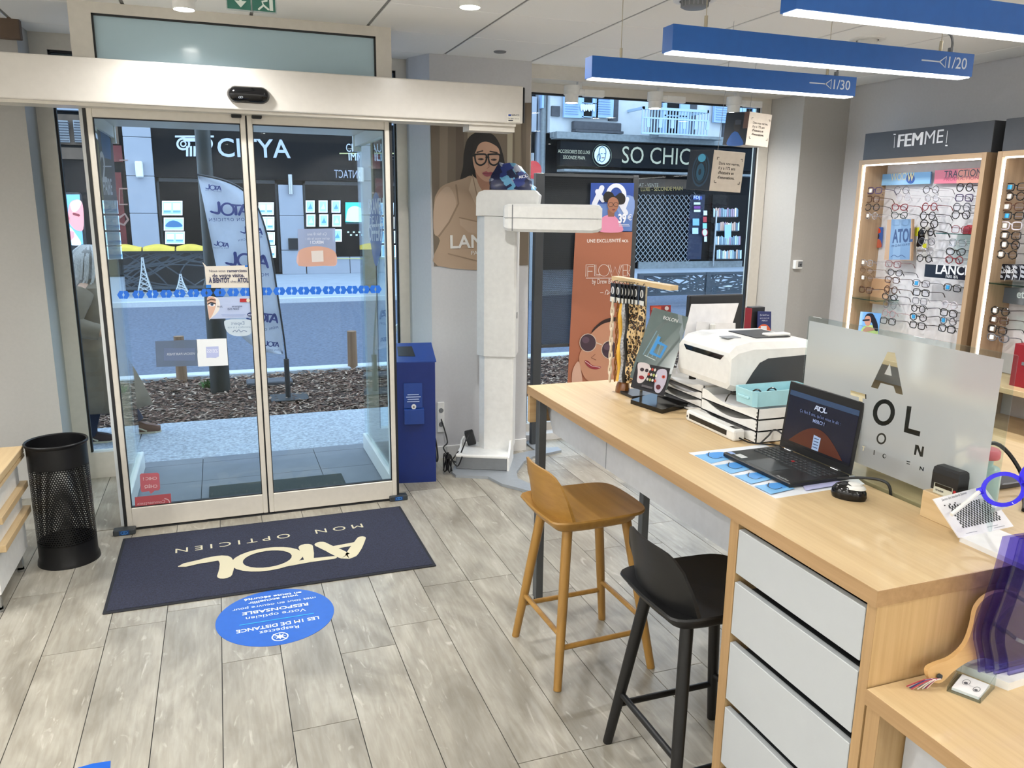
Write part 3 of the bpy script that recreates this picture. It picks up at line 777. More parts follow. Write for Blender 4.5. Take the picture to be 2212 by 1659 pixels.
# laser-cut terrace barriers with web pattern
def barrier(name, x0, x1, y, z0, z1, label, n, seed):
    g = random.Random(seed); o = thing(name, label, 'barrier', (0, 0, 0))
    MB().box(x0, x1, y-.03, y+.03, z1-.05, z1).build('rail', 'barrier_metal', o); MB().box(x0, x1, y-.03, y+.03, z0, z0+.05).build('rail', 'barrier_metal', o)
    m = max(1, round((x1-x0)/1.35)); w_ = (x1-x0)/m
    for k in range(m+1):
        xx = x0+w_*k; MB().box(xx-.05, xx+.05, y-.04, y+.04, 0, z1).build('post', 'barrier_metal', o)
    for k in range(m):
        mb = MB(); a, b_ = x0+w_*k+.05, x0+w_*(k+1)-.05
        for q in range(n):
            s_ = g.choice(((0, 1), (2, 3), (0, 2), (1, 3), (0, 3), (1, 2))); ends_ = []
            for e in s_:
                if e == 0: ends_.append((a, g.uniform(z0, z1)))
                elif e == 1: ends_.append((b_, g.uniform(z0, z1)))
                elif e == 2: ends_.append((g.uniform(a, b_), z0+.04))
                else: ends_.append((g.uniform(a, b_), z1-.04))
            (xa, za), (xb, zb) = ends_; bx = g.uniform(-.12, .12); bz = g.uniform(-.12, .12)
            P_ = [V((xa+(xb-xa)*t+bx*math.sin(math.pi*t), y, min(z1-.02, max(z0+.02, za+(zb-za)*t+bz*math.sin(math.pi*t))))) for t in [i/6 for i in range(7)]]
            mb.tube(P_, .016, 4)
        mb.build('web_panel', 'barrier_metal', o)
    return o
bx0, bx1 = ony(235, 580, 16.6).x, ony(448, 580, 16.6).x
bz1 = ony(340, 541, 16.6).z
br = barrier('terrace_barrier', bx0, bx1, 16.6, .12, bz1, 'black web-pattern terrace barrier across the road with yellow cushions', 34, 3)
MB().box(bx0-.2, bx1+.2, 17.3, 17.5, 0, bz1-.03).build('terrace_screen', 'dark_frame', br)
for k in range(3):
    a = bx0+.05+k*(bx1-bx0)/3; b_ = a+(bx1-bx0)/3-.03
    mb = MB(); rings = []
    for i in range(9):
        t = i/8; xx = a+(b_-a)*t; h = .07+.05*math.sin(math.pi*min(1, t*1.1))
        rings.append([(xx, 16.6+.2*math.cos(q), bz1+.0+h*max(0, math.sin(q))) for q in [math.pi*j/6 for j in range(7)]])
    mb.loft(rings)
    o = mb.build('terrace_cushion', 'yellow_cloth', smooth=True)
    tag(o, ('yellow folded cover on the web barrier, leftmost of three', 'yellow folded cover on the web barrier, middle of three', 'yellow folded cover on the web barrier, nearest the lamp post')[k], 'cushion', 'yellow covers on the barrier')
# small white lattice towers in front of the barrier
for k, (px, pt, pb) in enumerate(((313, 556, 620), (392, 592, 622))):
    b0 = ony(px, pb, 16.35); tp = ony(px, pt, 16.35); H_ = b0.z+ (tp.z-b0.z)
    mb = MB(); hw = .13; zt = tp.z; z0_ = .02
    prof = lambda t: hw*(1-t)**1.6+.012
    for s1 in (-1, 1):
        for s2 in (-1, 1):
            mb.tube([V((s1*prof(t), s2*prof(t), z0_+(zt-z0_)*t)) for t in [i/8 for i in range(9)]], .012, 4)
    for i in range(8):
        t0, t1 = i/8, (i+1)/8
        for (ax, ay) in ((1, 0), (0, 1)):
            for sg in (-1, 1):
                f = lambda s_, t: V((s_*prof(t) if ax else sg*prof(t), sg*prof(t) if ax else s_*prof(t), z0_+(zt-z0_)*t))
                mb.tube([f(-1, t0), f(1, t1)], .008, 3); mb.tube([f(1, t0), f(-1, t1)], .008, 3)
    mb.box(-.17, .17, -.1, .1, 0, .05)
    o = mb.build('lattice_tower', 'white_lacquer'); o.location = (b0.x, 16.35, 0)
    tag(o, ('tall white lattice tower ornament by the web barrier', 'short white lattice tower ornament nearer the lamp post')[k], 'ornament', 'white tower ornaments')

# building seen through the display window
hb = thing('corner_house', 'white house with blue shutters above a dark boutique front', 'building', (0, 0, 0))
HY = 20.6
def hpart(name, m, px0, py0, px1, py1, d=.08, y=HY, par=None, bev=0):
    x0, x1, z0, z1 = frect(px0, py0, px1, py1, y)
    return MB().box(x0, x1, y-d, y, z0, z1, bev).build(name, m, par or hb)
hx0, hx1 = ony(1188, 250, HY).x, 19.0
z_ledge = ony(1300, 291, HY).z
MB().box(hx0, hx1, HY, HY+2, z_ledge, 8).build('wall', 'facade_white', hb)
MB().box(hx0, hx1, HY+.3, HY+2, 0, z_ledge).build('shop_interior', 'facade_dark', hb)
MB().box(hx0, hx1, HY-.25, HY, z_ledge-.16, z_ledge, .02).build('ledge', 'stone_ledge', hb)
for q in ((1189, 180, 1206, 205), (1190, 229, 1207, 252)): hpart('quoin', 'stone_dark', *q)
# left window: dark surround, sash, shutters, lace
def window(cx0, cx1, py0, py1, sill=None, sl=None, sr=None, surround=None):
    if surround: hpart('surround', 'stone_dark', *surround, d=.05)
    wn = hpart('window', 'facade_glass_dark', cx0, py0, cx1, py1, d=.1)
    w_ = cx1-cx0
    for q in ((cx0, py0, cx0+3, py1), (cx1-3, py0, cx1, py1), (cx0+w_*.72, py0, cx0+w_*.82, py1), (cx0, py0+(py1-py0)*.55, cx1, py0+(py1-py0)*.6), (cx0, py1-4, cx1, py1)):
        hpart('frame', 'shutter_blue', *q, d=.16, par=wn)
    for s_ in (sl, sr):
        if not s_: continue
        a, b_ = s_
        sh = hpart('shutter', 'shutter_blue', a, py0-8, b_, py1, d=.1, y=HY-.06)
        for k in range(int((py1-py0)/5.2)):
            hpart('slat', 'rail_pale', a+3, py0-5+k*5.2, b_-3, py0-3+k*5.2, d=.05, y=HY-.155, par=sh)
    if sill: hpart('sill', 'stone_dark', *sill, d=.2, bev=.02)
window(1252, 1286, 182, 256, (1234, 262, 1335, 286), (1217, 1252), (1287, 1321), (1316, 178, 1333, 262))
hpart('sill', 'stone_dark', 1234, 281, 1336, 291, d=.3)
window(1428, 1480, 186, 300, None, None, None, (1408, 184, 1500, 296))
window(1600, 1632, 190, 268, None, (1543, 1598), None, (1560, 266, 1640, 300))
pr = Pr(PY(HY-.2), (0, -1, 0), .004)
for k in range(6): pr.blob([(1254+k*5, 226), (1259+k*5, 226), (1259+k*5, 236+(k % 2)*4), (1256+k*5, 240), (1254+k*5, 234)], '#d5dce6')
pr.build('lace_curtain', hb)
# balcony
bl = hpart('balcony', 'stone_ledge', 1388, 295, 1525, 307, d=.9)
x0b, x1b, z0b, z1b = frect(1388, 230, 1526, 296, HY-.85)
mb = MB(); mb.box(x0b, x1b, HY-.9, HY-.84, z1b-.07, z1b)
mb.build('handrail', 'rail_pale', bl); mb = MB(); mb.box(x0b, x1b, HY-.89, HY-.85, z0b, z0b+.05).build('rail', 'rail_pale', bl)
for q in ((x0b, x1b, HY-.89, HY-.85, z1b-.3, z1b-.26), (x0b, x0b+.05, HY-.9, HY, z1b-.07, z1b), (x1b-.05, x1b, HY-.9, HY, z1b-.07, z1b)): MB().box(*q).build('rail', 'rail_pale', bl)
for k in range(23):
    xx = x0b+(x1b-x0b)*k/22; mb = MB(); mb.box(xx-.014, xx+.014, HY-.884, HY-.856, z0b, z1b-.05)
    if k % 4 == 2: mb.box(xx-.05, xx+.05, HY-.885, HY-.855, z1b-.52, z1b-.28)
    mb.build('baluster', 'rail_pale', bl)
# boutique sign and front
mat('facade_navy', '#0c1838', .5)
hpart('fascia', 'facade_dark', 1203, 306, 1640, 372, d=.25, y=HY-.1)
hpart('fascia_cap', 'stone_ledge', 1190, 301, 1640, 307, d=.4, y=HY-.05)
hpart('awning_box', 'stone_ledge', 1203, 371, 1640, 379, d=.5, y=HY-.02)
pr = Pr(PY(HY-.37), (0, -1, 0), .004)
GO = '#b3ad92'
pr.text('SO CHIC', (1343, 352), (1490, 356), GO, h=.45)
pr.text('ACCESSOIRES DE LUXE', (1205, 330), (1274, 333), GO, h=.09); pr.text('SECONDE MAIN', (1216, 343), (1263, 345), GO, h=.09)
pr.ring(1300, 336, 21, 25, 1.2, '#55604f'); pr.ell(1300, 335, 17, 20, '#d9e8f4')
for q in ([(1294, 322), (1300, 317), (1307, 322), (1308, 332), (1305, 345), (1298, 350), (1293, 340)], [(1289, 338), (1294, 332), (1296, 342), (1291, 348)]):
    pr.stroke(spline(q+[q[0]], 3, False), .02, '#39506a')
pr.stroke([(1297, 332), (1300, 332)], .02, '#39506a').stroke([(1304, 332), (1307, 332)], .02, '#39506a').stroke([(1299, 341), (1304, 341)], .02, '#7a3a44')
pr.build('lettering', hb)
# roller grille, lit shop window, tobacco front
g_ = hpart('grille_box', 'facade_glass_dark', 1378, 385, 1490, 565, d=.05, y=HY+.2)
x0g, x1g, z0g, z1g = frect(1378, 420, 1490, 565, HY+.1)
mb = MB(); st = .16
k = x0g
while k < x1g+ (z1g-z0g):
    for sg in (1, -1):
        a = V((k, HY+.1, z0g)) if sg > 0 else V((k, HY+.1, z1g)); dz = (z1g-z0g)*.5
        xa, xb = k-(z1g-z0g)*.9, k
        P0 = V((max(x0g, min(x1g, xa)), HY+.1, (z1g if sg > 0 else z0g))); P1 = V((max(x0g, min(x1g, xb)), HY+.1, (z0g if sg > 0 else z1g)))
        if (P0-P1).length > .3:
            # clip by moving along the line
            def at(xx, xa=xa, xb=xb, sg=sg):
                t = (xx-xa)/(xb-xa); return V((xx, HY+.1, (z1g+(z0g-z1g)*t) if sg > 0 else (z0g+(z1g-z0g)*t)))
            mb.tube([at(max(x0g, xa)), at(min(x1g, xb))], .012, 3)
    k += st
mb.build('grille', 'mid_grey', hb)
for q, m in (((1376, 385, 1490, 408), 'facade_brown'), ((1490, 420, 1512, 560), 'facade_navy'), ((1378, 566, 1600, 580), 'stone_ledge')): hpart('front_panel', m, *q, d=.06, y=HY+.15)
pr = Pr(PY(HY+.05), (0, -1, 0), .004)
pr.text('AT - VENTE', (1380, 404), (1422, 404), '#b9ad98', h=.11); pr.text('LUXE - SECONDE MAIN', (1384, 413), (1474, 411), '#b59a55', h=.11)
pr.rect(1497, 424, 1516, 431, '#2b4fb0'); pr.text('FDJ', (1498, 430), (1511, 430), '#e6eefc', h=.1)
for q, c in (((1498, 437, 1512, 442), '#dfe9f6'), ((1498, 445, 1512, 451), '#7c3a8c'), ((1498, 453, 1512, 458), '#e3ecf6'), ((1495, 472, 1509, 487), '#7fb4dc'), ((1494, 492, 1507, 505), '#b7d0e6'), ((1518, 455, 1526, 465), '#e2eaf2'), ((1517, 468, 1525, 480), '#b8323a'), ((1516, 482, 1525, 494), '#8fd0d8'), ((1519, 510, 1525, 522), '#d8dfe8'), ((1563, 485, 1577, 515), '#9cc8e8')): pr.rect(*q, c)
pr.ell(1520, 502, 6, 8, '#d9e6f0').ring(1520, 502, 6.5, 8.5, 1.5, '#b8323a')
pr.build('stickers', hb)
# magazine window: the shop's light is put into the magazines as glow
o = hpart('window', 'facade_glass_dark', 1538, 420, 1600, 575, d=.05, y=HY+.22)
pr = Pr(PY(HY+.14), (0, -1, 0), .004); g = random.Random(4)
for r_ in range(4):
    y0 = 448+r_*30; pr.rect(1540, y0+20, 1592, y0+22, '#20262c')
    for k in range(13):
        c = g.choice(['#7f97ac', '#9db4c6', '#5d7488', '#a88f86', '#c7d2dc', '#4a5f72', '#8a7a92'])
        pr.poly([(1541+k*4, y0+g.uniform(0, 5)), (1544.5+k*4, y0+g.uniform(0, 5)), (1544+k*4, y0+20), (1540.6+k*4, y0+20)], c)
pr.build('magazines', hb, 'print_lit')
MB().cyl(tuple(ony(1548, 455, HY)), tuple(ony(1540, 575, HY)), .03, None, 8).build('door_handle', 'steel', hb)
# white house edge at far left of the display window
o = thing('pale_house', 'pale house wall at the left edge of the display window', 'building', (0, 0, 0))
MB().box(8.33, hx0-.1, HY+.3, HY+2, 0, 8).build('wall', 'facade_stone', o)
MB().box(8.36, hx0-.14, HY+.1, HY+.3, ony(1170, 232, HY).z, ony(1170, 190, HY).z+.6).build('window', 'shutter_blue', o)
MB().cyl((hx0-.1, HY+.2, 0), (hx0-.1, HY+.2, 8), .07, None, 8).build('drain_pipe', 'stone_ledge', o)
pr = Pr(PY(18), (0, -1, 0), .004)
# barrier seen through the display window
p = onz(1480, 645, 0)
rx0, rx1 = ony(1395, 600, 13.2).x, 9.9
barrier('terrace_barrier', rx0, rx1+.6, 13.4, .1, ony(1440, 592, 13.4).z+.02, 'dark web-pattern barrier at the roadside seen through the display window', 40, 9)
# round red road sign edge by the pillar
q = ony(1150, 367, 14); sg = thing('road_sign', 'round red road sign partly hidden behind the poster pillar', 'sign', (q.x, 14, 0))
MB().cyl((0, 0, 0), (0, 0, q.z+.3), .03, None, 8).build('pole', 'mid_grey', sg)
mat('sign_red', '#c01818', .4); MB().cyl((0, -.05, q.z), (0, -.03, q.z), .16, None, 24).build('disc', 'sign_red', sg)

# ---------------------------------------------------------------- sliding doors
DY0, DY1 = 4.5, 4.54
def leaf(name, x0, x1, lab):
    o = MB().box(x0, x0+.026, DY0, DY1, .012, 2.2, .003).box(x1-.026, x1, DY0, DY1, .012, 2.2, .003).box(x0+.026, x1-.026, DY0, DY1, .012, .125, .003).box(x0+.026, x1-.026, DY0, DY1, 2.15, 2.2, .003).build(name, 'alu_beige')
    tag(o, lab, None, None, 'structure')
    MB().box(x0+.02, x1-.02, 4.516, 4.524, .12, 2.155).build('pane', 'glass', o)
    g = MB()
    for xa in (x0+.026, x1-.030): g.box(xa, xa+.004, 4.508, 4.53, .125, 2.15)
    g.box(x0+.026, x1-.026, 4.508, 4.53, .125, .13).box(x0+.026, x1-.026, 4.508, 4.53, 2.145, 2.15).build('gasket', 'rubber', o)
    return o
dl = leaf('door_1', -.566, .168, 'left sliding glass door leaf with many stickers')
dr = leaf('door_2', .176, .918, 'right sliding glass door leaf with the orange notice')
MB().box(-.582, -.567, 4.502, 4.538, .01, 2.2).build('seal', 'rubber', dl)
MB().box(.919, .932, 4.502, 4.538, .01, 2.2).build('seal', 'rubber', dr)
MB().box(.168, .1715, 4.505, 4.535, .012, 2.2).build('seal', 'rubber', dl)
MB().box(.1725, .176, 4.505, 4.535, .012, 2.2).build('seal', 'rubber', dr)
MB().box(-.56, .91, 4.5, 4.535, 0, .008).build('floor_track', 'rubber', dl)
for o_, x in ((dl, .10), (dr, .20)):
    MB().box(x, x+.05, 4.46, 4.5, 2.175, 2.2, .004).build('door_carrier', 'rubber', o_)
MG = PY(4.512)
def hexes(o, cs):
    pr = Pr(MG, (0, -1, 0), .0003)
    for (cx, cy) in cs:
        for sg in (-1, 1):
            pr.poly([(cx+sg*x*13.6, cy-z*8.6) for x, z in ((.03, 0.95), (.62, 1), (1, 0), (.62, -1), (.03, -.95), (.03, -.5), (.2, 0), (.03, .5))], '#0f62c8'); pr.same()
    pr.build('hexagon_strip', o)
hexes(dl, [(269-2.4, 637), (299, 636), (329.5, 635.2), (359, 634.6), (388, 634), (418, 633.3), (446, 632.6), (475, 632), (503.6, 631.3), (531, 630.6)])
hexes(dr, [(575, 629.5), (603.4, 629), (630, 628.4), (656, 628), (682, 627.4), (709.6, 626.8), (735.6, 626.4), (761, 626), (786, 625.5), (811, 625)])
# notice: thank-you sheet
def sheet(o, name, pts, col, lab, m='print', th=.0006):
    pr = Pr(MG, (0, -1, 0), .0003); pr.slab(pts, th, col); pr.o = o; pr.nm = name; pr.lab = lab; pr.m_ = m; return pr
def done(pr): return tag(pr.build(pr.nm, pr.o, pr.m_), pr.lab)
pr = sheet(dl, 'notice', [(437, 566), (446, 575), (541, 573), (546, 621), (446, 622), (442, 577)], '#cfc9bf', 'beige thank-you notice')
NV = '#17204e'
pr.rect(529, 573, 542, 577, '#1f6fc4'); pr.rect(445, 615, 456, 622, '#1f6fc4')
pr.text('Nous vous', (452, 588), (487, 587.6), NV); pr.text('remercions', (491, 588), (533, 587.3), NV, bold=.02)
pr.text('de votre visite.', (459, 599), (528, 598), NV, bold=.02)
pr.text('À BIENTÔT', (451.5, 610.5), (496, 610), NV, bold=.03, h=.024); pr.text('chez', (498, 610), (511, 609.8), NV); pr.text('ATOL', (513, 610), (537, 609.6), NV, bold=.03, h=.024)
done(pr)
pr = sheet(dl, 'notice', [(447, 643), (545, 640), (549, 686), (452, 689)], '#a9b8d8', 'pale blue certificate strip with an eye')
pr.blob([(447.5, 643.5), (468, 643), (475, 655), (472, 672), (455, 688), (452, 688)], '#d8d4d0'); pr.blob([(447.5, 643.5), (464, 643.2), (466, 660), (460, 678), (452, 688.5), (450, 670)], '#c9a593')
pr.ell(457, 658, 7.5, 4, '#efe6e2', 8); pr.ell(458, 657.5, 3.6, 3.6, '#4e6a8e'); pr.ell(458, 657.5, 1.6, 1.6, '#101018'); pr.stroke([(449, 657), (456, 653), (465, 656)], .006, '#1a1416'); pr.stroke([(448, 650), (456, 646), (465, 648)], .006, '#5a4238')
pr.rect(518, 645, 542, 652.5, '#a31d26'); pr.ell(536, 648.7, 4, 4, '#cfc8b4'); pr.text('Atol,', (469, 664), (481, 663.5), NV); pr.text('s\'enorgueillit', (483, 664), (500, 663.4), '#c5cde0'); pr.text('enseigne', (501, 663.4), (523, 662.8), NV)
pr.text('ISO 9001', (492, 670), (516, 669.4), NV); pr.rect(478, 679, 530, 680, '#8fa0c8'); pr.rect(480, 682, 526, 683, '#8fa0c8'); pr.ell(541, 679, 7, 4.5, '#16295e'); pr.logo((536, 681), (546, 680.6), '#dfe6f4')
done(pr)
pr = sheet(dl, 'sticker', spline([(484, 697), (490, 691), (515, 689.5), (540, 691), (547, 698), (546, 710), (540, 722), (525, 726), (505, 725), (490, 716)], 3), '#c9d8e4', 'rounded pale sticker', 'film')
pr.text('Expert', (528, 701), (499, 702), '#6b7da0', mirror=True); pr.text('antireflets à la vue', (541, 708), (492, 709), '#8fa0b8', mirror=True); pr.stroke(spline([(503, 717), (508, 713), (511, 717), (516, 712), (520, 717), (526, 714), (533, 716)], 3, False), .003, '#5f6f94'); done(pr)
pr = sheet(dl, 'sticker', [(335, 737), (425, 734), (429, 790), (338, 793)], '#5d6e86', 'slate grey vision sticker', 'film')
pr.rect(354, 752, 421, 779, '#66789a'); pr.text('VISION PARTNER', (422, 766), (360, 768), '#d7deea', mirror=True); done(pr)
pr = sheet(dl, 'sticker', [(424, 733), (489, 731), (493, 789), (428, 792)], '#dfe4e8', 'white square sticker')
pr.poly([(445, 749), (472, 748), (473, 770), (466, 773), (454, 772.5), (446, 773)], '#a9b3da'); pr.text('ZEISS', (471, 761), (447, 761.5), '#e4e8f4', mirror=True); done(pr)
pr = sheet(dl, 'sticker', [(302, 1026), (305, 1023), (340, 1021), (344, 1024), (346, 1055), (343, 1059), (334, 1060), (326, 1067), (322, 1061), (307, 1063), (304, 1060)], '#c9636c', 'pink speech-bubble sticker', 'film')
pr.text('CHIC !', (339, 1036), (309, 1037.5), '#f0d4d6', mirror=True, bold=.02); pr.text('CHÈQ', (340, 1053), (312, 1054), '#f0d4d6', mirror=True, bold=.02); done(pr)
pr = sheet(dl, 'sticker', [(291, 1074), (369, 1066), (371, 1105), (293, 1113)], '#b84d52', 'red shop club sticker', 'film')
pr.text('Commerçants', (357, 1086), (297, 1091), '#e8c4c6', mirror=True); pr.text('Énergie de tous les jours', (352, 1094), (298, 1098), '#e0b4b6', mirror=True); pr.stroke(spline([(356, 1077), (364, 1080), (367, 1090), (362, 1100)], 3, False), .005, '#e8c4c6'); done(pr)
pr = sheet(dr, 'notice', [(643, 495), (724, 493), (726, 573), (645, 575)], '#8f9fc0', 'blue and orange notice', 'film')
pr.blob([(645, 574), (644, 545), (660, 535), (685, 532), (710, 536), (726, 548), (726, 573), (700, 574)], '#d0a088', 3); pr.text('Ça fait 8 ans', (706, 508), (664, 508.5), '#ccd4e6', mirror=True); pr.text('qu\'on vous le dit :', (712, 517), (660, 518), '#ccd4e6', mirror=True); pr.text('MERCI !', (699, 526), (670, 526.5), '#d8dfee', mirror=True, bold=.03)
pr.poly([(672, 542), (698, 541), (699, 565), (674, 566)], '#d8d6d4'); done(pr)

# porch side panes: a dark print, then a flag's reflection painted as film
pr = Pr(PX(-.5805), (1, 0, 0), .0004)
pr.poly([(208, 262), (240, 262), (262, 560), (236, 560)], '#101824')
pr.poly([(214, 268), (238, 300), (240, 345), (222, 340)], '#1d5f94')
pr.text('2', (221, 392), (231, 392), '#d8dce4', bold=.02, h=.16); pr.text('PAIRE', (224, 420), (243, 420), '#d8dce4', bold=.02, h=.09); pr.rect(222, 358, 240, 361, '#d8dce4')
tag(pr.build('pane_image', bpy.data.objects['window_5'], 'film'), 'dark second-pair print')
pr = Pr(PX(.9205), (-1, 0, 0), .0004)
pr.blob([(812, 415), (822, 440), (828, 490), (822, 545), (812, 575), (803, 540), (798, 490), (803, 440)], '#3d5fa0')
pr.text('EXAMEN', (797, 462), (828, 461), '#dfe6f2', bold=.02, h=.09); pr.text('DE VUE', (799, 488), (827, 487), '#dfe6f2', h=.06); pr.text('OFFERT', (797, 520), (829, 519), '#dfe6f2', bold=.02, h=.1)
tag(pr.build('pane_image', bpy.data.objects['window_4'], 'film'), 'painted reflection of a blue leaf-shaped eye test flag')

# door operator casing with sensor
op = thing('door_operator', 'long beige casing of the automatic door above the glass leaves', 'door operator', (0, 0, 0))
MB().box(-2.3, 1.655, 4.38, 4.58, 2.205, 2.405, .006, seg=2).build('casing', 'header_beige', op)
MB().box(1.655, 1.668, 4.385, 4.575, 2.21, 2.4, .004).build('end_cap', 'black_plastic', op)
MB().box(-2.3, 1.62, 4.4, 4.56, 2.19, 2.206).build('underside_track', 'alu_beige', op)
MB().box(1.35, 1.62, 4.42, 4.54, 2.16, 2.19).build('underside_track', 'alu_beige', op)
q = ony(537, 203, 4.36)
mb = MB(); rings = []
for t, s in ((0, .3), (.012, .75), (.03, .95), (.05, 1.0)):
    y = 4.335+t
    rings.append([(q.x+(.058 if math.cos(a) > 0 else -.058)*1.0+.045*s*math.cos(a), y, q.z-.002+.041*s*math.sin(a)) for a in [2*math.pi*(k+.5)/24 for k in range(24)]])
mb.loft(rings); mb.build('motion_sensor', 'black_gloss', op, smooth=True)
pr = Pr(PY(4.333), (0, -1, 0)); pr.ring(518, 210, 3, 2.2, .6, '#8a8f96').ring(522, 210, 3, 2.2, .6, '#8a8f96'); pr.build('print', op)
pr = Pr(PY(4.379), (0, -1, 0)); pr.rect(1096, 246, 1123, 264, '#d8d5cb'); pr.rect(1098, 247, 1104, 251, '#2a4a9a'); pr.text('SERVICE', (1105, 250.5), (1122, 251), '#3a3a44', bold=.02); pr.text('Tél. 0800 118 115', (1097, 257), (1121, 258), '#3a3a44'); pr.rect(1098, 259.5, 1108, 261.5, '#3a3a44')
tag(pr.build('sticker', op), 'small white service sticker')

# floor guides with blue marks
for (px, py, lab) in ((270, 1153, 'dark floor guide of the left sliding door by the bin'), (860, 1079, 'dark floor guide of the right sliding door by the blue box')):
    p = onz(px, py); o = MB().box(-.055, .055, -.028, .028, 0, .032, .006, seg=2).build('floor_guide', 'charcoal'); o.location = (p.x, p.y, 0)
    tag(o, lab, 'door guide', 'floor guides of the sliding doors')
    pr = Pr(lambda q: V((q[0], -.0285, q[1])), (0, -1, 0)); pr.rect(-.025, .004, .025, .029, '#123a6c'); pr.ring(-.006, .0165, .011, .009, .002, '#3f8fe0').ring(.006, .0165, .011, .009, .002, '#3f8fe0'); pr.build('print', o)

# ---------------------------------------------------------------- rug and floor stickers
rg = thing('door_mat', 'navy carpet mat with cream word mark in front of the door', 'mat', (.167, 3.96, 0))
MB().box(-.745, .745, -.42, .42, 0, .007, .003).build('rubber_border', 'rug_edge', rg)
MB().box(-.73, .73, -.405, .405, .004, .0095, .001).build('pile', 'rug', rg)
mat('rug_cream', '#c9bd9b', .98, var=.2, scale=400, bump=.4)
pr = Pr(lambda p: onz(p[0], p[1], .0097)-V((.167, 3.96, 0)), (0, 0, 1), .0003)
CR = '#c6bb9a'
pr.text('MON  OPTICIEN', (781, 1131), (379, 1186), CR, h=.056, spacing=1.5)
pr.logo((788, 1160), (379, 1217), CR, hs=.95, wd=.95)
pr.build('woven_lettering', rg, 'print')
c = (onz(465, 1345)+onz(721, 1312))/2; c.y = 3.293
fs_ = thing('floor_sticker', 'round blue floor sticker asking to keep one metre apart', 'sticker', (c.x, c.y, 0))
MB().cyl((0, 0, 0), (0, 0, .0012), .247, None, 64).build('disc', 'blue_glossy', fs_)
mat('blue_vinyl', '#0f54b4', .35); fs_.children[0].data.materials[0] = MATS['blue_vinyl']
pr = Pr(lambda p: onz(p[0], p[1], .0013)-V((c.x, c.y, 0)), (0, 0, 1), .0002)
W_ = '#e6f0fb'
def ft(s_, a, b, **k): pr.text(s_, a, b, W_, **k)
ft('Respectez', (645, 1350), (560, 1364), h=.026)
ft('LES 1M DE DISTANCE', (688, 1331), (510, 1362), h=.026, bold=.02)
pr.stroke([(678, 1325), (517, 1351)], .006, '#2fa4e8', caps=False)
ft('Votre opticien', (660, 1314), (531, 1334), h=.026); ft('RESPONSABLE', (665, 1302), (523, 1324), h=.026, bold=.02)
ft('met tout en oeuvre pour', (681, 1289), (502, 1317), h=.022); ft('vous accueillir', (644, 1284), (536, 1302), h=.022, bold=.02); ft('en toute sécurité', (651, 1278), (527, 1295), h=.022, bold=.02)
e0 = onz(605, 1376)-V((c.x, c.y, 0)); M0 = pr.M; pr.M = lambda p: e0+V((p[0], p[1], 0))
pr.ring(0, 0, .034, .034, .005, W_).ell(0, 0, .013, .013, W_).stroke([(-.024, .024), (.024, -.024)], .006, W_)
for k in range(8): a = k*.785; pr.stroke([(0, 0), (.021*math.cos(a), .021*math.sin(a))], .004, W_)
pr.build('print', fs_)
P4 = [onz(*q) for q in ((168, 1659), (200, 1650), (239, 1644), (236, 1700), (150, 1720))]
o = MB().prism([(p.x, p.y, 0) for p in P4], (0, 0, .0012)).build('floor_tape', 'blue_vinyl'); tag(o, 'torn blue floor sticker cut by the bottom edge of the picture', 'sticker')

# ---------------------------------------------------------------- perforated bin
p = V((-.803, 4.21, 0)); SX, SY = .131, .125
bn = thing('waste_bin', 'tall black perforated metal waste bin left of the door', 'bin', p, (R(-0), 0, R(12)))
def wall(z0, z1, r0, r1, u, v):
    n = 48; vs = []; uvs = []
    for z, r in ((z0, r0), (z1, r1)):
        for k in range(n+1): a = 2*math.pi*k/n; vs.append((r*SX*math.cos(a), r*SY*math.sin(a), z))
    me = bpy.data.meshes.new('perforated_wall'); me.from_pydata(vs, [], [(k, k+1, n+2+k, n+1+k) for k in range(n)])
    uv = me.uv_layers.new(name='UVMap')
    for f in me.polygons:
        f.use_smooth = True
        for li in f.loop_indices:
            vi = me.loops[li].vertex_index; k = vi % (n+1); uv.data[li].uv = (u*k/n, v*(vi//(n+1)))
    me.materials.append(MATS['bin_mesh']); return me
link('perforated_wall', wall(.11, .5, 1.0, 1.0, 70, 36), bn)
MB().lathe([(1.0, .49), (1.0, .6), (1.06, .607), (1.07, .615), (1.04, .62), (.985, .615), (.985, .5)], 48, (0, 0, 0), SX, SY, caps=False).build('rim', 'black_metal', bn, smooth=True)
MB().lathe([(1.07, 0), (1.05, .02), (1.0, .035), (1.0, .115), (.985, .115), (.985, .02), (.02, .018)], 48, (0, 0, 0), SX, SY).build('base_band', 'black_metal', bn, smooth=True)

# ---------------------------------------------------------------- low display cabinet at far left
cb = thing('display_plinth', 'low white cabinet with stepped oak ledges at the left edge', 'cabinet', (0, 0, 0))
MB().box(-1.5, -.97, 3.66, 4.18, .1, .575, .003).build('body', 'white_plastic', cb)
for z in (.607, .434, .308):
    MB().box(-1.53, -.94, 3.63 if z > .6 else 3.7, 4.2, z-.032, z, .002).build('ledge', 'oak_y', cb)
MB().box(-1.53, -.94, 3.63, 4.2, .555, .57).build('ledge', 'oak_y', cb)
for (xx, yy) in ((-1.0, 4.13), (-1.0, 3.72), (-1.46, 4.13), (-1.46, 3.72)):
    MB().box(xx-.012, xx+.012, yy-.012, yy+.012, .012, .1).box(xx-.03, xx+.012, yy-.012, yy+.012, .012, .022).cyl((xx, yy, 0), (xx, yy, .012), .016, None, 10).build('leg', 'steel', cb)

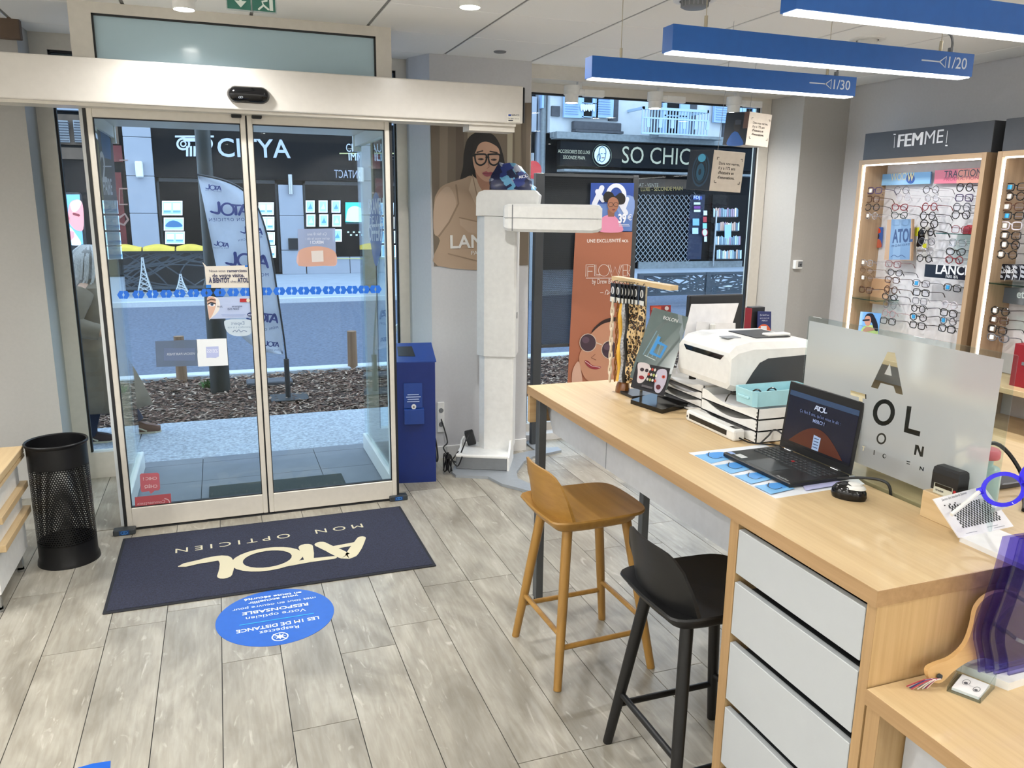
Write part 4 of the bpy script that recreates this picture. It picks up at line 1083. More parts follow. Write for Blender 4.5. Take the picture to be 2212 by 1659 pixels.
# ---------------------------------------------------------------- blue collection box
bx = thing('collection_box', 'tall blue cardboard collection box with a front pocket beside the door', 'box', (0, 0, 0))
A, B = V((.955, 4.79)), V((1.226, 4.745)); u = (B-A).normalized(); v = V((-u.y, u.x)); dpt = .26; hh = .79
P_ = [A, B, B+v*dpt, A+v*dpt]
MB().prism([(q.x, q.y, 0) for q in P_], (0, 0, hh)).build('body', 'blue_board', bx)
zr = .05
T0 = [V((q.x, q.y, hh)) for q in P_]; c0 = sum((q for q in T0), V((0, 0, 0)))/4
rb = [T0[0]-V((u.x, u.y, 0))*.0, T0[1]+V((u.x, u.y, 0))*.008, T0[2], T0[3]]
mb = MB(); lid = [rb[0]+V((0, 0, .0)), rb[1], rb[2]+V((0, 0, .075)), rb[3]+V((0, 0, .075))]
mb.prism(lid, (0, 0, .006)); mb.prism([rb[1]+V((0, 0, 0)), rb[2], rb[2]+V((0, 0, .075))], V((-u.x*.004, -u.y*.004, 0))); mb.prism([rb[0], rb[3], rb[3]+V((0, 0, .075))], V((u.x*.004, u.y*.004, 0)))
mb.prism([rb[2], rb[3], rb[3]+V((0, 0, .075)), rb[2]+V((0, 0, .075))], V((-v.x*.004, -v.y*.004, 0)))
mb.build('sloped_lid', 'blue_pocket', bx)
def lp_(a, b, h=.0065): return (lid[0]*(1-a)+lid[1]*a)*(1-b)+(lid[3]*(1-a)+lid[2]*a)*b+V((0, 0, h))
MB().prism([lp_(.18, .3), lp_(.56, .26), lp_(.52, .8), lp_(.18, .8)], (0, 0, .001)).build('slot_opening', 'black_plastic', bx)
def fp(a, z, d=0): q = A+(B-A)*a-v*d; return V((q.x, q.y, z))
mb = MB(); 
for i in range(6):
    pass
mb.prism([fp(.28, .5, .0), fp(.28, .49, .03), fp(.28, .4, .032), fp(.28, .4, 0)], (B.x-A.x)*.45*V((1, (B.y-A.y)/(B.x-A.x), 0)))
mb.build('pocket', 'blue_pocket', bx)
mb = MB(); mb.prism([fp(.28, .66, .006), fp(.7, .66, .006), fp(.7, .5, .012), fp(.28, .5, .012)], V((0, .004, 0))); mb.build('leaflet', 'blue_pocket', bx)
pr = Pr(lambda q: fp(q[0], q[1], .014), (-v.x, -v.y, 0))
for k, (a, b) in enumerate(((.36, .62), (.33, .66), (.36, .62), (.35, .63))): pr.rect(a, .585-k*.015, b, .591-k*.015, '#a9b8dc')
pr.ell(.5, .51, .055, .017, '#d8d8d8').ell(.5, .508, .02, .006, '#5a4a40'); pr.build('print', bx)

# ---------------------------------------------------------------- white measuring column
eq = thing('measuring_column', 'tall white lens measuring column with a side arm and grey foot', 'machine', (1.405, 4.90, 0), (0, 0, R(-25.75)))
foot = [(-.02, -.06), (.02, -.125), (.235, -.125), (.34, -.25), (.53, -.36), (.58, -.33), (.58, -.29), (.43, -.13), (.41, 0), (.44, .22), (.5, .35), (.69, .52), (.66, .6), (.57, .56), (.36, .38), (.3, .3), (.1, .3), (-.02, .1)]
MB().prism([(x, y, 0) for x, y in foot], (0, 0, .018)).build('foot_plate', 'base_grey', eq)
MB().box(0, .345, 0, .30, .018, .108, .004).build('base', 'light_grey_plastic', eq)
MB().box(-.003, .349, -.006, .31, .1, .122, .008, seg=2).prism([(.345, 0, .018), (.345, .3, .018), (.345, .3, .21), (.345, .14, .19), (.345, .05, .12), (.345, 0, .11)], (.014, 0, 0)).prism([(.0, .12, .1), (.0, .3, .1), (.0, .3, .16), (.0, .2, .16)], (.012, 0, 0)).build('base_cover', 'white_plastic', eq)
def oct_(x0, x1, y0, y1, c, z): return [(x0+c, y0, z), (x1-c*.25, y0, z), (x1, y0+c*.25, z), (x1, y1, z), (x0, y1, z), (x0, y0+c, z)]
MB().loft([oct_(.13, .365, .145, .33, .04, z) for z in (.12, .78)]).build('lower_column', 'white_plastic', eq)
MB().loft([oct_(.113, .378, .13, .345, .055, z) for z in (.77, .775, 1.685)]).build('upper_column', 'offwhite_plastic', eq)
MB().box(.379, .381, .2, .22, 1.02, 1.06).build('side_button', 'dark_grey', eq)
mb = MB(); pf_ = [(.113, 1.688), (.378, 1.688), (.5, 1.688), (.513, 1.768), (.52, 1.82), (.49, 1.851), (.165, 1.849), (.13, 1.835), (.115, 1.805)]
mb.prism([(x, .13, z) for x, z in pf_], (0, .215, 0)); mb.build('head', 'offwhite_plastic', eq)
mb = MB(); rings = []
for x, s in ((.305, .0), (.312, .86), (.335, .97), (.42, 1), (.86, 1.0), (.895, .93), (.912, .8), (.918, .6)):
    s = max(s, .75); cz = 1.681-.004*(x-.3); hz = .086*s; y0 = .06; hy = .075*s
    rings.append([(x, y0+hy*a, cz+hz*b) for a, b in ((-1, -.8), (-.8, -1), (.8, -1), (1, -.8), (1, .8), (.8, 1), (-.8, 1), (-1, .8))])
mb.loft(rings); mb.build('arm', 'white_plastic', eq)
MB().box(.31, .915, -.0165, -.0145, 1.678, 1.681).build('arm_seam', 'light_grey_plastic', eq)
MB().box(.36, .366, -.0175, -.0155, 1.6, 1.76).build('arm_seam', 'light_grey_plastic', eq)

# gift bag crumpled on top of the machine
g = random.Random(11)
bgm = MB(); rings = []
oc = V((1.80, 4.97, 1.852))
outl = [(0.0, 1.0), (.3, 1.02), (.62, .98), (.85, .9), (1.0, .6)]
for i in range(9):
    t = i/8; wv = (1-.62*t**1.6); h = .165*t
    ring = []
    for k in range(16):
        a = 2*math.pi*k/16; rx = .165*wv*(1+.08*g.uniform(-1, 1)); ry = .075*(1-.75*t)*(1+.15*g.uniform(-1, 1))
        ring.append((oc.x+.012+rx*math.cos(a)-.03*t, oc.y+ry*math.sin(a), oc.z+h*(1+.05*g.uniform(-1, 1))))
    rings.append(ring)
bgm.loft(rings)
def bagmat():
    m, nt, b = newmat('bag_pattern'); b.inputs['Roughness'].default_value = .35
    tc = N(nt, 'ShaderNodeTexCoord'); mp = N(nt, 'ShaderNodeMapping'); mp.inputs['Scale'].default_value = (1, .35, 1.1); mp.inputs['Rotation'].default_value = (0, .5, 0)
    vo = N(nt, 'ShaderNodeTexVoronoi', distance='CHEBYCHEV'); vo.inputs['Scale'].default_value = 19; vo.inputs['Randomness'].default_value = .75
    nt.links.new(tc.outputs['Object'], mp.inputs[0]); nt.links.new(mp.outputs[0], vo.inputs[0])
    sp = N(nt, 'ShaderNodeSeparateColor'); nt.links.new(vo.outputs['Color'], sp.inputs[0])
    rp = N(nt, 'ShaderNodeValToRGB'); rp.color_ramp.interpolation = 'CONSTANT'; e = rp.color_ramp.elements
    e[0].color = C('#141d44'); e[1].position = .42; e[1].color = C('#5f9cc0')
    for p_, c_ in ((.62, '#8e96a8'), (.78, '#22357a'), (.9, '#1a2450')): x = e.new(p_); x.color = C(c_)
    nt.links.new(sp.outputs[0], rp.inputs[0]); nt.links.new(rp.outputs[0], b.inputs['Base Color'])
bagmat()
o = bgm.build('gift_bag', 'bag_pattern', angle=25); tag(o, 'crumpled blue and grey patterned bag lying on the white column', 'bag')
pr = Pr(PY(4.88), (0, -1, 0)); pr.logo((1121, 386), (1141, 382), '#e6e8f0'); pr.build('print', o)

# power adaptor and cables beside the machine
ap = onz(1008, 962, .13)
o = MB().box(-.03, .03, -.02, .02, -.055, .055, .008, seg=2).build('power_adapter', 'black_plastic'); o.location = (ap.x+.02, ap.y-.02, .19); o.rotation_euler = (R(18), R(-14), R(-20)); tag(o, 'black power adapter leaning on the base of the white column', 'adapter')
cabs = []
def cable(pts, r, lab, m='cable_black', n=5, cat='cable'):
    o = MB().tube([V(q) for q in spline(pts, 6, False)], r, n).build('cable', m, smooth=True); tag(o, lab, cat); return o
s0 = ony(953, 905, 5.19)
e1 = onz(973, 981, .02)
cable([(s0.x, s0.y, s0.z), (s0.x+.03, 5.14, s0.z-.15), (1.36, 5.05, .12), (1.42, 4.98, .04), (1.44, 4.93, .1), (1.47, 4.9, .2), (ap.x+.02, ap.y-.02, .24)], .005, 'black cable from the wall socket to the power adapter')
pts = []
for k in range(22):
    a = k*1.25; pts.append((1.335+.03*math.cos(a)*(.6+.4*math.sin(k)), 4.86+.025*math.sin(a), .02+.075*(1+math.sin(a*.9+k))*.9))
cable([(1.43, 4.93, .13)]+pts+[(1.40, 4.86, .05), (1.43, 4.84, .12)], .0045, 'bundled black cable lying by the foot of the white column')
cable([(1.262, 5.0, .30), (1.27, 4.98, .12), (1.29, 4.97, .06), (1.3, 4.98, .1), (1.285, 5.0, .22), (1.27, 5.02, .08), (1.3, 5.03, .05), (1.29, 5.04, .2)], .006, 'thick looped black cable behind the blue box')
# wall socket plate
so = thing('wall_socket', 'white double wall socket on the pillar behind the blue box', 'socket', (1.385, 5.205, .3))
MB().box(-.025, .025, 0, .012, -.11, .11, .004).build('plate', 'white_plastic', so)
for z in (-.05, .05): MB().cyl((0, 0, z), (0, -.004, z), .017, None, 14).build('outlet', 'light_grey_plastic', so)

# remote on its cord
rm = thing('remote_control', 'small black remote hanging on a cord by the side window', 'remote', (1.262, 5.475, .985))
MB().box(-.018, .018, -.01, .01, -.055, .055, .008, seg=2).build('body', 'black_plastic', rm)
MB().box(.01, .045, -.012, -.009, -.02, .055).build('paper_label', 'paper', rm)
MB().tube([(0, 0, .05), (-.004, 0, .3), (-.012, -.005, .9), (-.02, 0, 1.68)], .0025, 4).build('cord', 'cable_black', rm)
MB().tube(spline([(.005, 0, -.05), (.018, 0, -.09), (.015, 0, -.12), (.003, 0, -.1), (.0, 0, -.06)], 4, False), .0015, 4).build('strap', 'mid_grey', rm)
# white door handle outside the narrow window
hd = ony(870, 715, 5.62)
mb = MB().tube(spline([(hd.x-.055, 5.66, hd.z-.02), (hd.x-.03, 5.655, hd.z+.035), (hd.x+.03, 5.65, hd.z+.055), (hd.x+.06, 5.64, hd.z+.05)], 5, False), .014, 8).cyl((hd.x+.03, 5.59, hd.z+.01), (hd.x+.03, 5.66, hd.z+.01), .022, None, 10)
mb.build('lever_handle', 'white_plastic', bpy.data.objects['window_2'], smooth=True)
# grey mat in the porch
pm = MB().box(0, .82, 0, .425, -.001, .01, .003).build('porch_mat', 'porch_mat'); pm.location = (-.155, 4.65, 0); tag(pm, 'dark grey doormat on the porch tiles', 'mat')

# ---------------------------------------------------------------- portrait poster on the pillar
M = PY(5.213)
pr = Pr(M, (0, -1, 0), .0003)
def q_(x, y): return (x, y)
pr.slab([(929, 225), (1148, 222), (1141, 573), (938, 575)], .004, '#6f6252')
for (a, b, c) in ((950, 968, '#857868'), (985, 1003, '#5d5144'), (1010, 1028, '#988c78'), (1096, 1108, '#a39a84'), (1112, 1126, '#7f735f'), (1128, 1137, '#5e5344')): pr.poly([(a, 225), (b, 224), (b-2, 420), (a-1, 430)], c)
pr.blob([(1002, 330), (1010, 300), (1030, 285), (1050, 284), (1070, 296), (1084, 325), (1092, 370), (1090, 420), (1070, 440), (1020, 430), (995, 395), (1000, 360)], '#14100e')
pr.blob([(942, 420), (958, 400), (1000, 386), (1020, 380), (1050, 400), (1080, 392), (1098, 405), (1112, 425), (1114, 470), (1108, 573), (945, 574), (950, 520), (938, 500), (938, 440)], '#ab937c')
pr.blob([(938, 440), (960, 405), (975, 410), (985, 440), (975, 470), (955, 500), (938, 505)], '#b8a08a')
pr.stroke([(985, 400), (990, 440), (970, 480), (948, 510)], .012, '#8d7762'); pr.poly([(992, 470), (1030, 478), (1030, 505), (1012, 502), (994, 486)], '#b39c86'); pr.stroke([(992, 470), (1032, 479)], .008, '#8d7762'); pr.stroke([(968, 548), (1035, 565), (1100, 562)], .008, '#8d7762')
pr.poly([(1020, 378), (1050, 410), (1062, 430), (1040, 470), (1012, 410)], '#c0aa93'); pr.stroke([(1020, 378), (1034, 440), (1046, 478)], .006, '#8d7762')
pr.blob([(1028, 362), (1060, 380), (1066, 400), (1060, 425), (1048, 420), (1032, 395)], '#a87c64')
pr.blob([(1021, 330), (1028, 308), (1045, 298), (1065, 303), (1077, 322), (1080, 345), (1074, 372), (1060, 390), (1046, 391), (1030, 376), (1022, 354)], '#c39a80')
pr.blob([(1021, 335), (1024, 305), (1045, 291), (1068, 298), (1082, 330), (1072, 316), (1050, 306), (1034, 312), (1026, 330)], '#17110e')
pr.stroke([(1030, 329), (1042, 326)], .009, '#3a2820'); pr.stroke([(1058, 327), (1073, 330)], .009, '#3a2820')
pr.ell(1038, 344, 6.5, 2.3, '#4a3228').ell(1066, 345, 6.5, 2.3, '#4a3228').ell(1039, 344, 2.6, 2.2, '#140d0a').ell(1067, 345, 2.6, 2.2, '#140d0a')
for cx in (1038, 1066): pr.poly(spline([(cx-13, 333), (cx, 333), (cx+12, 334), (cx+11, 350), (cx, 357), (cx-10, 352)], 3), '#b88f78') if False else None
for cx in (1037.5, 1066.5): pr.stroke(spline([(cx-13, 334), (cx, 333), (cx+12, 335), (cx+10.5, 350), (cx, 357), (cx-10, 351), (cx-13, 334)], 4, False), .011, '#0e0c0c')
pr.stroke([(1049, 340), (1055, 340)], .01, '#0e0c0c'); pr.stroke([(1012, 334), (1025, 337)], .013, '#0e0c0c')
pr.stroke([(1053, 350), (1056, 361), (1051, 364)], .004, '#9a6c56'); pr.blob([(1041, 374), (1049, 370), (1054, 372), (1060, 371), (1066, 375), (1056, 381), (1048, 381)], '#a0545a'); pr.stroke([(1042, 374.5), (1054, 375.5), (1065, 375)], .003, '#6a2c34')
WT = '#dedcd8'
pr.text('LANCEL', (972, 536), (1110, 532.5), WT, h=.085, bold=.02); pr.text('PARIS 1876', (1017, 550), (1075, 548.5), WT, h=.026)
o = pr.build('portrait_poster', None, 'print'); tag(o, 'large poster of a woman in beige jacket and black glasses on the pillar', 'poster')

# ---------------------------------------------------------------- person walking outside
mat('hair_dark', '#8a8682', .55, var=.35, scale=60, stretch=(6, 6, .6))
pe = thing('person', 'person with long grey hair and beige trench coat walking past the side window', 'person', (-.93, 6.5, GZ), (0, 0, 0))
def skin(name, pts, edges, m, parent, sub=2):
    me = bpy.data.meshes.new(name); me.from_pydata([p[:3] for p in pts], edges, []); o = link(name, me, parent)
    md = o.modifiers.new('skin', 'SKIN'); md.use_smooth_shade = True
    for i, p in enumerate(pts):
        sv = me.skin_vertices[0].data[i]; sv.radius = (p[3], p[4] if len(p) > 4 else p[3]); sv.use_root = (i == 0)
    sd = o.modifiers.new('sub', 'SUBSURF'); sd.levels = sub; sd.render_levels = sub
    me.materials.append(MATS[m]); return o
# walking towards +x, seen from her right side; slightly bent forward
B_ = [(-.03, 0, .78, .13, .11), (-.02, 0, .95, .12, .1), (0, 0, 1.1, .14, .13), (.03, 0, 1.2, .055, .05), (.05, 0, 1.27, .075, .07), (.055, 0, 1.36, .082, .078), (.05, 0, 1.41, .05, .05),
      (0, -.17, 1.14, .05), (-.09, -.24, .93, .043), (.1, -.24, .84, .034), (.16, -.22, .85, .03), (0, .17, 1.14, .05), (-.04, .22, .92, .042), (.14, .2, .83, .034), (.2, .18, .84, .03),
      (-.02, -.08, .72, .085), (.0, -.085, .42, .06), (-.1, -.085, .1, .042), (-.06, -.085, .04, .035), (-.03, .08, .72, .085), (.12, .085, .42, .06), (.2, .085, .1, .042), (.25, .085, .05, .035),
      (.125, 0, 1.33, .02), (.1, 0, 1.27, .03)]
E_ = [(0, 1), (1, 2), (2, 3), (3, 4), (4, 5), (5, 6), (2, 7), (7, 8), (8, 9), (9, 10), (2, 11), (11, 12), (12, 13), (13, 14), (0, 15), (15, 16), (16, 17), (17, 18), (0, 19), (19, 20), (20, 21), (21, 22), (5, 23), (4, 24)]
skin('body', B_, E_, 'skin', pe)
# hand fingers (near hand)
for k in range(5):
    f0 = V((.17, -.235+.013*k, .85)); mbk = [(*f0, .011), (f0.x+.035, f0.y, f0.z-.012, .0095), (f0.x+.055-.004*abs(k-2), f0.y+.004, f0.z-.035, .008)]
    if k == 4: mbk = [(.15, -.2, .86, .012), (.175, -.185, .875, .01), (.2, -.185, .87, .009)]
    skin('finger', mbk, [(0, 1), (1, 2)], 'skin', pe, 1)
# coat: body with flared skirt, collar, sleeves
mb = MB(); rings = []; n = 20
for (z, cx, rx, ry) in ((.24, .02, .33, .2), (.34, .02, .3, .19), (.5, .0, .255, .18), (.68, -.02, .2, .165), (.8, -.025, .165, .15), (.84, -.025, .16, .145), (.95, -.02, .165, .155), (1.08, 0, .16, .18), (1.15, .015, .13, .17), (1.19, .03, .085, .1), (1.215, .035, .075, .075)):
    ring = []
    for k in range(n):
        a = 2*math.pi*k/n; fold = 1+(.07*math.sin(5*a+z*3) if z < .8 else 0)
        ring.append((cx+rx*fold*math.cos(a), ry*fold*math.sin(a), z))
    rings.append(ring)
mb.loft(rings, caps=False); o = mb.build('coat', 'coat_beige', pe, smooth=True); md = o.modifiers.new('s', 'SOLIDIFY'); md.thickness = .008; md.offset = 1
MB().lathe([(.168, .81), (.17, .825), (.17, .855), (.165, .86)], 20, (-.025, 0, 0), 1, .93, caps=False).build('belt', 'coat_beige', pe, smooth=True)
mb = MB().tube(spline([(.0, -.16, 1.13), (-.05, -.225, 1.03), (-.09, -.25, .93), (-.02, -.255, .885), (.09, -.245, .85)], 4, False), [.075, .078, .08, .08, .08, .08, .082, .085, .085, .082, .078, .072, .068, .066, .062, .06, .058], 12)
mb.build('sleeve', 'coat_beige', pe, smooth=True)
MB().tube(spline([(.0, .16, 1.13), (-.02, .215, 1.03), (-.04, .23, .93), (.04, .22, .88), (.12, .205, .84)], 4, False), .07, 12).build('sleeve', 'coat_beige', pe, smooth=True)
# jeans below the coat
MB().tube([(.0, -.085, .5), (-.03, -.085, .33), (-.085, -.085, .14), (-.1, -.085, .07)], [.085, .082, .078, .085], 12).build('trouser_leg', 'jeans', pe, smooth=True)
MB().tube([(.07, .085, .5), (.13, .085, .33), (.19, .085, .16), (.215, .085, .09)], [.085, .08, .076, .08], 12).build('trouser_leg', 'jeans', pe, smooth=True)
for (x0, y0, m, rot) in ((-.12, -.085, 'shoe_maroon', 0), (.2, .085, 'shoe_tan', .0)):
    mb = MB(); rings = []
    for t, w_, h in ((-.06, .03, .085), (-.03, .04, .09), (.03, .042, .085), (.09, .043, .06), (.15, .045, .045), (.185, .03, .032)):
        rings.append([(x0+t+.02, y0+w_*a, .012+h*b) for a, b in ((-1, 0), (-1, .5), (-.6, 1), (.6, 1), (1, .5), (1, 0))])
    mb.loft(rings); sh = mb.build('shoe', m, pe, smooth=True)
    MB().prism([(x0+.02+t, y0+w_, 0) for t, w_ in ((-.065, -.03), (-.02, -.042), (.06, -.044), (.15, -.047), (.19, -.02), (.19, .02), (.15, .047), (.06, .044), (-.02, .042), (-.065, .03))], (0, 0, .014)).build('sole', 'shoe_sole', sh)
    MB().tube([(x0+.05, y0-.044, .05), (x0+.08, y0-.046, .035), (x0+.11, y0-.046, .02)], .006, 4).build('stripe', 'shoe_sole', sh)
# hair: long grey, over shoulders and back
mb = MB(); rings = []; g = random.Random(5)
for (z, cx, rx, ry) in ((.98, -.085, .08, .1), (1.04, -.075, .115, .13), (1.12, -.055, .125, .14), (1.2, -.02, .125, .13), (1.28, .0, .125, .125), (1.36, .02, .12, .115), (1.41, .035, .1, .095), (1.44, .04, .065, .06), (1.455, .04, .02, .02)):
    ring = []
    for k in range(28):
        a = 2*math.pi*k/28; cut = 1.0
        if math.cos(a) > .55 and z < 1.4: cut = .62
        s_ = 1+.06*math.sin(7*a+z*9)+.04*g.uniform(-1, 1)
        ring.append((cx+rx*s_*cut*math.cos(a), ry*s_*math.sin(a), z))
    rings.append(ring)
mb.loft(rings); mb.build('hair', 'hair_dark', pe, smooth=True)
mb = MB()
for k in range(60):
    a = g.uniform(.3*math.pi, 1.7*math.pi); r1 = .118*g.uniform(.97, 1.06); zb = g.uniform(.95, 1.12); sw = g.uniform(-.03, .03)
    P_ = [V((.04+.05*math.cos(a), .05*math.sin(a), 1.45)), V((.02+r1*math.cos(a), r1*math.sin(a), 1.36)), V((0+r1*1.07*math.cos(a), 1.08*r1*math.sin(a), 1.22)), V((-.06+r1*math.cos(a)+sw, 1.05*r1*math.sin(a)+sw, zb))]
    mb.tube(spline(P_, 3, False), [.005, .007, .008, .009, .009, .009, .009, .008, .006, .003], 4)
mb.build('hair_strands', 'hair_grey', pe, smooth=True)
# face: eyes, nose ridge, mouth on the far side of the hair
for s_ in (-1, 1):
    MB().ell((.118, .03*s_, 1.35), .012, .014, .012, 8, 6).build('eye', 'white_plastic', pe, smooth=True)
MB().tube([(.125, -.02, 1.285), (.132, 0, 1.288), (.125, .02, 1.285)], .006, 5).build('mouth', 'shoe_tan', pe, smooth=True)
MB().tube([(.13, 0, 1.35), (.148, 0, 1.325), (.138, 0, 1.315)], [.008, .012, .01], 6).build('nose', 'skin', pe, smooth=True)

# ---------------------------------------------------------------- perforated display panel with posters
PYP = 5.3
dp = thing('poster_stand', 'dark grey perforated panel on posts standing in the display window', 'poster stand', (0, 0, 0))
xl, xr = 2.1, 2.905; zt, zb = 1.978, .742
for a, b in ((xl, xl+.065), (xr-.045, xr)):
    MB().box(a, b, PYP-.02, PYP+.03, .012, zt, .003).build('post', 'dark_grey', dp)
    MB().box(a-.02, b+.02, PYP-.19, PYP+.09, 0, .012, .003).build('foot', 'base_grey', dp)
MB().box(xl+.065, xr-.045, PYP-.02, PYP+.03, zt-.02, zt).box(xl+.065, xr-.045, PYP-.02, PYP+.03, zb, zb+.02).build('rail', 'dark_grey', dp)
me = bpy.data.meshes.new('perforated_sheet'); me.from_pydata([(xl+.065, PYP, zb+.02), (xr-.045, PYP, zb+.02), (xr-.045, PYP, zt-.02), (xl+.065, PYP, zt-.02)], [], [(0, 1, 2, 3)])
uv = me.uv_layers.new(name='UVMap')
for li, q in zip(range(4), ((0, 0), (1, 0), (1, 1), (0, 1))): uv.data[li].uv = (q[0]*92, q[1]*190)
me.materials.append(MATS['panel_mesh']); link('perforated_sheet', me, dp)
M = PY(PYP-.03)
pr = Pr(M, (0, -1, 0), .0003)
pr.slab([(1277, 395), (1370, 395), (1365, 500), (1272, 499)], .003, '#25489a')
pr.poly([(1276, 440), (1368, 440), (1365, 499), (1273, 499)], '#5f7fc0'); pr.blob([(1330, 430), (1368, 425), (1366, 470), (1340, 465)], '#7f9ad0')
pr.ring(1331, 421, 22, 25, 9, '#dfe3f0', wy=9); pr.stroke([(1284, 440), (1300, 406)], .04, '#dfe3f0'); pr.stroke([(1290, 414), (1302, 432)], .035, '#dfe3f0'); pr.stroke([(1348, 450), (1355, 430)], .03, '#dfe3f0'); pr.stroke([(1340, 440), (1352, 460)], .035, '#dfe3f0'); pr.ring(1290, 455, 10, 13, 5, '#dfe3f0')
pr.blob([(1303, 424), (1310, 414), (1322, 416), (1328, 424), (1340, 416), (1350, 424), (1349, 438), (1338, 442), (1318, 436), (1306, 436)], '#15110f', 3)
pr.blob([(1294, 500), (1294, 478), (1305, 467), (1322, 464), (1336, 476), (1344, 500)], '#e28fae'); pr.poly([(1312, 452), (1328, 454), (1326, 468), (1313, 468)], '#8d5c46')
pr.blob([(1314, 432), (1322, 426), (1332, 429), (1336, 440), (1332, 454), (1324, 460), (1316, 454), (1312, 444)], '#a56f55')
for cx in (1319, 1330): pr.ring(cx, 442, 5.5, 5, .9, '#1a1412')
pr.ell(1325, 453, 3.6, 1.6, '#7a3238')
pr.text('39', (1335, 481), (1352, 480), '#eef0f6', bold=.04, h=.06); pr.text('€', (1355, 476), (1364, 475.5), '#eef0f6', h=.04); pr.rect(1336, 484, 1358, 485.5, '#cfd6e8'); pr.rect(1336, 487.5, 1360, 488.6, '#cfd6e8')
o = pr.build('blue_poster', None); tag(o, 'blue poster of a girl in pink with price 39 euros on the dark panel', 'poster')
pr = Pr(M, (0, -1, 0), .0003)
pr.slab([(1243, 502), (1366, 501), (1344, 900), (1222, 900)], .003, '#a5654a')
WH = '#e9e4dd'
pr.text('UNE EXCLUSIVITÉ', (1268, 524), (1341, 523), WH, bold=.015); pr.logo((1343, 523), (1358, 523), WH, hs=1.2)
# outlined word: letters as line work
pr.stroke([(1265, 597), (1265.5, 572), (1282, 572)], .004, WH).stroke([(1269, 597), (1269.5, 576), (1281, 576)], .004, WH).stroke([(1269, 586), (1279, 586)], .004, WH)
pr.stroke([(1284, 572), (1284, 596), (1296, 596)], .004, WH).stroke([(1287, 572), (1287, 593), (1296, 593)], .004, WH); pr.ring(1304, 584, 12, 13, .9, WH)
pr.stroke([(1313, 572), (1321, 596), (1328, 576), (1335, 596), (1343, 572)], .004, WH).stroke([(1317, 572), (1321, 588)], .003, WH).stroke([(1339, 572), (1335, 588)], .003, WH)
pr.stroke([(1345, 596), (1345, 572), (1356, 572)], .004, WH).stroke([(1345, 584), (1353, 584)], .004, WH).stroke([(1345, 596), (1352, 596)], .004, WH).stroke([(1354, 596), (1355, 572), (1361, 575), (1359, 585), (1354, 586), (1360, 596)], .004, WH)
pr.rect(1265, 600, 1352, 601.3, WH); pr.text('by Drew Barrymore', (1278, 613), (1352, 612), WH, h=.036); pr.stroke([(1296, 632), (1302, 632)], .004, WH); pr.stroke(spline([(1306, 636), (1309, 626), (1313, 630), (1310, 636), (1315, 633), (1318, 629), (1319, 634), (1324, 628), (1326, 634), (1332, 628)], 3, False), .004, WH)
pr.blob([(1277, 720), (1295, 696), (1320, 686), (1346, 690), (1348, 740), (1300, 745)], '#2a1714')
pr.blob([(1262, 742), (1275, 722), (1300, 700), (1330, 694), (1350, 700), (1346, 780), (1338, 815), (1310, 826), (1270, 822), (1255, 800), (1250, 770)], '#b98468')
pr.blob([(1236, 800), (1248, 780), (1254, 800), (1256, 830), (1236, 832)], '#c9a08c')
for cx, cy in ((1269, 740), (1316, 755)):
    pr.ell(cx, cy, 18.5, 20, '#c9b8a8'); pr.ell(cx, cy, 17, 18.5, '#3f2c38'); pr.ell(cx-5, cy-6, 8, 7, '#5a4452')
pr.stroke([(1287, 740), (1298, 744)], .008, '#c9b8a8'); pr.stroke([(1284, 765), (1276, 772), (1286, 777)], .006, '#8a5a48')
pr.blob([(1262, 778), (1270, 780), (1278, 788), (1297, 792), (1288, 797), (1275, 795), (1265, 787)], '#8f2f3a'); pr.stroke([(1263, 780), (1277, 790), (1295, 793)], .003, '#e6d6d0')
o = pr.build('orange_poster', None); tag(o, 'tall orange poster with a smiling face in round sunglasses on the dark panel', 'poster')

# ---------------------------------------------------------------- hanging cardboard cubes
def cube(px, py, y, s, rot, lab, pic):
    c = ony(px, py, y)
    o = thing('hanging_cube', lab, 'cube', (c.x, y, c.z), (R(3), R(2), R(rot)), 'cardboard cubes hung in the window')
    h = s/2
    MB().box(-h, h, -h, h, -h, h, .002).build('box', 'card_beige', o)
    MB().cyl((0, 0, h), (0, 0, CZ-c.z), .0012, None, 4).build('thread', 'mid_grey', o)
    pr = Pr(lambda p: V((p[0]*s, -h, p[1]*s)), (0, -1, 0), .0004)
    for k, t in enumerate(('Dans nos verres,', 'il y a 175 ans', 'd\'histoire et', 'd\'innovations.')):
        pr.text(t, (-.3, .16-k*.115), (-.3+(.66, .53, .5, .54)[k], .16-k*.115), '#2a2420', bold=.015)
    for sx, sz in ((-1, 1), (1, 1), (1, -1), (-1, -1)):
        a, b = (.42 if sx > 0 else -.38)*1, (.33 if sz > 0 else -.29)
        pr.stroke([(a-sx*.06, b), (a, b), (a, b-sz*.06)], .003, '#2a2420', caps=False)
    pr.build('print', o)
    pr = Pr(lambda p: V((-h, -p[0]*s, p[1]*s)), (-1, 0, 0), .0004)
    pr.rect(-.498, -.498, .498, .498, '#10161f')
    if pic == 0:
        pr.ring(.05, 0, .36, .42, .05, '#1f3a4c'); pr.ring(.05, 0, .26, .32, .04, '#16303f'); pr.ell(.05, -.05, .17, .22, '#1d4a60'); pr.ell(.05, .3, .16, .1, '#3f8fae'); pr.ell(.03, -.05, .06, .08, '#0d1a24')
    else:
        pr.blob([(-.3, -.5), (-.2, -.2), (0, -.08), (.2, -.2), (.4, -.5)], '#1f5fae'); pr.ell(.05, .1, .16, .2, '#2a2422'); pr.rect(-.06, .12, .2, .26, '#3a3f48'); pr.rect(.3, 0, .498, .498, '#6a4e42')
    pr.build('picture', o)
    return o
mat('card_beige', '#cdc3b6', .8)
cube(1545, 370, 3.75, .205, 4, 'beige lens cube with a camera picture hanging lower in the window', 0)
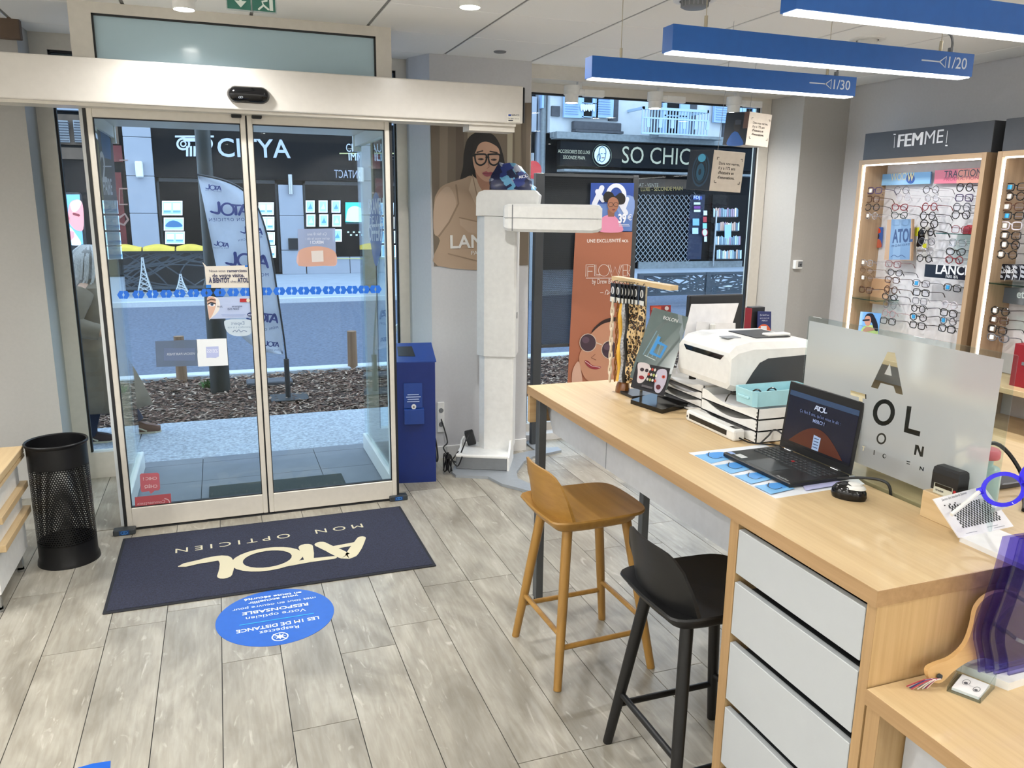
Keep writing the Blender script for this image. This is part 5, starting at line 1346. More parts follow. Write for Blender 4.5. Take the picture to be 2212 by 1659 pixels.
cube(1614, 281, 4.6, .205, 10, 'beige lens cube with a headset picture hanging higher in the window', 1)

# ---------------------------------------------------------------- lamps
def lamp(o, loc, power, spot=2.9, blend=.7, size=.05, rot=(0, 0, 0)):
    l = bpy.data.lights.new('lamp', 'SPOT'); l.energy = power*11; l.color = LAMP_C; l.spot_size = spot; l.spot_blend = blend; l.shadow_soft_size = size
    lo = bpy.data.objects.new('lamp_light', l); COL.objects.link(lo); lo.parent = o; lo.location = loc; lo.rotation_euler = rot
def downlight(x, y, lab, power=LAMP_W, tilt=0):
    o = thing('ceiling_downlight', lab, 'lamp', (x, y, CZ), (0, 0, 0), 'ceiling downlights')
    MB().lathe([(.095, 0), (.095, -.006), (.06, -.008), (.06, 0)], 28).build('ceiling_ring', 'white_plastic', o, smooth=True)
    MB().lathe([(.052, 0), (.052, -.03), (.056, -.031), (.056, -.06), (.048, -.062)], 28).build('housing', 'offwhite_plastic', o, smooth=True)
    MB().lathe([(.048, -.055), (.048, -.1), (.044, -.102), (.044, -.095)], 28, caps=False).build('collar', 'white_plastic', o, smooth=True)
    MB().lathe([(.044, -.092), (.044, -.098), (.03, -.1)], 24).build('lens', 'lamp_lens', o, smooth=True)
    lamp(o, (0, 0, -.11), power)
    return o
d1 = onz(397, 15, 2.6); d2 = onz(1015, 10, 2.6)
downlight(d1.x, d1.y, 'lit white ceiling spot above the left door leaf', LAMP_W*.4)
downlight(d2.x, d2.y, 'lit white ceiling spot above the door mat, right of the door', LAMP_W*.7)
for x, y, f in ((-2.2, 2.6, .7), (-.6, 1.9, .55), (.35, 1.1, .35), (3.5, 2.3, .6), (3.5, 3.8, .8), (-1.0, .4, .6), (2.6, .2, .3), (.6, -1.6, .7),
                (-3.2, 3.2, 1.2), (-3.2, 2.0, 1.3), (-3.2, .4, 1.3), (-3.2, -1.2, 1.3), (-3.2, -2.8, 1.3), (-1.6, -3.85, 1.3), (.2, -3.85, 1.3), (2.0, -3.85, 1.3), (3.8, -3.85, 1.3), (4.35, -1.0, 1.2), (4.35, -2.4, 1.2), (4.35, .6, 1.0)):  # added spots close to the unseen walls, to bounce light onto the ceiling
    downlight(x, y, 'lit white ceiling spot out of view, most of these added to wash the walls', LAMP_W*f)
# unlit recessed fitting, detector, exit sign
o = thing('air_valve', 'round white ceiling fitting behind the blue light bars', 'vent', (2.13, 3.42, CZ), (0, 0, 0))
MB().lathe([(.1, 0), (.1, -.006), (.07, -.01), (.07, 0)], 28).build('ring', 'white_plastic', o, smooth=True)
MB().lathe([(.06, 0), (.06, -.035), (.05, -.04)], 24).build('core', 'light_grey_plastic', o, smooth=True)
for k in range(20):
    a = 2*math.pi*k/20; MB().box(-.002, .002, -.003, .003, -.034, -.004).build('fin', 'mid_grey', o); f = o.children[-1] if False else None
fins = [c for c in bpy.data.objects if c.parent == o and c.name.startswith('fin')]
for k, c in enumerate(fins): a = 2*math.pi*k/20; c.location = (.0615*math.cos(a), .0615*math.sin(a), 0); c.rotation_euler = (0, 0, a)
p = onz(1080, 111, CZ); o = MB().lathe([(.04, 0), (.038, -.006), (.03, -.009)], 24).build('smoke_detector', 'light_grey_plastic', smooth=True); o.location = (p.x, p.y, CZ); tag(o, 'small flat round disc on the ceiling near the pillar', 'detector')
ex = thing('exit_sign', 'green emergency exit sign hanging at the top edge', 'sign', (.2, 3.9, CZ))
MB().box(-.105, .105, -.02, .02, -.06, 0, .004).build('housing', 'white_plastic', ex)
MB().box(-.105, .105, -.004, .004, -.125, -.06, .001).build('panel', 'clear_card', ex)
pr = Pr(lambda p: V((p[0], -.0045, p[1])), (0, -1, 0)); pr.rect(-.1, -.12, -.003, -.065, '#2f6f60'); pr.rect(.003, -.12, .1, -.065, '#2f6f60')
pr.poly([(-.07, -.085), (-.05, -.085), (-.05, -.07), (-.04, -.07), (-.04, -.085), (-.02, -.085), (-.045, -.112)], '#e4efe8'); pr.stroke([(.03, -.112), (.05, -.095), (.045, -.08), (.065, -.075)], .008, '#e4efe8').stroke([(.05, -.095), (.07, -.11)], .008, '#e4efe8').ell(.062, -.07, .005, .005, '#e4efe8').rect(.075, -.115, .09, -.07, '#e4efe8')
pr.build('print', ex)
# three window spots on arms
for k, (px, py) in enumerate(((1235, 205), (1415, 218), (1585, 228))):
    c = ony(px, py, 5.2); o = thing('window_spot', ('white window spot nearest the poster pillar', 'middle white window spot above the display window', 'white window spot next to the pale pier')[k], 'lamp', (c.x, 5.2, c.z), (0, 0, 0), 'spots above the display window')
    MB().lathe([(.045, .06), (.055, .058), (.055, .0), (.052, -.002)], 24).build('cooling_head', 'offwhite_plastic', o, smooth=True)
    MB().lathe([(.046, .0), (.046, -.05), (.042, -.052), (.042, -.04)], 24, caps=False).build('collar', 'white_plastic', o, smooth=True)
    MB().lathe([(.042, -.042), (.042, -.048), (.03, -.05)], 20).build('lens', 'lamp_lens', o, smooth=True)
    MB().cyl((.05, 0, .02), (.085, 0, .02), .022, None, 14).box(.085, .24, -.018, .018, -.005, .04, .003).box(.1, .13, -.01, .2, .02, .04).box(.1, .13, .12, .15, .03, 2.602-c.z).build('bracket', 'offwhite_plastic', o)
    lamp(o, (0, 0, -.06), LAMP_W*.3)
# blue pendant light bars
for k, (y, t) in enumerate(((3.0, '1/30'), (2.4, '1/20'), (1.8, '1/10'))):
    o = thing('light_bar', ('blue hanging light bar marked 1/30, farthest of three', 'blue hanging light bar marked 1/20, middle of three', 'blue hanging light bar cut by the top edge, nearest of three')[k], 'lamp', (1.42, y, 2.246), (0, 0, 0), 'blue hanging light bars')
    L = 1.306
    MB().box(0, L, 0, .065, .004, .084, .001).build('casing', 'blue_lamp', o)
    MB().box(.006, L-.006, .006, .059, 0, .005).build('light_strip', 'led_beam', o)
    for xx, w_ in ((.14, .3), (L-.14, .3)):
        MB().cyl((xx, .03, .084), (xx, .03, .125), .006, None, 8).cyl((xx, .03, .125), (xx, .03, CZ-2.246), .0015, None, 5).build('suspension', 'nickel', o)
    MB().tube(spline([(L-.14, .03, .16), (L-.1, .03, .15), (L-.085, .03, .12), (L-.09, .03, .085)], 5, False), .005, 6).cyl((L-.09, .03, .084), (L-.09, .03, .105), .01, None, 8).build('power_lead', 'light_grey_plastic', o, smooth=True)
    pr = Pr(lambda p: V((p[0], 0, p[1])), (0, -1, 0), .0003)
    pr.text(t, (L-.125, .028), (L-.034, .028), '#c9d2de', h=.04, bold=.005)
    pr.stroke([(L-.255, .046), (L-.17, .046)], .005, '#c9d2de').stroke([(L-.17, .046), (L-.14, .066), (L-.14, .028), (L-.17, .046)], .005, '#c9d2de')
    pr.build('print', o)

# ---------------------------------------------------------------- lit wall display units
UX, UB = 4.42, 4.66
def unit(y0, y1, lab, name='display_unit'):
    o = thing(name, lab, 'display unit', (0, 0, 0)); t = .032
    zt = 2.105
    MB().box(UX+.03, RX1-.005, y0+.0, y1-.0, zt, 2.292, .002).build('header_board', 'sign_grey', o)
    MB().box(UX, RX1-.005, y0, y0+t, .0, zt, .001).build('side_panel', 'shelf_z', o)
    MB().box(UX, RX1-.005, y1-t, y1, .0, zt, .001).build('side_panel', 'shelf_z', o)
    MB().box(UX, RX1-.005, y0+t, y1-t, zt-t, zt, .001).build('top_panel', 'shelf_y', o)
    MB().box(UB, RX1-.005, y0+t, y1-t, .75, zt-t).build('back_panel', 'shelf_back', o)
    MB().box(UX+.014, UX+.026, y1-t-.009, y1-t-.001, .76, zt-t-.012).build('light_strip', 'led', o)
    MB().box(UX+.012, UX+.03, y0+t+.012, y1-t-.012, zt-t-.009, zt-t-.001).build('light_strip', 'led', o)
    # base cabinet below with oak top and drawers
    MB().box(4.26, RX1-.005, y0+t+.002, y1-t-.002, .715, .748, .002).build('ledge', 'oak_y', o)
    MB().box(4.32, RX1-.005, y0+t+.002, y1-t-.002, .08, .44).build('cabinet_body', 'dark_grey', o)
    MB().box(4.2, RX1-.005, y0+t+.002, y1-t-.002, .44, .47, .002).build('ledge', 'oak_y', o)
    for k in range(2):
        MB().box(4.3, 4.318, y0+t+.006, y1-t-.006, .09+.175*k, .255+.175*k, .002).build('drawer', 'shelf_y', o)
    return o
u1 = unit(3.715, 4.757, 'lit oak display unit with a dark header reading femme')
u2 = unit(2.55, 3.64, 'lit oak display unit cut by the right edge of the picture')
pr = Pr(PX(UX+.029), (-1, 0, 0), .0006)
pr.text('FEM', (1938, 318), (1990, 313), '#eef0f4', h=.085); pr.text('FEM', (1939.3, 318), (1991.3, 313), '#eef0f4', h=.085); pr.text('FEM', (1940.6, 318), (1992.6, 313), '#eef0f4', h=.085); pr.text('ME', (1997, 312), (2037, 308), '#dfe2e8', h=.085)
pr.stroke([(1932, 319), (1933.5, 295)], .004, '#eef0f4'); pr.rect(1931, 289, 1936, 292, '#eef0f4'); pr.stroke([(2045, 309), (2048, 283)], .004, '#eef0f4'); pr.rect(2043, 313, 2048, 316, '#eef0f4')
pr.build('lettering', u1)

# eyewear: one mesh set per rim shape, coloured per object
def outline(kind, n=18):
    out = []
    for k in range(n):
        a = 2*math.pi*k/n; c, s = math.cos(a), math.sin(a)
        if kind == 'round': r = (.0235*c, .0225*s)
        elif kind == 'square': p_ = 4.5; q = (abs(c)**p_+abs(s)**p_)**(-1/p_); r = (.0255*c*q, .0195*s*q)
        elif kind == 'hexagon': q = math.cos(math.pi/6)/math.cos(((a+math.pi/6) % (math.pi/3))-math.pi/6); r = (.0255*c*q, .0235*s*q)
        elif kind == 'cat-eye': q = 1+.14*max(0, s)*max(0, c); r = (.026*c*q, .0185*s*(1+.22*max(0, c))+.002*c)
        elif kind == 'thin': r = (.0235*c, .02*s)
        else: r = (.025*c, .0205*s)
        out.append(r)
    return out
EYE = {}
def eyemesh(kind, th):
    key = (kind, th)
    if key in EYE: return EYE[key]
    ol = outline(kind); cy = .0335
    fr = MB()
    for sg in (-1, 1): fr.tube([(0, sg*(cy+y), z) for y, z in ol], th, 5, closed=True)
    fr.tube(spline([(0, -(cy-.024), .004), (-.003, 0, .009), (0, cy-.024, .004)], 3, False), th*1.1, 5)
    fo = fr.build('tmp', 'black_frame', smooth=True)
    le = MB(); le.prism([(.0005, cy+y*.98, z*.98) for y, z in ol], (.001, 0, 0)); lo = le.build('tmp', 'lens_clear')
    le = MB(); le.prism([(.0005, -cy-y*.98, z*.98) for y, z in ol], (.001, 0, 0)); lo2 = le.build('tmp', 'lens_clear')
    tm = []
    for sg in (-1, 1):
        yy = sg*(cy+.0265); t_ = MB().tube(spline([(.001, yy, .009), (.03, yy*1.02, .009), (.09, yy*1.0, .007), (.112, yy*.98, .0), (.13, yy*.97, -.022)], 3, False), th*.8, 4); tm.append(t_.build('tmp', 'black_frame', smooth=True))
    ms = (fo.data, lo.data, lo2.data, tm[0].data, tm[1].data)
    for q in (fo, lo, lo2, *tm): bpy.data.objects.remove(q)
    EYE[key] = ms; return ms
COLN = {'black': 'black_frame', 'purple': 'purple_frame', 'clear': 'clear_frame', 'silver': 'silver_frame', 'red': 'red_frame', 'brown': 'brown_frame', 'bronze': 'bronze_frame', 'dark green': 'green_frame', 'grey': 'grey_frame', 'pink': 'pink_frame'}
def recolor(o, m):
    o.material_slots[0].link = 'OBJECT'; o.material_slots[0].material = MATS[m]
def eyeglasses(loc, rot, kind, colour, th, lab, grp, scale=1.0):
    ms = eyemesh(kind, th); o = thing('eyeglasses', lab, 'eyeglasses', loc, rot, grp); o.scale = (scale,)*3
    for nm, me in zip(('front_frame', 'lens', 'lens', 'temple', 'temple'), ms):
        c_ = link(nm, me, o)
        if nm not in ('lens',): recolor(c_, COLN[colour])
    return o
def c8(x, y): return (1840+x/4.879, 380+y/4.879)
def c5(x, y): return (1800+x/4.483, 230+y/4.483)
def c6(x, y): return (1800+x/4.148, 500+y/4.148)
TK, TN = .003, .0018
rows = [
 # (where, [(x, y, kind, colour, thickness)])
 ('under the brand signs, top row', [(240, 155, 'square', 'purple', TK), (525, 150, 'round', 'grey', TN), (835, 145, 'hexagon', 'black', TN), (1190, 120, 'round', 'black', TK)]),
 ('in the second row', [(220, 245, 'square', 'brown', TK), (545, 225, 'round', 'clear', TN), (845, 235, 'hexagon', 'silver', TN), (1185, 230, 'square', 'purple', TK)]),
 ('in the third row', [(215, 330, 'round', 'black', TK), (505, 330, 'cat-eye', 'red', .0032), (820, 325, 'round', 'red', TK), (1160, 330, 'round', 'grey', TK)]),
 ('in the fourth row', [(205, 420, 'round', 'silver', TN), (500, 415, 'cat-eye', 'dark green', .0024), (800, 420, 'round', 'black', TK), (1150, 410, 'round', 'black', .0026)]),
 ('right of the small mirror', [(815, 505, 'round', 'black', TK), (790, 590, 'round', 'black', .0042), (1145, 565, 'square', 'red', TN), (790, 690, 'hexagon', 'grey', TN), (1115, 705, 'square', 'silver', TN), (770, 785, 'round', 'silver', TN), (1095, 800, 'cat-eye', 'black', TK), (765, 870, 'hexagon', 'black', TK), (1080, 885, 'hexagon', 'red', TK)]),
 ('in the short left column', [(155, 915, 'square', 'silver', TN), (155, 995, 'hexagon', 'bronze', TN), (155, 1075, 'round', 'bronze', TN), (145, 1200, 'square', 'brown', TK)]),
 ('in the column under the small mirror', [(435, 930, 'square', 'red', TN), (455, 1020, 'cat-eye', 'black', .0024), (425, 1095, 'square', 'brown', .0028), (410, 1200, 'round', 'brown', TK), (400, 1275, 'cat-eye', 'black', TK), (400, 1360, 'hexagon', 'grey', TN), (390, 1450, 'round', 'pink', TN), (380, 1530, 'square', 'black', .0026)]),
 ('in the column under the black sign', [(730, 1135, 'square', 'black', TN), (730, 1230, 'square', 'black', TK), (715, 1320, 'square', 'grey', TN), (700, 1400, 'hexagon', 'black', TK), (700, 1490, 'hexagon', 'black', TK), (690, 1575, 'square', 'black', TK)]),
 ('in the column beside the oak post', [(1060, 1180, 'square', 'black', .0028), (1030, 1360, 'round', 'clear', TK), (1020, 1445, 'square', 'black', TK), (1015, 1530, 'hexagon', 'grey', TK), (1000, 1610, 'square', 'black', TK)]),
]
ordn = ['first', 'second', 'third', 'fourth', 'fifth', 'sixth', 'seventh', 'eighth', 'ninth']
hooks = MB()
for where, items in rows:
    for k, (x, y, kind, colour, th) in enumerate(items):
        p = onx(*c8(x, y), 4.5)
        kd = 'angular' if kind == 'hexagon' else kind
        thk = 'thick ' if th > .002 else ('thin ' if th < .001 else '')
        row = 'row' in where
        lab = '%s%s %s eyeglasses %s, %s from the %s' % (thk, colour, kd, where, ordn[k], 'left' if row else 'top')
        sc = 1.1+rnd.uniform(-.03, .06)
        eo = eyeglasses((4.5, p.y, p.z), (0, R(rnd.uniform(-2, 6)), R(rnd.uniform(-6, 6))), kind, colour, th, lab, 'eyeglasses in the lit display', sc)
        if (x, y) in ((730, 1135), (1060, 1180), (700, 1490), (1015, 1530)): MB().box(-.004, .004, .022, .044, -.012, .012, .002).build('security_tag', 'seat_tag', eo)
        if (x, y) in ((205, 420), (155, 915), (155, 1075), (240, 155)): MB().box(-.004, .004, .022, .044, -.012, .012, .002).build('security_tag', 'white_plastic', eo)
        hooks.tube([(UB-.001, p.y, p.z-.004), (4.51, p.y, p.z-.003), (4.495, p.y, p.z+.012)], .0018, 4)
tag(hooks.build('wire_hooks', 'clear_frame', u1), kind='stuff')
rows2 = [('at the top right edge', [(c5(1770, 780), 'square', 'black'), (c5(1760, 870), 'hexagon', 'black'), (c5(1740, 970), 'square', 'brown'), (c5(1740, 1060), 'square', 'black'), (c5(1720, 1155), 'square', 'clear'), (c5(1715, 1250), 'square', 'black'), (c5(1710, 1340), 'round', 'black'), (c5(1680, 1435), 'hexagon', 'black')]),
         ('below the grey sign at the right edge', [(c6(1495, 715), 'hexagon', 'black'), (c6(1485, 795), 'square', 'brown'), (c6(1470, 880), 'square', 'black'), (c6(1475, 955), 'cat-eye', 'grey')])]
hooks = MB()
for where, items in rows2:
    for k, (pp, kind, colour) in enumerate(items):
        p = onx(pp[0], pp[1], 4.5)
        eo = eyeglasses((4.5, p.y, p.z), (0, R(rnd.uniform(-2, 6)), R(rnd.uniform(-6, 6))), kind, colour, TK, '%s eyeglasses %s, %s from the top' % (colour, where, ordn[k]), 'eyeglasses in the right display', 1.14)
        hooks.tube([(UB-.001, p.y, p.z-.004), (4.51, p.y, p.z-.003), (4.495, p.y, p.z+.012)], .0018, 4)
        MB().box(-.004, .004, .022, .046, -.012, .012, .002).build('security_tag', 'seat_tag' if k in (0, 3) and 'top right' in where else 'white_plastic', eo)
        for j in range(1, 3):
            hooks.tube([(UB-.001, p.y-.16*j, p.z-.004), (4.51, p.y-.16*j, p.z-.003), (4.495, p.y-.16*j, p.z+.012)], .0018, 4)
tag(hooks.build('wire_hooks', 'clear_frame', u2), kind='stuff')
for k in range(6):       # security tags
    pass
def sign(pts, x, col, lab, fn, th=.012, m='print_gloss', name='brand_sign', parent=None):
    pr = Pr(PX(x), (-1, 0, 0), .0005); pr.slab(pts, th, col); fn(pr); o = pr.build(name, parent, m); tag(o, lab, 'sign' if parent is None else None); return o
def f_woow(pr):
    pr.poly([(1899, 388), (2010, 383), (2008.6, 397), (1896.5, 401)], '#8fc2ee'); pr.ell(1967, 386, 9.5, 11, '#1d4aa0'); pr.text('WOO', (1924, 391), (1958, 389), '#d6d6b8', h=.055); pr.text('W', (1960, 391), (1974, 390), '#efe7a8', h=.055, bold=.02)
def f_trac(pr):
    pr.poly([(2070, 366), (2140, 362), (2140, 394), (2066, 396)], '#f0a08e'); pr.text('TRACTION', (2039, 384), (2120, 379.5), '#2a2030', h=.045); pr.text('PRODUCTIONS', (2039, 391), (2120, 387), '#b04a68', h=.022)
def f_lan(pr):
    pr.text('LANCEL', (2021, 591), (2108, 595), '#e6e8ec', h=.06, bold=.02); pr.text('PARIS 1876', (2043, 600), (2069, 602), '#e6e8ec', h=.02)
sign([(1899, 377), (2011, 370.5), (2008.6, 397), (1896, 401)], 4.62, '#79b0e6', 'pale blue brand sign with a round blue badge in the display', f_woow)
sign([(2020, 368), (2140, 361), (2140, 394), (2017.5, 397)], 4.62, '#e6788e', 'pink to orange brand sign at the top of the display', f_trac)
sign([(1999, 570.6), (2114, 578.5), (2110, 608), (1996.5, 597.6)], 4.52, '#10131f', 'black brand sign with white capitals in the display', f_lan)
def f_bash(pr):
    for k in range(5):
        a = 2155+k*16; pr.stroke(spline([(a, 605), (a+4, 590), (a+2, 574)], 4, False), .004, '#b9bcc6')
        for j in range(3): pr.ell(a+8, 577+j*10, 5, 3, '#a9adb8', 35)
    pr.text('ba&sh', (2170, 590), (2196, 590), '#d4d6dc', h=.035)
sign([(2154, 570), (2230, 571), (2230, 606), (2150, 604)], 4.55, '#141826', 'black floral sign at the right edge', f_bash)
sign([(2165, 621), (2235, 622), (2232, 662), (2160, 653)], 4.6, '#5b5e66', 'grey sign reading etn at the right edge', lambda pr: pr.text('etn', (2196, 643), (2222, 645), '#d8dade', h=.05, bold=.02))
sign([(2234, 308), (2300, 306), (2300, 400), (2236, 404)], 4.6, '#5b5e66', 'grey sign at the top of the right display', lambda pr: None) if False else None
def f_red(pr):
    pr.blob([(1887, 533), (1888, 520), (1895, 516), (1902, 519), (1904, 534)], '#b8604a'); pr.ell(1895, 510, 5, 7, '#3a2f3a'); pr.blob([(1890, 504), (1892, 494), (1898, 492), (1902, 496), (1902, 503)], '#d24a30'); pr.stroke([(1889, 500), (1888, 514)], .01, '#201820')
sign([(1887, 491), (1907.5, 491), (1905, 534), (1884, 533)], 4.64, '#3c62b0', 'small blue card with a figure in a red cap', f_red, .003, name='picture_card')
def f_wom(pr):
    pr.blob([(1860, 716), (1866, 705), (1880, 702), (1892, 706), (1896, 722), (1870, 720)], '#b8cc7c'); pr.blob([(1868, 690), (1872, 679), (1884, 677), (1890, 685), (1896, 700), (1896, 715), (1888, 712), (1884, 698), (1878, 694)], '#1a1214'); pr.blob([(1868, 690), (1872, 683), (1880, 684), (1882, 694), (1878, 703), (1872, 703), (1868, 696)], '#c48f76'); pr.stroke([(1865, 692), (1878, 691)], .012, '#20100e'); pr.blob([(1864, 716), (1872, 706), (1884, 708), (1890, 712), (1876, 716)], '#c48f76')
sign([(1859, 673), (1903.7, 677), (1896, 724), (1853, 719)], 4.5, '#6fa4dc', 'blue card with a dark-haired woman in a green top', f_wom, .004, name='picture_card')
def f_mir(pr):  # what the mirror reflects is painted on as a flat picture
    pr.poly([(1926, 474), (1968, 473), (1965, 561), (1920, 561)], '#6f8fb4'); pr.poly([(1934, 474), (1948, 473.5), (1944, 561), (1928, 561)], '#7f9dbe'); pr.text('ATOL', (1928, 524), (1972, 521), '#2f4470', h=.09, bold=.03); pr.text('MON OPT', (1927, 534), (1966, 530), '#3f527a', h=.016, spacing=1.3); pr.stroke(spline([(1925, 555), (1932, 551), (1940, 555), (1948, 551), (1956, 556)], 4, False), .004, '#3f527a')
sign([(1917, 475), (1971, 473), (1968, 563), (1910, 561)], 4.56, '#b09070', 'small mirror with a painted blue reflection of a word mark in the display', f_mir, .02, name='display_mirror')
def f_yel(pr):
    pr.poly([(1977, 492), (1986, 491), (1985, 510), (1976, 510)], '#d8dc3c'); pr.blob([(1984, 500), (1994, 496), (1998, 512), (1992, 530), (1980, 532), (1983, 515)], '#16161a'); pr.poly([(1994, 526), (2002, 526), (2001, 536), (1993, 535)], '#d8dc3c')
sign([(1976, 490), (2006, 489), (2003, 540), (1973, 539)], 4.645, '#d6d6d2', 'pale card with yellow and black print', f_yel, .003, name='picture_card')
# red case on a small glass shelf with card behind
p = onx(2088, 503, 4.5)
o = MB().box(4.46, UB, 3.75, p.y+.2, p.z-.012, p.z-.006).build('glass_shelf', 'glass_edge', u1)
mb = MB(); mb.loft([[(4.55+.03*math.cos(a)*s, p.y-.01+.085*math.sin(a)*s, p.z-.006+h) for a in [2*math.pi*k/16 for k in range(16)]] for h, s in ((0, .9), (.02, 1), (.04, .92), (.055, .6))])
tag(mb.build('spectacle_case', 'red_case', smooth=True), 'dark red spectacle case on the small glass shelf', 'case')
mat('cardboard', '#c8a27e', .8)
q = onx(1897, 628, 4.64); o = MB().box(4.63, 4.645, q.y-.1, q.y+.1, q.z-.1, q.z+.09).build('card_panel', 'cardboard', u1); tag(o, 'tan card panel')
q = onx(1870, 637, 4.5); MB().box(4.44, UB, q.y-.16, q.y+.1, q.z-.03, q.z-.024).build('glass_shelf', 'glass_edge', u1)
q = onx(2160, 609, 4.5); MB().box(4.44, UB, 2.6, q.y+.03, q.z-.012, q.z-.004).build('glass_shelf', 'glass_edge', u2)
# red bag on the right unit's ledge
q = onx(2205, 800, 4.4); rb_ = thing('red_box', 'bright red box on the ledge at the right edge', 'box', (0, 0, 0))
MB().box(4.36, 4.56, q.y-.25, q.y+.03, .748, 1.0, .002).build('body', 'red_case', rb_)
MB().box(4.357, 4.36, q.y-.08, q.y-.03, .88, .9).build('clasp', 'steel', rb_)

# ---------------------------------------------------------------- counter with drawers
TZ = .99
ct = thing('counter', 'long oak counter with a white drawer block and grey metal legs', 'counter', (0, 0, 0))
MB().box(1.222, 1.685, 1.14, 3.132, .953, TZ, .0015).build('worktop', 'oak_y', ct)
MB().box(1.2205, 1.222, 1.14, 3.132, .953, TZ-.0004).build('edge_band', 'oak_edge', ct); MB().box(1.2205, 1.685, 1.1385, 1.14, .953, TZ-.0004).build('edge_band', 'oak_edge', ct)
for ya, yb in ((1.142, 1.167), (1.612, 1.648)): MB().box(1.2268, 1.228, ya, yb, 0, .953).build('edge_band', 'oak_edge_z', ct)
MB().box(1.224, 1.68, 3.105, 3.13, .83, .953).build('end_apron', 'oak_x', ct)
MB().box(1.228, 1.68, 1.142, 1.167, 0, .953, .001).build('side_panel', 'oak_z', ct)
MB().box(1.228, 1.68, 1.612, 1.648, 0, .953, .001).build('side_panel', 'oak_z', ct)
MB().box(1.6, 1.62, 1.167, 1.612, .03, .953).build('back_panel', 'oak_z', ct)
MB().box(1.28, 1.6, 1.167, 1.612, .0, .03).build('plinth', 'dark_grey', ct)
for (za, zb) in ((.812, .935), (.637, .787), (.44, .611), (.24, .414), (.045, .215)):
    d = MB().box(1.226, 1.244, 1.17, 1.609, za, zb, .0015).build('drawer', 'white_lacquer', ct)
    MB().box(1.244, 1.58, 1.18, 1.6, za, zb-.025).build('drawer_box', 'dark_grey', d)
# apron board with cut corner and a panel joint
MB().prism([(1.3, 1.65, .8), (1.3, 3.02, .8), (1.3, 3.095, .9), (1.3, 3.095, .952), (1.3, 1.65, .952)], (.018, 0, 0)).build('apron', 'grey_lacquer', ct)
MB().box(1.2985, 1.3, 2.515, 2.518, .8, .952).build('apron_joint', 'mid_grey', ct)
for xx in (1.245, 1.775):
    lg = MB().box(xx, xx+.035, 3.045, 3.085, .012, .95, .002).build('leg', 'leg_metal', ct)
    MB().cyl((xx+.0175, 3.065, 0), (xx+.0175, 3.065, .012), .018, None, 10).build('leg_foot', 'black_plastic', lg)
MB().box(1.28, 1.775, 3.05, 3.08, .92, .952).build('cross_bar', 'leg_metal', ct)
# clerk-side desk
ck = thing('clerk_desk', 'oak desk on the clerk side behind the frosted screen', 'desk', (0, 0, 0))
MB().box(1.71, 2.5, 1.145, 3.132, .953, TZ, .0015).build('worktop', 'oak_y', ck)
MB().box(1.72, 2.45, 1.15, 1.175, 0, .953).build('side_panel', 'oak_z', ck)
MB().box(2.1, 2.12, 1.175, 3.0, .45, .953).build('modesty_panel', 'grey_lacquer', ck)
MB().box(2.42, 2.455, 3.045, 3.085, 0, .953).build('leg', 'leg_metal', ck)
# lower table at the right bottom corner
lt = thing('low_cabinet', 'lower oak cabinet joined to the counter end, bottom right corner', 'cabinet', (0, 0, 0))
LZ = .767
MB().box(1.222, 1.95, .1, 1.138, LZ-.036, LZ, .0015).build('worktop', 'oak_y', lt)
MB().box(1.2205, 1.222, .1, 1.138, LZ-.036, LZ-.0004).build('edge_band', 'oak_edge', lt)
MB().box(1.2268, 1.228, 1.1, 1.136, 0, LZ-.036).build('edge_band', 'oak_edge_z', lt)
MB().box(1.228, 1.9, 1.1, 1.136, 0, LZ-.036, .001).build('side_panel', 'oak_z', lt)
MB().box(1.228, 1.9, .1, .13, 0, LZ-.036, .001).build('side_panel', 'oak_z', lt)
MB().box(1.32, 1.9, .13, 1.1, .0, LZ-.036).build('body', 'oak_z', lt)
for k in range(3): 
    d = MB().box(1.30, 1.318, .135, 1.095, .49-.23*k, .71-.23*k, .0015).build('drawer', 'grey_lacquer', lt)

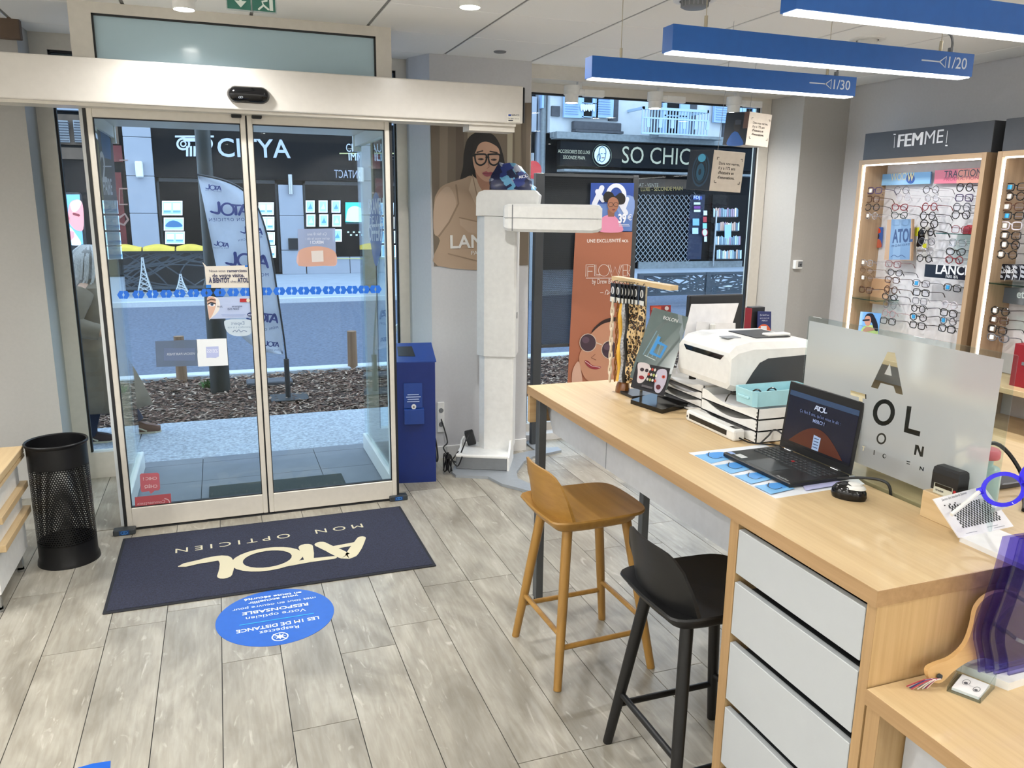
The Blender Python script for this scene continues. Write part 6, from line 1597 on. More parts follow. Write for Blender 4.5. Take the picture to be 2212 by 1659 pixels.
# ---------------------------------------------------------------- stools
def stool(loc, rz, woods, lab):
    o = thing('bar_stool', lab, 'stool', loc, (0, 0, rz), 'bar stools at the counter')
    H_ = .645
    # seat: local +x towards the counter; plate with rounded front, dished
    def seat_outline(f=1.0):
        pts = [(-.2, -.165), (-.1, -.185), (.08, -.182), (.15, -.17), (.185, -.13), (.195, -.05), (.195, .05), (.185, .13), (.15, .17), (.08, .182), (-.1, .185), (-.2, .165), (-.215, .1), (-.22, 0), (-.215, -.1)]
        return [(x*f, y*f) for x, y in spline(pts, 3)]
    ol = seat_outline()
    rings = []
    for f, z in ((.93, H_-.016), (.99, H_-.012), (1.0, H_-.006), (.985, H_), (.8, H_-.004), (.4, H_-.009), (.02, H_-.011)):
        rings.append([(x*f, y*f, z) for x, y in ol])
    MB().loft(rings).build('seat', woods[0], o, smooth=True)
    # curved back plate standing on the rear edge
    rings = []; n = 14
    for i in range(n+1):
        t = -1+2*i/n; y = .178*t; xb = -.19+.055*abs(t)**2.2; top = .175*(1-abs(t)**5*.55); lean = .03
        rings.append([(xb-.006, y, H_-.008), (xb+.006, y, H_-.008), (xb+.005-lean*.5, y, H_+top*.5), (xb+.004-lean, y, H_+top), (xb-.004-lean, y, H_+top), (xb-.006-lean*.5, y, H_+top*.5)])
    MB().loft(rings).build('backrest', woods[0], o, smooth=True)
    # thick under-rim at the rear
    MB().loft([[(x*f*.86-.01, y*f*.9, z) for x, y in ol] for f, z in ((.9, H_-.05), (1, H_-.035), (1.04, H_-.014))]).build('seat_block', woods[0], o, smooth=True)
    tops = [(-.13, -.11), (-.13, .11), (.115, -.11), (.115, .11)]; bots = [(-.2, -.205), (-.2, .205), (.205, -.2), (.205, .2)]
    P = lambda k, z: V((bots[k][0]+(tops[k][0]-bots[k][0])*z/.6, bots[k][1]+(tops[k][1]-bots[k][1])*z/.6, z))
    for k in range(4):
        MB().cyl(P(k, 0), P(k, .3), .0155, .0185, 14, True).cyl(P(k, .3), P(k, .61), .0185, .0195, 14).build('leg', woods[1], o, smooth=True)
    for a, b, z in ((0, 1, .2), (0, 2, .155), (1, 3, .155), (2, 3, .2)):
        MB().cyl(P(a, z), P(b, z), .0105, None, 12).build('footrest_bar', woods[1], o, smooth=True)
    return o
stool((1.266, 2.606, 0), R(2), ('stool_wood', 'stool_wood_z'), 'honey oak bar stool with low curved back in front of the counter')
stool((1.318, 1.868, 0), R(0), ('stool_black', 'stool_black'), 'black bar stool with low curved back beside the drawer block')

# ---------------------------------------------------------------- things on the counter
# laptop
lpt = thing('laptop', 'open black laptop showing a dark blue and orange page', 'laptop', (0, 0, 0))
cx, cy = 1.566, 1.893
lroot = thing('tmp', 'x', 'x'); bpy.data.objects.remove(lroot)
LT = Matrix.Translation((1.55, 1.85, TZ)) @ Matrix.Rotation(R(-90+1.5), 4, 'Z')     # local x along the laptop's width, y from user to hinge
def lb(): return MB()
def bb(mb, x0, x1, y0, y1, z0, z1, bev=0): return mb.box(x0, x1, y0, y1, z0, z1, bev, T=LT)
bb(MB(), -.153, .153, -.105, .11, .003, .017, .003).build('base', 'black_plastic', lpt)
mb = MB()
for r_ in range(5):
    for k in range(14):
        x0 = -.137+k*.0197; bb(mb, x0, x0+.0165, .0-.0+.008+r_*.0175-.008, .0145+r_*.0175-.008, .017, .0182)
mb.build('keyboard', 'charcoal', lpt)
bb(MB(), -.05, .05, -.095, -.02, .0165, .0173).build('touchpad', 'charcoal', lpt)
mat('red_dot', '#b0262c', .4); bb(MB(), -.004, .004, .033, .041, .018, .0195).build('pointer_stick', 'red_dot', lpt)
pr = Pr(lambda p: LT @ V((p[0], p[1], .0172)), (0, 0, 1), .0002)
pr.rect(-.147, -.095, -.125, -.078, '#8fa8d8'); pr.rect(-.118, -.09, -.08, -.066, '#c8cccc'); pr.text('ThinkPad', (.085, -.1), (.135, -.1), '#b4b6b8', bold=.01)
for r_ in range(5):
    for k in range(14): pr.rect(-.133+k*.0197, .006+r_*.0175, -.129+k*.0197, .009+r_*.0175, '#8a8c90'); pr.same()
pr.build('print', lpt)
for x in (-.1, .1): bb(MB(), x-.015, x+.015, .1, .112, .014, .02, .001).build('hinge', 'steel', lpt)
ST = LT @ Matrix.Translation((0, .112, .016)) @ Matrix.Rotation(R(-6), 4, 'X')   # screen plane: local z up the lid
MB().box(-.153, .153, 0, .006, 0, .214, .002, T=ST).build('lid', 'black_plastic', lpt)
pr = Pr(lambda p: ST @ V((p[0], -.0004, p[1])), ST.to_3x3() @ V((0, -1, 0)), .0002)
pr.rect(-.143, .022, .143, .188, '#0a0f24'); pr.rect(-.143, .172, .143, .188, '#2c405e'); pr.rect(-.143, .022, .143, .03, '#0c0f18')
o1 = [(-.115+.23*k/16, .03+.066*math.sin(math.pi*k/16)) for k in range(17)]; pr.poly(o1, '#4a2014')
pr.poly([(-.012, .03), (.016, .03), (.018, .072), (-.012, .075)], '#8fa6c8')
for k in range(4): pr.rect(-.008, .064-k*.009, .012, .067-k*.009, '#3a4a6c')
pr.logo((-.028, .15), (.028, .15), '#a8b4cc'); pr.text('Ça fait 8 ans, qu\'on vous le dit :', (-.085, .13), (.085, .13), '#5f6f98'); pr.text('MERCI !', (-.024, .112), (.024, .112), '#7f8fb8', bold=.02)
pr.build('screen', lpt, 'print_dim')
# paper mat with printed glasses, second sheet
pr = Pr(PZ(TZ), (0, 0, 1), .0002)
pr.slab([(1487, 978), (1650, 960), (1868, 1046), (1675, 1077)], .0004, '#dfe3ea'); pr.k = 6
for k in range(4):
    a = [(1500+k*43, 984+k*22.5), (1560+k*43, 977+k*22.5), (1588+k*43, 990+k*22.5), (1536+k*43, 1002+k*22.5)]
    pr.poly(a, '#79b4e4'); pr.blob([(q[0]*.6+a[1][0]*.4, q[1]*.6+a[1][1]*.4) for q in a], '#4a94dc')
    pr.stroke(spline([(1532+k*43, 978+k*22.5), (1530+k*43, 986+k*22.5), (1545+k*43, 992+k*22.5), (1560+k*43, 988+k*22.5)], 3, False), .003, '#16202c')
pr.poly([(1740, 1062), (1800, 1052), (1840, 1050), (1790, 1035), (1730, 1045)], '#b6b8e0')
tag(pr.build('paper_mat', None), 'printed paper sheet with blue eyewear pictures under the laptop', 'paper')
pr = Pr(PZ(TZ+.002), (0, 0, 1), .0002); pr.slab([(1805, 1030), (1845, 1027), (1868, 1046), (1830, 1052)], .0008, '#e6e8ea'); pr.rect(1835, 1043, 1850, 1047, '#2a2c34')
tag(pr.build('paper_card', None), 'small white card under the right front corner of the laptop', 'paper')
# mouse
p = onz(1828, 1078, TZ); ms = thing('computer_mouse', 'small black and white computer mouse right of the laptop', 'mouse', (p.x+.012, p.y+.008, TZ), (0, 0, R(-60))); ms.scale = (1, 1, 1.3)
MB().loft([[(.047*s*math.cos(a)*1.0+.002, .03*s*math.sin(a)*(1-.12*math.cos(a)), z) for a in [2*math.pi*k/20 for k in range(20)]] for s, z in ((.93, 0), (1, .008), (.95, .018), (.75, .027), (.4, .032), (.05, .033))]).build('shell', 'black_gloss', ms, smooth=True)
MB().loft([[(.012+.033*s*math.cos(a), .024*s*math.sin(a), z) for a in [2*math.pi*k/16 for k in range(16)]] for s, z in ((1, .024), (.9, .0285), (.72, .0305), (.68, .0295))], caps=False).build('white_ring', 'white_plastic', ms, smooth=True)
MB().loft([[(.014+.02*s*math.cos(a), .015*s*math.sin(a), z) for a in [2*math.pi*k/16 for k in range(16)]] for s, z in ((1, .029), (.8, .034), (.3, .036))]).build('palm_inlay', 'offwhite_plastic', ms, smooth=True)
# document tray stacks
def trays(x0, x1, y0, y1, n, lab):
    o = thing('document_trays', lab, 'document trays', (0, 0, 0), group='white document tray stacks')
    h = .12/n
    for k in range(n):
        z = TZ+h*k
        mb = MB().box(x0, x1, y0, y1, z, z+.003).box(x0, x1, y0, y0+.003, z, z+h-.003).box(x0, x1, y1-.003, y1, z, z+h-.003).box(x1-.003, x1, y0, y1, z, z+h-.003)
        # front lip with a scooped cut-out
        pts = [(x0, y0, z), (x0, y1, z), (x0, y1, z+h-.003), (x0, y1-.03, z+h-.003)]+[(x0, y1-.03-(y1-y0-.06)*t, z+h-.003-.022*math.sin(math.pi*t)) for t in [i/8 for i in range(1, 8)]]+[(x0, y0+.03, z+h-.003), (x0, y0, z+h-.003)]
        mb.prism(pts, (.003, 0, 0)); mb.build('tray', 'white_plastic', o)
        if k % 2 == 0: MB().box(x0+.02, x1-.02, y0+.015, y1-.015, z+.004, z+.012).build('paper', 'paper', o)
    for k in range(8): MB().box(x0-.0008, x0, y0+.004, y0+.007, TZ+.01+k*.013, TZ+.016+k*.013).build('mark', 'black_plastic', o)
    return o
trays(1.632, 1.93, 2.09, 2.42, 3, 'white document tray stack under the cyan tray')
trays(1.66, 1.95, 2.45, 2.78, 4, 'white document tray stack farther back under the printer')
# printer
pn = thing('printer', 'white and dark grey label printer standing on the tray stacks', 'printer', (0, 0, 0))
zb_ = 1.125
def ring(x, y0, y1, z0, z1, c):
    return [(x, y0+c, z0), (x, y1-c, z0), (x, y1, z0+c), (x, y1, z1-c), (x, y1-c, z1), (x, y0+c, z1), (x, y0, z1-c), (x, y0, z0+c)]
mb = MB(); mb.loft([ring(x, 2.255+i, 2.6-i, a, b, c) for x, i, a, b, c in ((1.632, .012, zb_+.03, 1.245, .014), (1.636, .004, zb_+.01, 1.262, .018), (1.66, 0, zb_, 1.285, .022), (1.72, 0, zb_, 1.296, .022), (1.98, 0, zb_, 1.292, .022), (2.02, .006, zb_, 1.275, .02))])
mb.build('body', 'white_plastic', pn)
MB().prism([(1.678, 2.2535, zb_+.012), (2.012, 2.2535, zb_+.012), (2.012, 2.2535, 1.246), (1.785, 2.2535, 1.24), (1.75, 2.2535, 1.226), (1.725, 2.2535, 1.195), (1.695, 2.2535, 1.15)], (0, .003, 0)).build('side_cover', 'charcoal', pn)
MB().prism([(1.629, 2.3, 1.25), (1.629, 2.555, 1.25), (1.6335, 2.535, 1.222), (1.6335, 2.33, 1.222)], (.012, 0, .0)).build('front_slot', 'black_gloss', pn)
MB().box(1.80, 1.95, 2.35, 2.52, 1.2945, 1.2975).build('top_slot', 'black_plastic', pn)
MB().box(1.86, 1.96, 2.36, 2.4, 1.296, 1.306, .003).build('paper_guide', 'white_plastic', pn)
MB().box(1.69, 1.75, 2.37, 2.42, 1.2955, 1.2975).build('display', 'mid_grey', pn)
for (x, y) in ((1.68, 2.29), (1.68, 2.56), (1.97, 2.29), (1.97, 2.56)): MB().cyl((x, y, 1.11), (x, y, zb_+.002), .014, None, 10).build('foot', 'black_plastic', pn)
# scanner bar
sc = thing('document_scanner', 'slim white document scanner lying in front of the tray stack', 'scanner', (0, 0, 0))
SA, SB = V((1.603, 2.43, TZ)), V((1.598, 2.15, TZ)); 
MB().box(1.572, 1.618, 2.13, 2.425, TZ, TZ+.04, .008, seg=2).build('body', 'white_plastic', sc)
MB().box(1.5705, 1.576, 2.17, 2.4, TZ+.012, TZ+.03, .001).build('feed_slot', 'black_gloss', sc)
MB().box(1.588, 1.61, 2.145, 2.178, TZ+.039, TZ+.0412).build('control_panel', 'black_gloss', sc)
MB().box(1.5712, 1.5725, 2.41, 2.416, TZ+.014, TZ+.022).build('port', 'black_plastic', sc)
# cyan tray with spectacles
cy_ = thing('job_tray', 'pale cyan plastic tray on the document trays', 'tray', (1.742, 2.153, 1.1125))
mb = MB(); a0, b0, h0 = .126, .058, .052
def rr(a, b, z, c=.012): return [(-a+c, -b, z), (a-c, -b, z), (a, -b+c, z), (a, b-c, z), (a-c, b, z), (-a+c, b, z), (-a, b-c, z), (-a, -b+c, z)]
mb.loft([rr(a0*.96, b0*.94, 0), rr(a0, b0, h0), rr(a0-.005, b0-.005, h0), rr(a0*.96-.006, b0*.94-.006, .005)]); mb.build('shell', 'cyan_plastic', cy_)
MB().box(-a0-.0015, -a0+.002, -.03, .03, .022, .03, .001).build('grip', 'cyan_plastic', cy_)
eyeglasses((1.70, 2.153, 1.136), (0, R(10), R(95)), 'round', 'black', TK, 'black eyeglasses lying in the pale cyan tray', 'eyeglasses on the counter')
# cables on the counter
cable([(1.595, 2.132, TZ+.012), (1.61, 2.09, TZ+.006), (1.66, 2.05, TZ+.006), (1.69, 2.02, TZ+.006)], .0028, 'thin black cable from the scanner to the laptop')
cable([(1.63, 2.06, TZ+.012), (1.665, 2.07, TZ+.03), (1.70, 2.08, TZ+.045), (1.72, 2.03, TZ+.02), (1.73, 1.99, TZ+.004)], .003, 'black looping cable behind the laptop screen')
cable([(1.57, 1.742, TZ+.01), (1.62, 1.70, TZ+.012), (1.665, 1.66, TZ+.022), (1.69, 1.61, TZ+.028), (1.698, 1.585, TZ+.012), (1.698, 1.575, TZ-.05)], .0042, 'thick black laptop power cable running into the slot')
# frosted screen
fsn = thing('counter_screen', 'frosted clear acrylic screen with an eye-chart word mark on the counter', 'screen', (0, 0, 0))
SXX = 1.69
MB().box(SXX, SXX+.01, 1.272, 1.965, .96, 1.432, .0035, seg=2).build('acrylic_sheet', 'acrylic', fsn)
def scurve():
    cu = bpy.data.curves.new('film', 'CURVE'); cu.dimensions = '2D'; cu.fill_mode = 'BOTH'
    def poly(pts):
        s = cu.splines.new('POLY'); s.points.add(len(pts)-1); s.use_cyclic_u = True
        for q, p in zip(s.points, pts): q.co = (p[0], p[1], 0, 1)
    # picture points on the screen plane -> (y, z)
    def S(px, py): p = onx(px, py, SXX); return (-p.y, p.z)
    poly([(-1.955, 1.04), (-1.30, 1.04), (-1.30, 1.418), (-1.955, 1.418)])
    def pp(pts): poly([S(*q) for q in pts])
    pp([(1918, 760), (1934, 762), (1951, 853), (1936, 849), (1931, 834), (1903, 827), (1897, 840), (1882, 836)])
    pp([(1923, 785), (1927, 812), (1911, 808)])
    pp([(1838, 843), (1872, 852), (1872, 862), (1864, 860), (1864, 900), (1856, 898), (1856, 858), (1838, 853)])
    poly([S(*q) for q in ellp(1910, 891, 24, 29, 8)]); poly([S(*q) for q in ellp(1910, 891, 14.5, 19.5, 8)])
    pp([(1960, 877), (1970, 878), (1963, 925), (1989, 932), (1987, 943), (1953, 933)])
    poly([S(*q) for q in ellp(1904.5, 947.5, 10.5, 12.5, 6)]); poly([S(*q) for q in ellp(1904.5, 947.5, 7, 8.5, 6)])
    pp([(1978, 960), (1985, 962), (1990, 977), (1993, 964), (1997, 965), (1994, 987), (1988, 986), (1982, 969), (1979, 983), (1975, 982)])
    for x, y, t in ((1866, 968, 'T'), (1889, 977, 'I'), (1911, 985, 'C'), (1963, 1000, 'E'), (1992, 1012, 'N')):
        if t == 'T': pp([(x-3, y-5), (x+4, y-3.5), (x+4, y-1.5), (x+1.5, y-2), (x, y+6), (x-2, y+5.5), (x-.5, y-2.6), (x-3, y-3)])
        elif t == 'I': pp([(x-.5, y-5), (x+1.5, y-4.5), (x+.5, y+6), (x-1.5, y+5.5)])
        elif t == 'C': poly([S(*q) for q in ellp(x, y, 4, 5, 0)]); poly([S(*q) for q in ellp(x+.8, y, 2.6, 3.4, 0)])
        elif t == 'E': pp([(x-4, y-5), (x+4, y-3), (x+4, y-1), (x-4, y-3)]); pp([(x-4, y), (x+3, y+2), (x+3, y+4), (x-4, y+2)])
        else: pp([(x-4, y-5), (x-2, y-4), (x+2, y+2), (x+3, y-3), (x+5, y-2.5), (x+3.5, y+6), (x+1.5, y+5), (x-2.5, y-1), (x-3.5, y+4), (x-5.5, y+3.5)])
    ob = bpy.data.objects.new('film', cu); COL.objects.link(ob)
    me = bpy.data.meshes.new_from_object(ob.evaluated_get(bpy.context.evaluated_depsgraph_get()))
    for v in me.vertices: v.co = V((SXX-.0012, -v.co.x, v.co.y))
    me.materials.clear(); me.materials.append(MATS['frost_film']); bpy.data.objects.remove(ob); bpy.data.curves.remove(cu)
    return link('frosted_film', me, fsn)
scurve()
# oak bracket holding the screen, with the rubber stamp on it
o = MB().box(1.64, 1.688, 1.325, 1.43, TZ, TZ+.07, .002).build('screen_block', 'oak_y'); tag(o, 'small oak block at the foot of the frosted screen', 'block')
p = V((1.664, 1.375, TZ+.07)); st = thing('rubber_stamp', 'black and cream self-inking stamp standing by the frosted screen', 'stamp', p, (0, 0, R(4)))
MB().box(-.016, .016, -.032, .032, 0, .03, .002).build('base', 'stamp_white', st)
mb = MB(); mb.loft([[(x, y, z) for x, y in ((-.019*s, -.036*s2), (.019*s, -.036*s2), (.019*s, .036*s2), (-.019*s, .036*s2))] for s, s2, z in ((1, 1, .03), (1, 1, .055), (.9, .97, .068), (.6, .85, .073))]); mb.box(-.019, .019, -.036, -.024, .012, .035).box(-.019, .019, .03, .036, .012, .035); mb.build('cap', 'black_plastic', st)
MB().cyl((-.019, -.03, .022), (-.0205, -.03, .022), .004, None, 10).build('button', 'red_dot', st)
MB().box(-.0175, -.0165, -.02, .026, .02, .028).build('window', 'black_gloss', st)
pr = Pr(lambda p: V((-.0163, -p[0], p[1])), (-1, 0, 0), .0002); pr.text('trodat', (-.024, .009), (-.002, .009), '#20242a', bold=.02); pr.build('print', st)

# reading test easel with big blue spectacles
ez = thing('reading_test_stand', 'white reading-test stand with a checkered sheet', 'display stand', (0, 0, 0))
A4 = [onz(q[0], q[1], TZ) for q in ((2072, 1170), (2166, 1212))]
a_, b_ = A4; d_ = (b_-a_).normalized(); n_ = V((-d_.y, d_.x, 0)); n_ = n_ if n_.x > 0 else -n_
W0 = .17; bk = n_*.13
mb = MB(); mb.prism([a_, a_+d_*W0, a_+d_*W0+bk, a_+bk], (0, 0, .012)); mb.build('base', 'white_plastic', ez)
# leaning sheet: rises from the base's front edge line towards the back
P00 = onz(2072, 1162, TZ+.012); P10 = onz(2190, 1137, TZ+.012); P01 = V((0, 0, CAM_H))+ray(2016, 1078).normalized()*2.13
nn = (P10-P00).cross(P01-P00).normalized(); nn = nn if nn.z > 0 else -nn
d11 = ray(2125, 1050); P11 = V((0, 0, CAM_H))+d11*((P00-V((0, 0, CAM_H))).dot(nn)/d11.dot(nn))
mb = MB(); mb.prism([P00, P10, P11, P01], nn*-.003); mb.build('sheet', 'paper', ez)
pr = Pr(lambda p: P00*(1-p[0])*(1-p[1])+P10*p[0]*(1-p[1])+P11*p[0]*p[1]+P01*(1-p[0])*p[1], nn, .0003)
pr.text('Sortez des standards Steiner', (.12, .9), (.62, .93), '#4a4c54', h=.006)
for r_ in range(11):
    for k in range(14):
        x0 = .16+k*.052+(.026 if r_ % 2 else 0); y0 = .2+r_*.05
        pr.rect(x0, y0, x0+.028, y0+.05, '#141416'); pr.same()
for k in range(5): pr.rect(.1+k*.05+(.02 if k % 2 else 0), .78-(k % 2)*.03, .125+k*.05+(.02 if k % 2 else 0), .81-(k % 2)*.03, '#141416'); pr.same()
for k, q in enumerate(((.15, .06, .35), (.55, .1, .75), (.65, .05, .85))): pr.rect(q[0], q[1], q[2], q[1]+.012, '#8a8c94')
pr.build('print', ez)
bs = thing('display_spectacles', 'oversized bright blue round spectacles with white temples', 'eyeglasses', (0, 0, 0))
cR = ony(2167, 1057, 1.25); cL = ony(2252, 1030, 1.2)
axu = (cL-cR).normalized(); nrm = V((-.45, -.75, .35)); nrm = (nrm-axu*nrm.dot(axu)).normalized(); vv = nrm.cross(axu)
def rim(c_, r): return [c_+axu*(r*math.cos(t))+vv*(r*.86*math.sin(t)) for t in [2*math.pi*k/28 for k in range(28)]]
RB = .041
for c_ in (cR, cL):
    mb = MB(); ro = rim(c_, RB+.0055); ri = rim(c_, RB-.005); 
    n0 = len(ro)
    mb.loft([[p_+nrm*.002 for p_ in ro], [p_-nrm*.004 for p_ in ro], [p_-nrm*.004 for p_ in ri], [p_+nrm*.002 for p_ in ri]], closed=True); mb.build('rim', 'blue_glossy', bs, smooth=True)
    mb = MB(); mb.prism(rim(c_, RB-.005), nrm*-.001); mb.build('lens', 'lens_clear', bs)
MB().tube([cR+axu*RB, (cR+cL)/2+vv*.006, cL-axu*RB], .004, 8).build('bridge', 'blue_glossy', bs, smooth=True)
hgr = cR-axu*(RB+.004)+vv*.012
MB().tube([hgr+axu*.006, hgr-axu*.006-nrm*.002], .008, 8).build('hinge_block', 'blue_glossy', bs, smooth=True)
tip = ony(2055, 1112, 1.27)
MB().tube(spline([hgr, hgr*.6+tip*.4, tip], 4, False), .0048, 8).build('temple', 'white_plastic', bs, smooth=True)
d2r = ray(2142, 1104); t2 = V((0, 0, CAM_H))+d2r*((P00-V((0, 0, CAM_H))).dot(nn)/d2r.dot(nn)); MB().tube([cR+axu*RB*.2-vv*.035, t2], .005, 8).build('temple', 'white_plastic', bs, smooth=True)
# things behind the screen
hs_ = thing('soap_dispenser', 'pale teal dispenser with a pink top behind the frosted screen', 'dispenser', (1.86, 1.44, TZ))
mat('pale_teal', '#a9c4bd', .35); mat('pink_top', '#cf5a66', .4)
MB().lathe([(.036, 0), (.04, .005), (.04, .09), (.034, .105), (.018, .11), (.018, .13)], 20).build('bottle', 'pale_teal', hs_, smooth=True)
MB().lathe([(.03, .13), (.032, .135), (.032, .15), (.028, .155)], 18).build('cap', 'pink_top', hs_, smooth=True)
cl2 = thing('laptop', 'dark laptop seen from behind through the frosted screen', 'laptop', (0, 0, 0))
MB().box(1.865, 2.1, 1.5, 1.84, TZ+.002, TZ+.018, .003).build('base', 'black_plastic', cl2)
MB().prism([(1.86, 1.5, TZ+.016), (1.86, 1.84, TZ+.016), (1.825, 1.84, TZ+.215), (1.825, 1.5, TZ+.215)], (.007, 0, 0)).build('lid', 'black_plastic', cl2)
MB().box(1.9, 2.0, 1.52, 1.82, TZ+.018, TZ+.0195).build('keyboard', 'charcoal', cl2)
cable([(1.9, 1.62, TZ+.006), (1.93, 1.58, TZ+.08), (2.0, 1.53, TZ+.13), (2.06, 1.49, TZ+.06), (2.0, 1.42, TZ+.006), (1.92, 1.36, TZ+.006)], .006, 'thick black cable arching over the clerk desk')

# sign stand with leaning plate
bo = thing('brand_stand', 'grey glass brand stand with a blue letter on a black foot', 'display stand', (0, 0, 0))
MB().prism([onz(1362, 872, TZ), onz(1430, 894, TZ), onz(1486, 880, TZ), onz(1412, 857, TZ)], (0, 0, .017)).build('foot', 'black_gloss', bo)
BT = [ony(1411, 664, 2.72), ony(1487, 685, 2.62), ony(1440, 842, 2.56), ony(1360, 815, 2.66)]
n1 = (BT[1]-BT[0]).cross(BT[3]-BT[0]).normalized(); n1 = n1 if n1.y < 0 else -n1
MB().prism(BT, n1*-.006).build('plate', 'plate_grey', bo) if 'plate_grey' in MATS else (mat('plate_grey', '#5f6d6c', .15), MB().prism(BT, n1*-.006).build('plate', 'plate_grey', bo))
def BM(p): return BT[0]*(1-p[0])*(1-p[1])+BT[1]*p[0]*(1-p[1])+BT[2]*p[0]*p[1]+BT[3]*(1-p[0])*p[1]
pr = Pr(BM, n1, .0004)
pr.poly([(.02, .45), (.55, .02), (.98, .3), (.45, .98)], '#53605f'); pr.poly([(.7, .0), (.99, .35), (.99, .2), (.82, 0)], '#77848a')
for k in range(4): pr.stroke([(.3+k*.07, .3+k*.04), (.15+k*.12, .65)], .004, '#6b8a98')
pr.text('BOLON', (.36, .12), (.76, .115), '#dfe4e4', h=.014)
pr.stroke([(.42, .36), (.34, .6)], .012, '#2f86c8', caps=False); pr.stroke([(.34, .6), (.6, .62), (.66, .46), (.42, .44)], .012, '#2f86c8')
pr.stroke([(.2, .66), (.5, .68)], .003, '#b9c4c4')
pr.build('print', bo)
# spooky card clipped at its foot
SC = [ony(1376, 782, 2.6), ony(1448, 796, 2.54), ony(1434, 856, 2.5), ony(1362, 836, 2.56)]
n2 = (SC[1]-SC[0]).cross(SC[3]-SC[0]).normalized(); n2 = n2 if n2.y < 0 else -n2
pr = Pr(lambda p: SC[0]*(1-p[0])*(1-p[1])+SC[1]*p[0]*(1-p[1])+SC[2]*p[0]*p[1]+SC[3]*(1-p[0])*p[1], n2, .0004)
pr.slab([(0, 0), (1, 0), (1, 1), (0, 1)], .002, '#17161e')
pr.blob([(.05, .02), (.38, .02), (.4, .4), (.3, .72), (.15, .75), (.1, .4)], '#c9bfc0'); pr.ell(.2, .25, .06, .07, '#2a1a22').ell(.34, .25, .05, .07, '#2a1a22').ell(.24, .55, .08, .07, '#8a1f2a')
pr.blob([(.66, .15), (.9, .1), (.96, .5), (.86, .92), (.7, .9), (.64, .5)], '#b9b3c4'); pr.ell(.86, .35, .05, .06, '#c2402a').ell(.86, .35, .02, .03, '#101010').ell(.78, .75, .07, .09, '#5a1622')
for r_ in range(3):
    for k in range(4):
        if r_ == 0 and k == 3: continue
        pr.ell(.42+k*.075, .18+r_*.2, .03, .055, ('#d8d4d0', '#b8422e', '#c8c0b8', '#a8b060')[(k+r_) % 4])
pr.rect(.3, .82, .62, .9, '#5a565c')
tag(pr.build('costume_lens_card', None), 'small dark card with two painted faces at the foot of the grey stand', 'card')
# bits behind the foot: sample fabrics
# ---- eyewear cord rack
rk = thing('cord_rack', 'oak bar rack for eyewear cords on the counter', 'rack', (0, 0, 0))
ra, rbb = V((1.552, 2.985, 1.47)), V((1.62, 2.63, 1.462))
mb = MB(); dr_ = (rbb-ra).normalized(); sd_ = V((-dr_.y, dr_.x, 0))*.02
mb.prism([ra-sd_, ra+sd_, rbb+sd_, rbb-sd_], (0, 0, -.018)); mb.build('bar', 'oak_y', rk)
mid = (ra+rbb)/2+sd_*1.2
MB().cyl((mid.x+.01, mid.y+.03, TZ+.01), (mid.x+.01, mid.y+.03, 1.452), .006, None, 8).build('stem', 'nickel', rk)
MB().box(mid.x-.07, mid.x+.07, mid.y-.04, mid.y+.09, TZ, TZ+.012, .002).build('foot', 'black_plastic', rk)
g = random.Random(2)
specs = [(1316, 'cream', 'cream chunky chain eyewear cord, leftmost on the rack'), (1327, 'amber', 'amber tortoise chain eyewear cord beside the cream chain'), (1335, 'yellow', 'mustard yellow eyewear cord on the rack'), (1342, 'floral', 'pale grey floral eyewear cord on the rack'), (1349, 'dark', 'black eyewear cord in the middle of the rack'), (1356, 'leopard', 'narrow leopard print eyewear cord next to the black one'), (1365, 'leopard2', 'leopard print eyewear cord, second from the right on the rack'), (1379, 'leopard3', 'wide leopard print eyewear cord, rightmost on the rack')]
mat('floral', '#9a9ca0', .8, var=.6, scale=120)
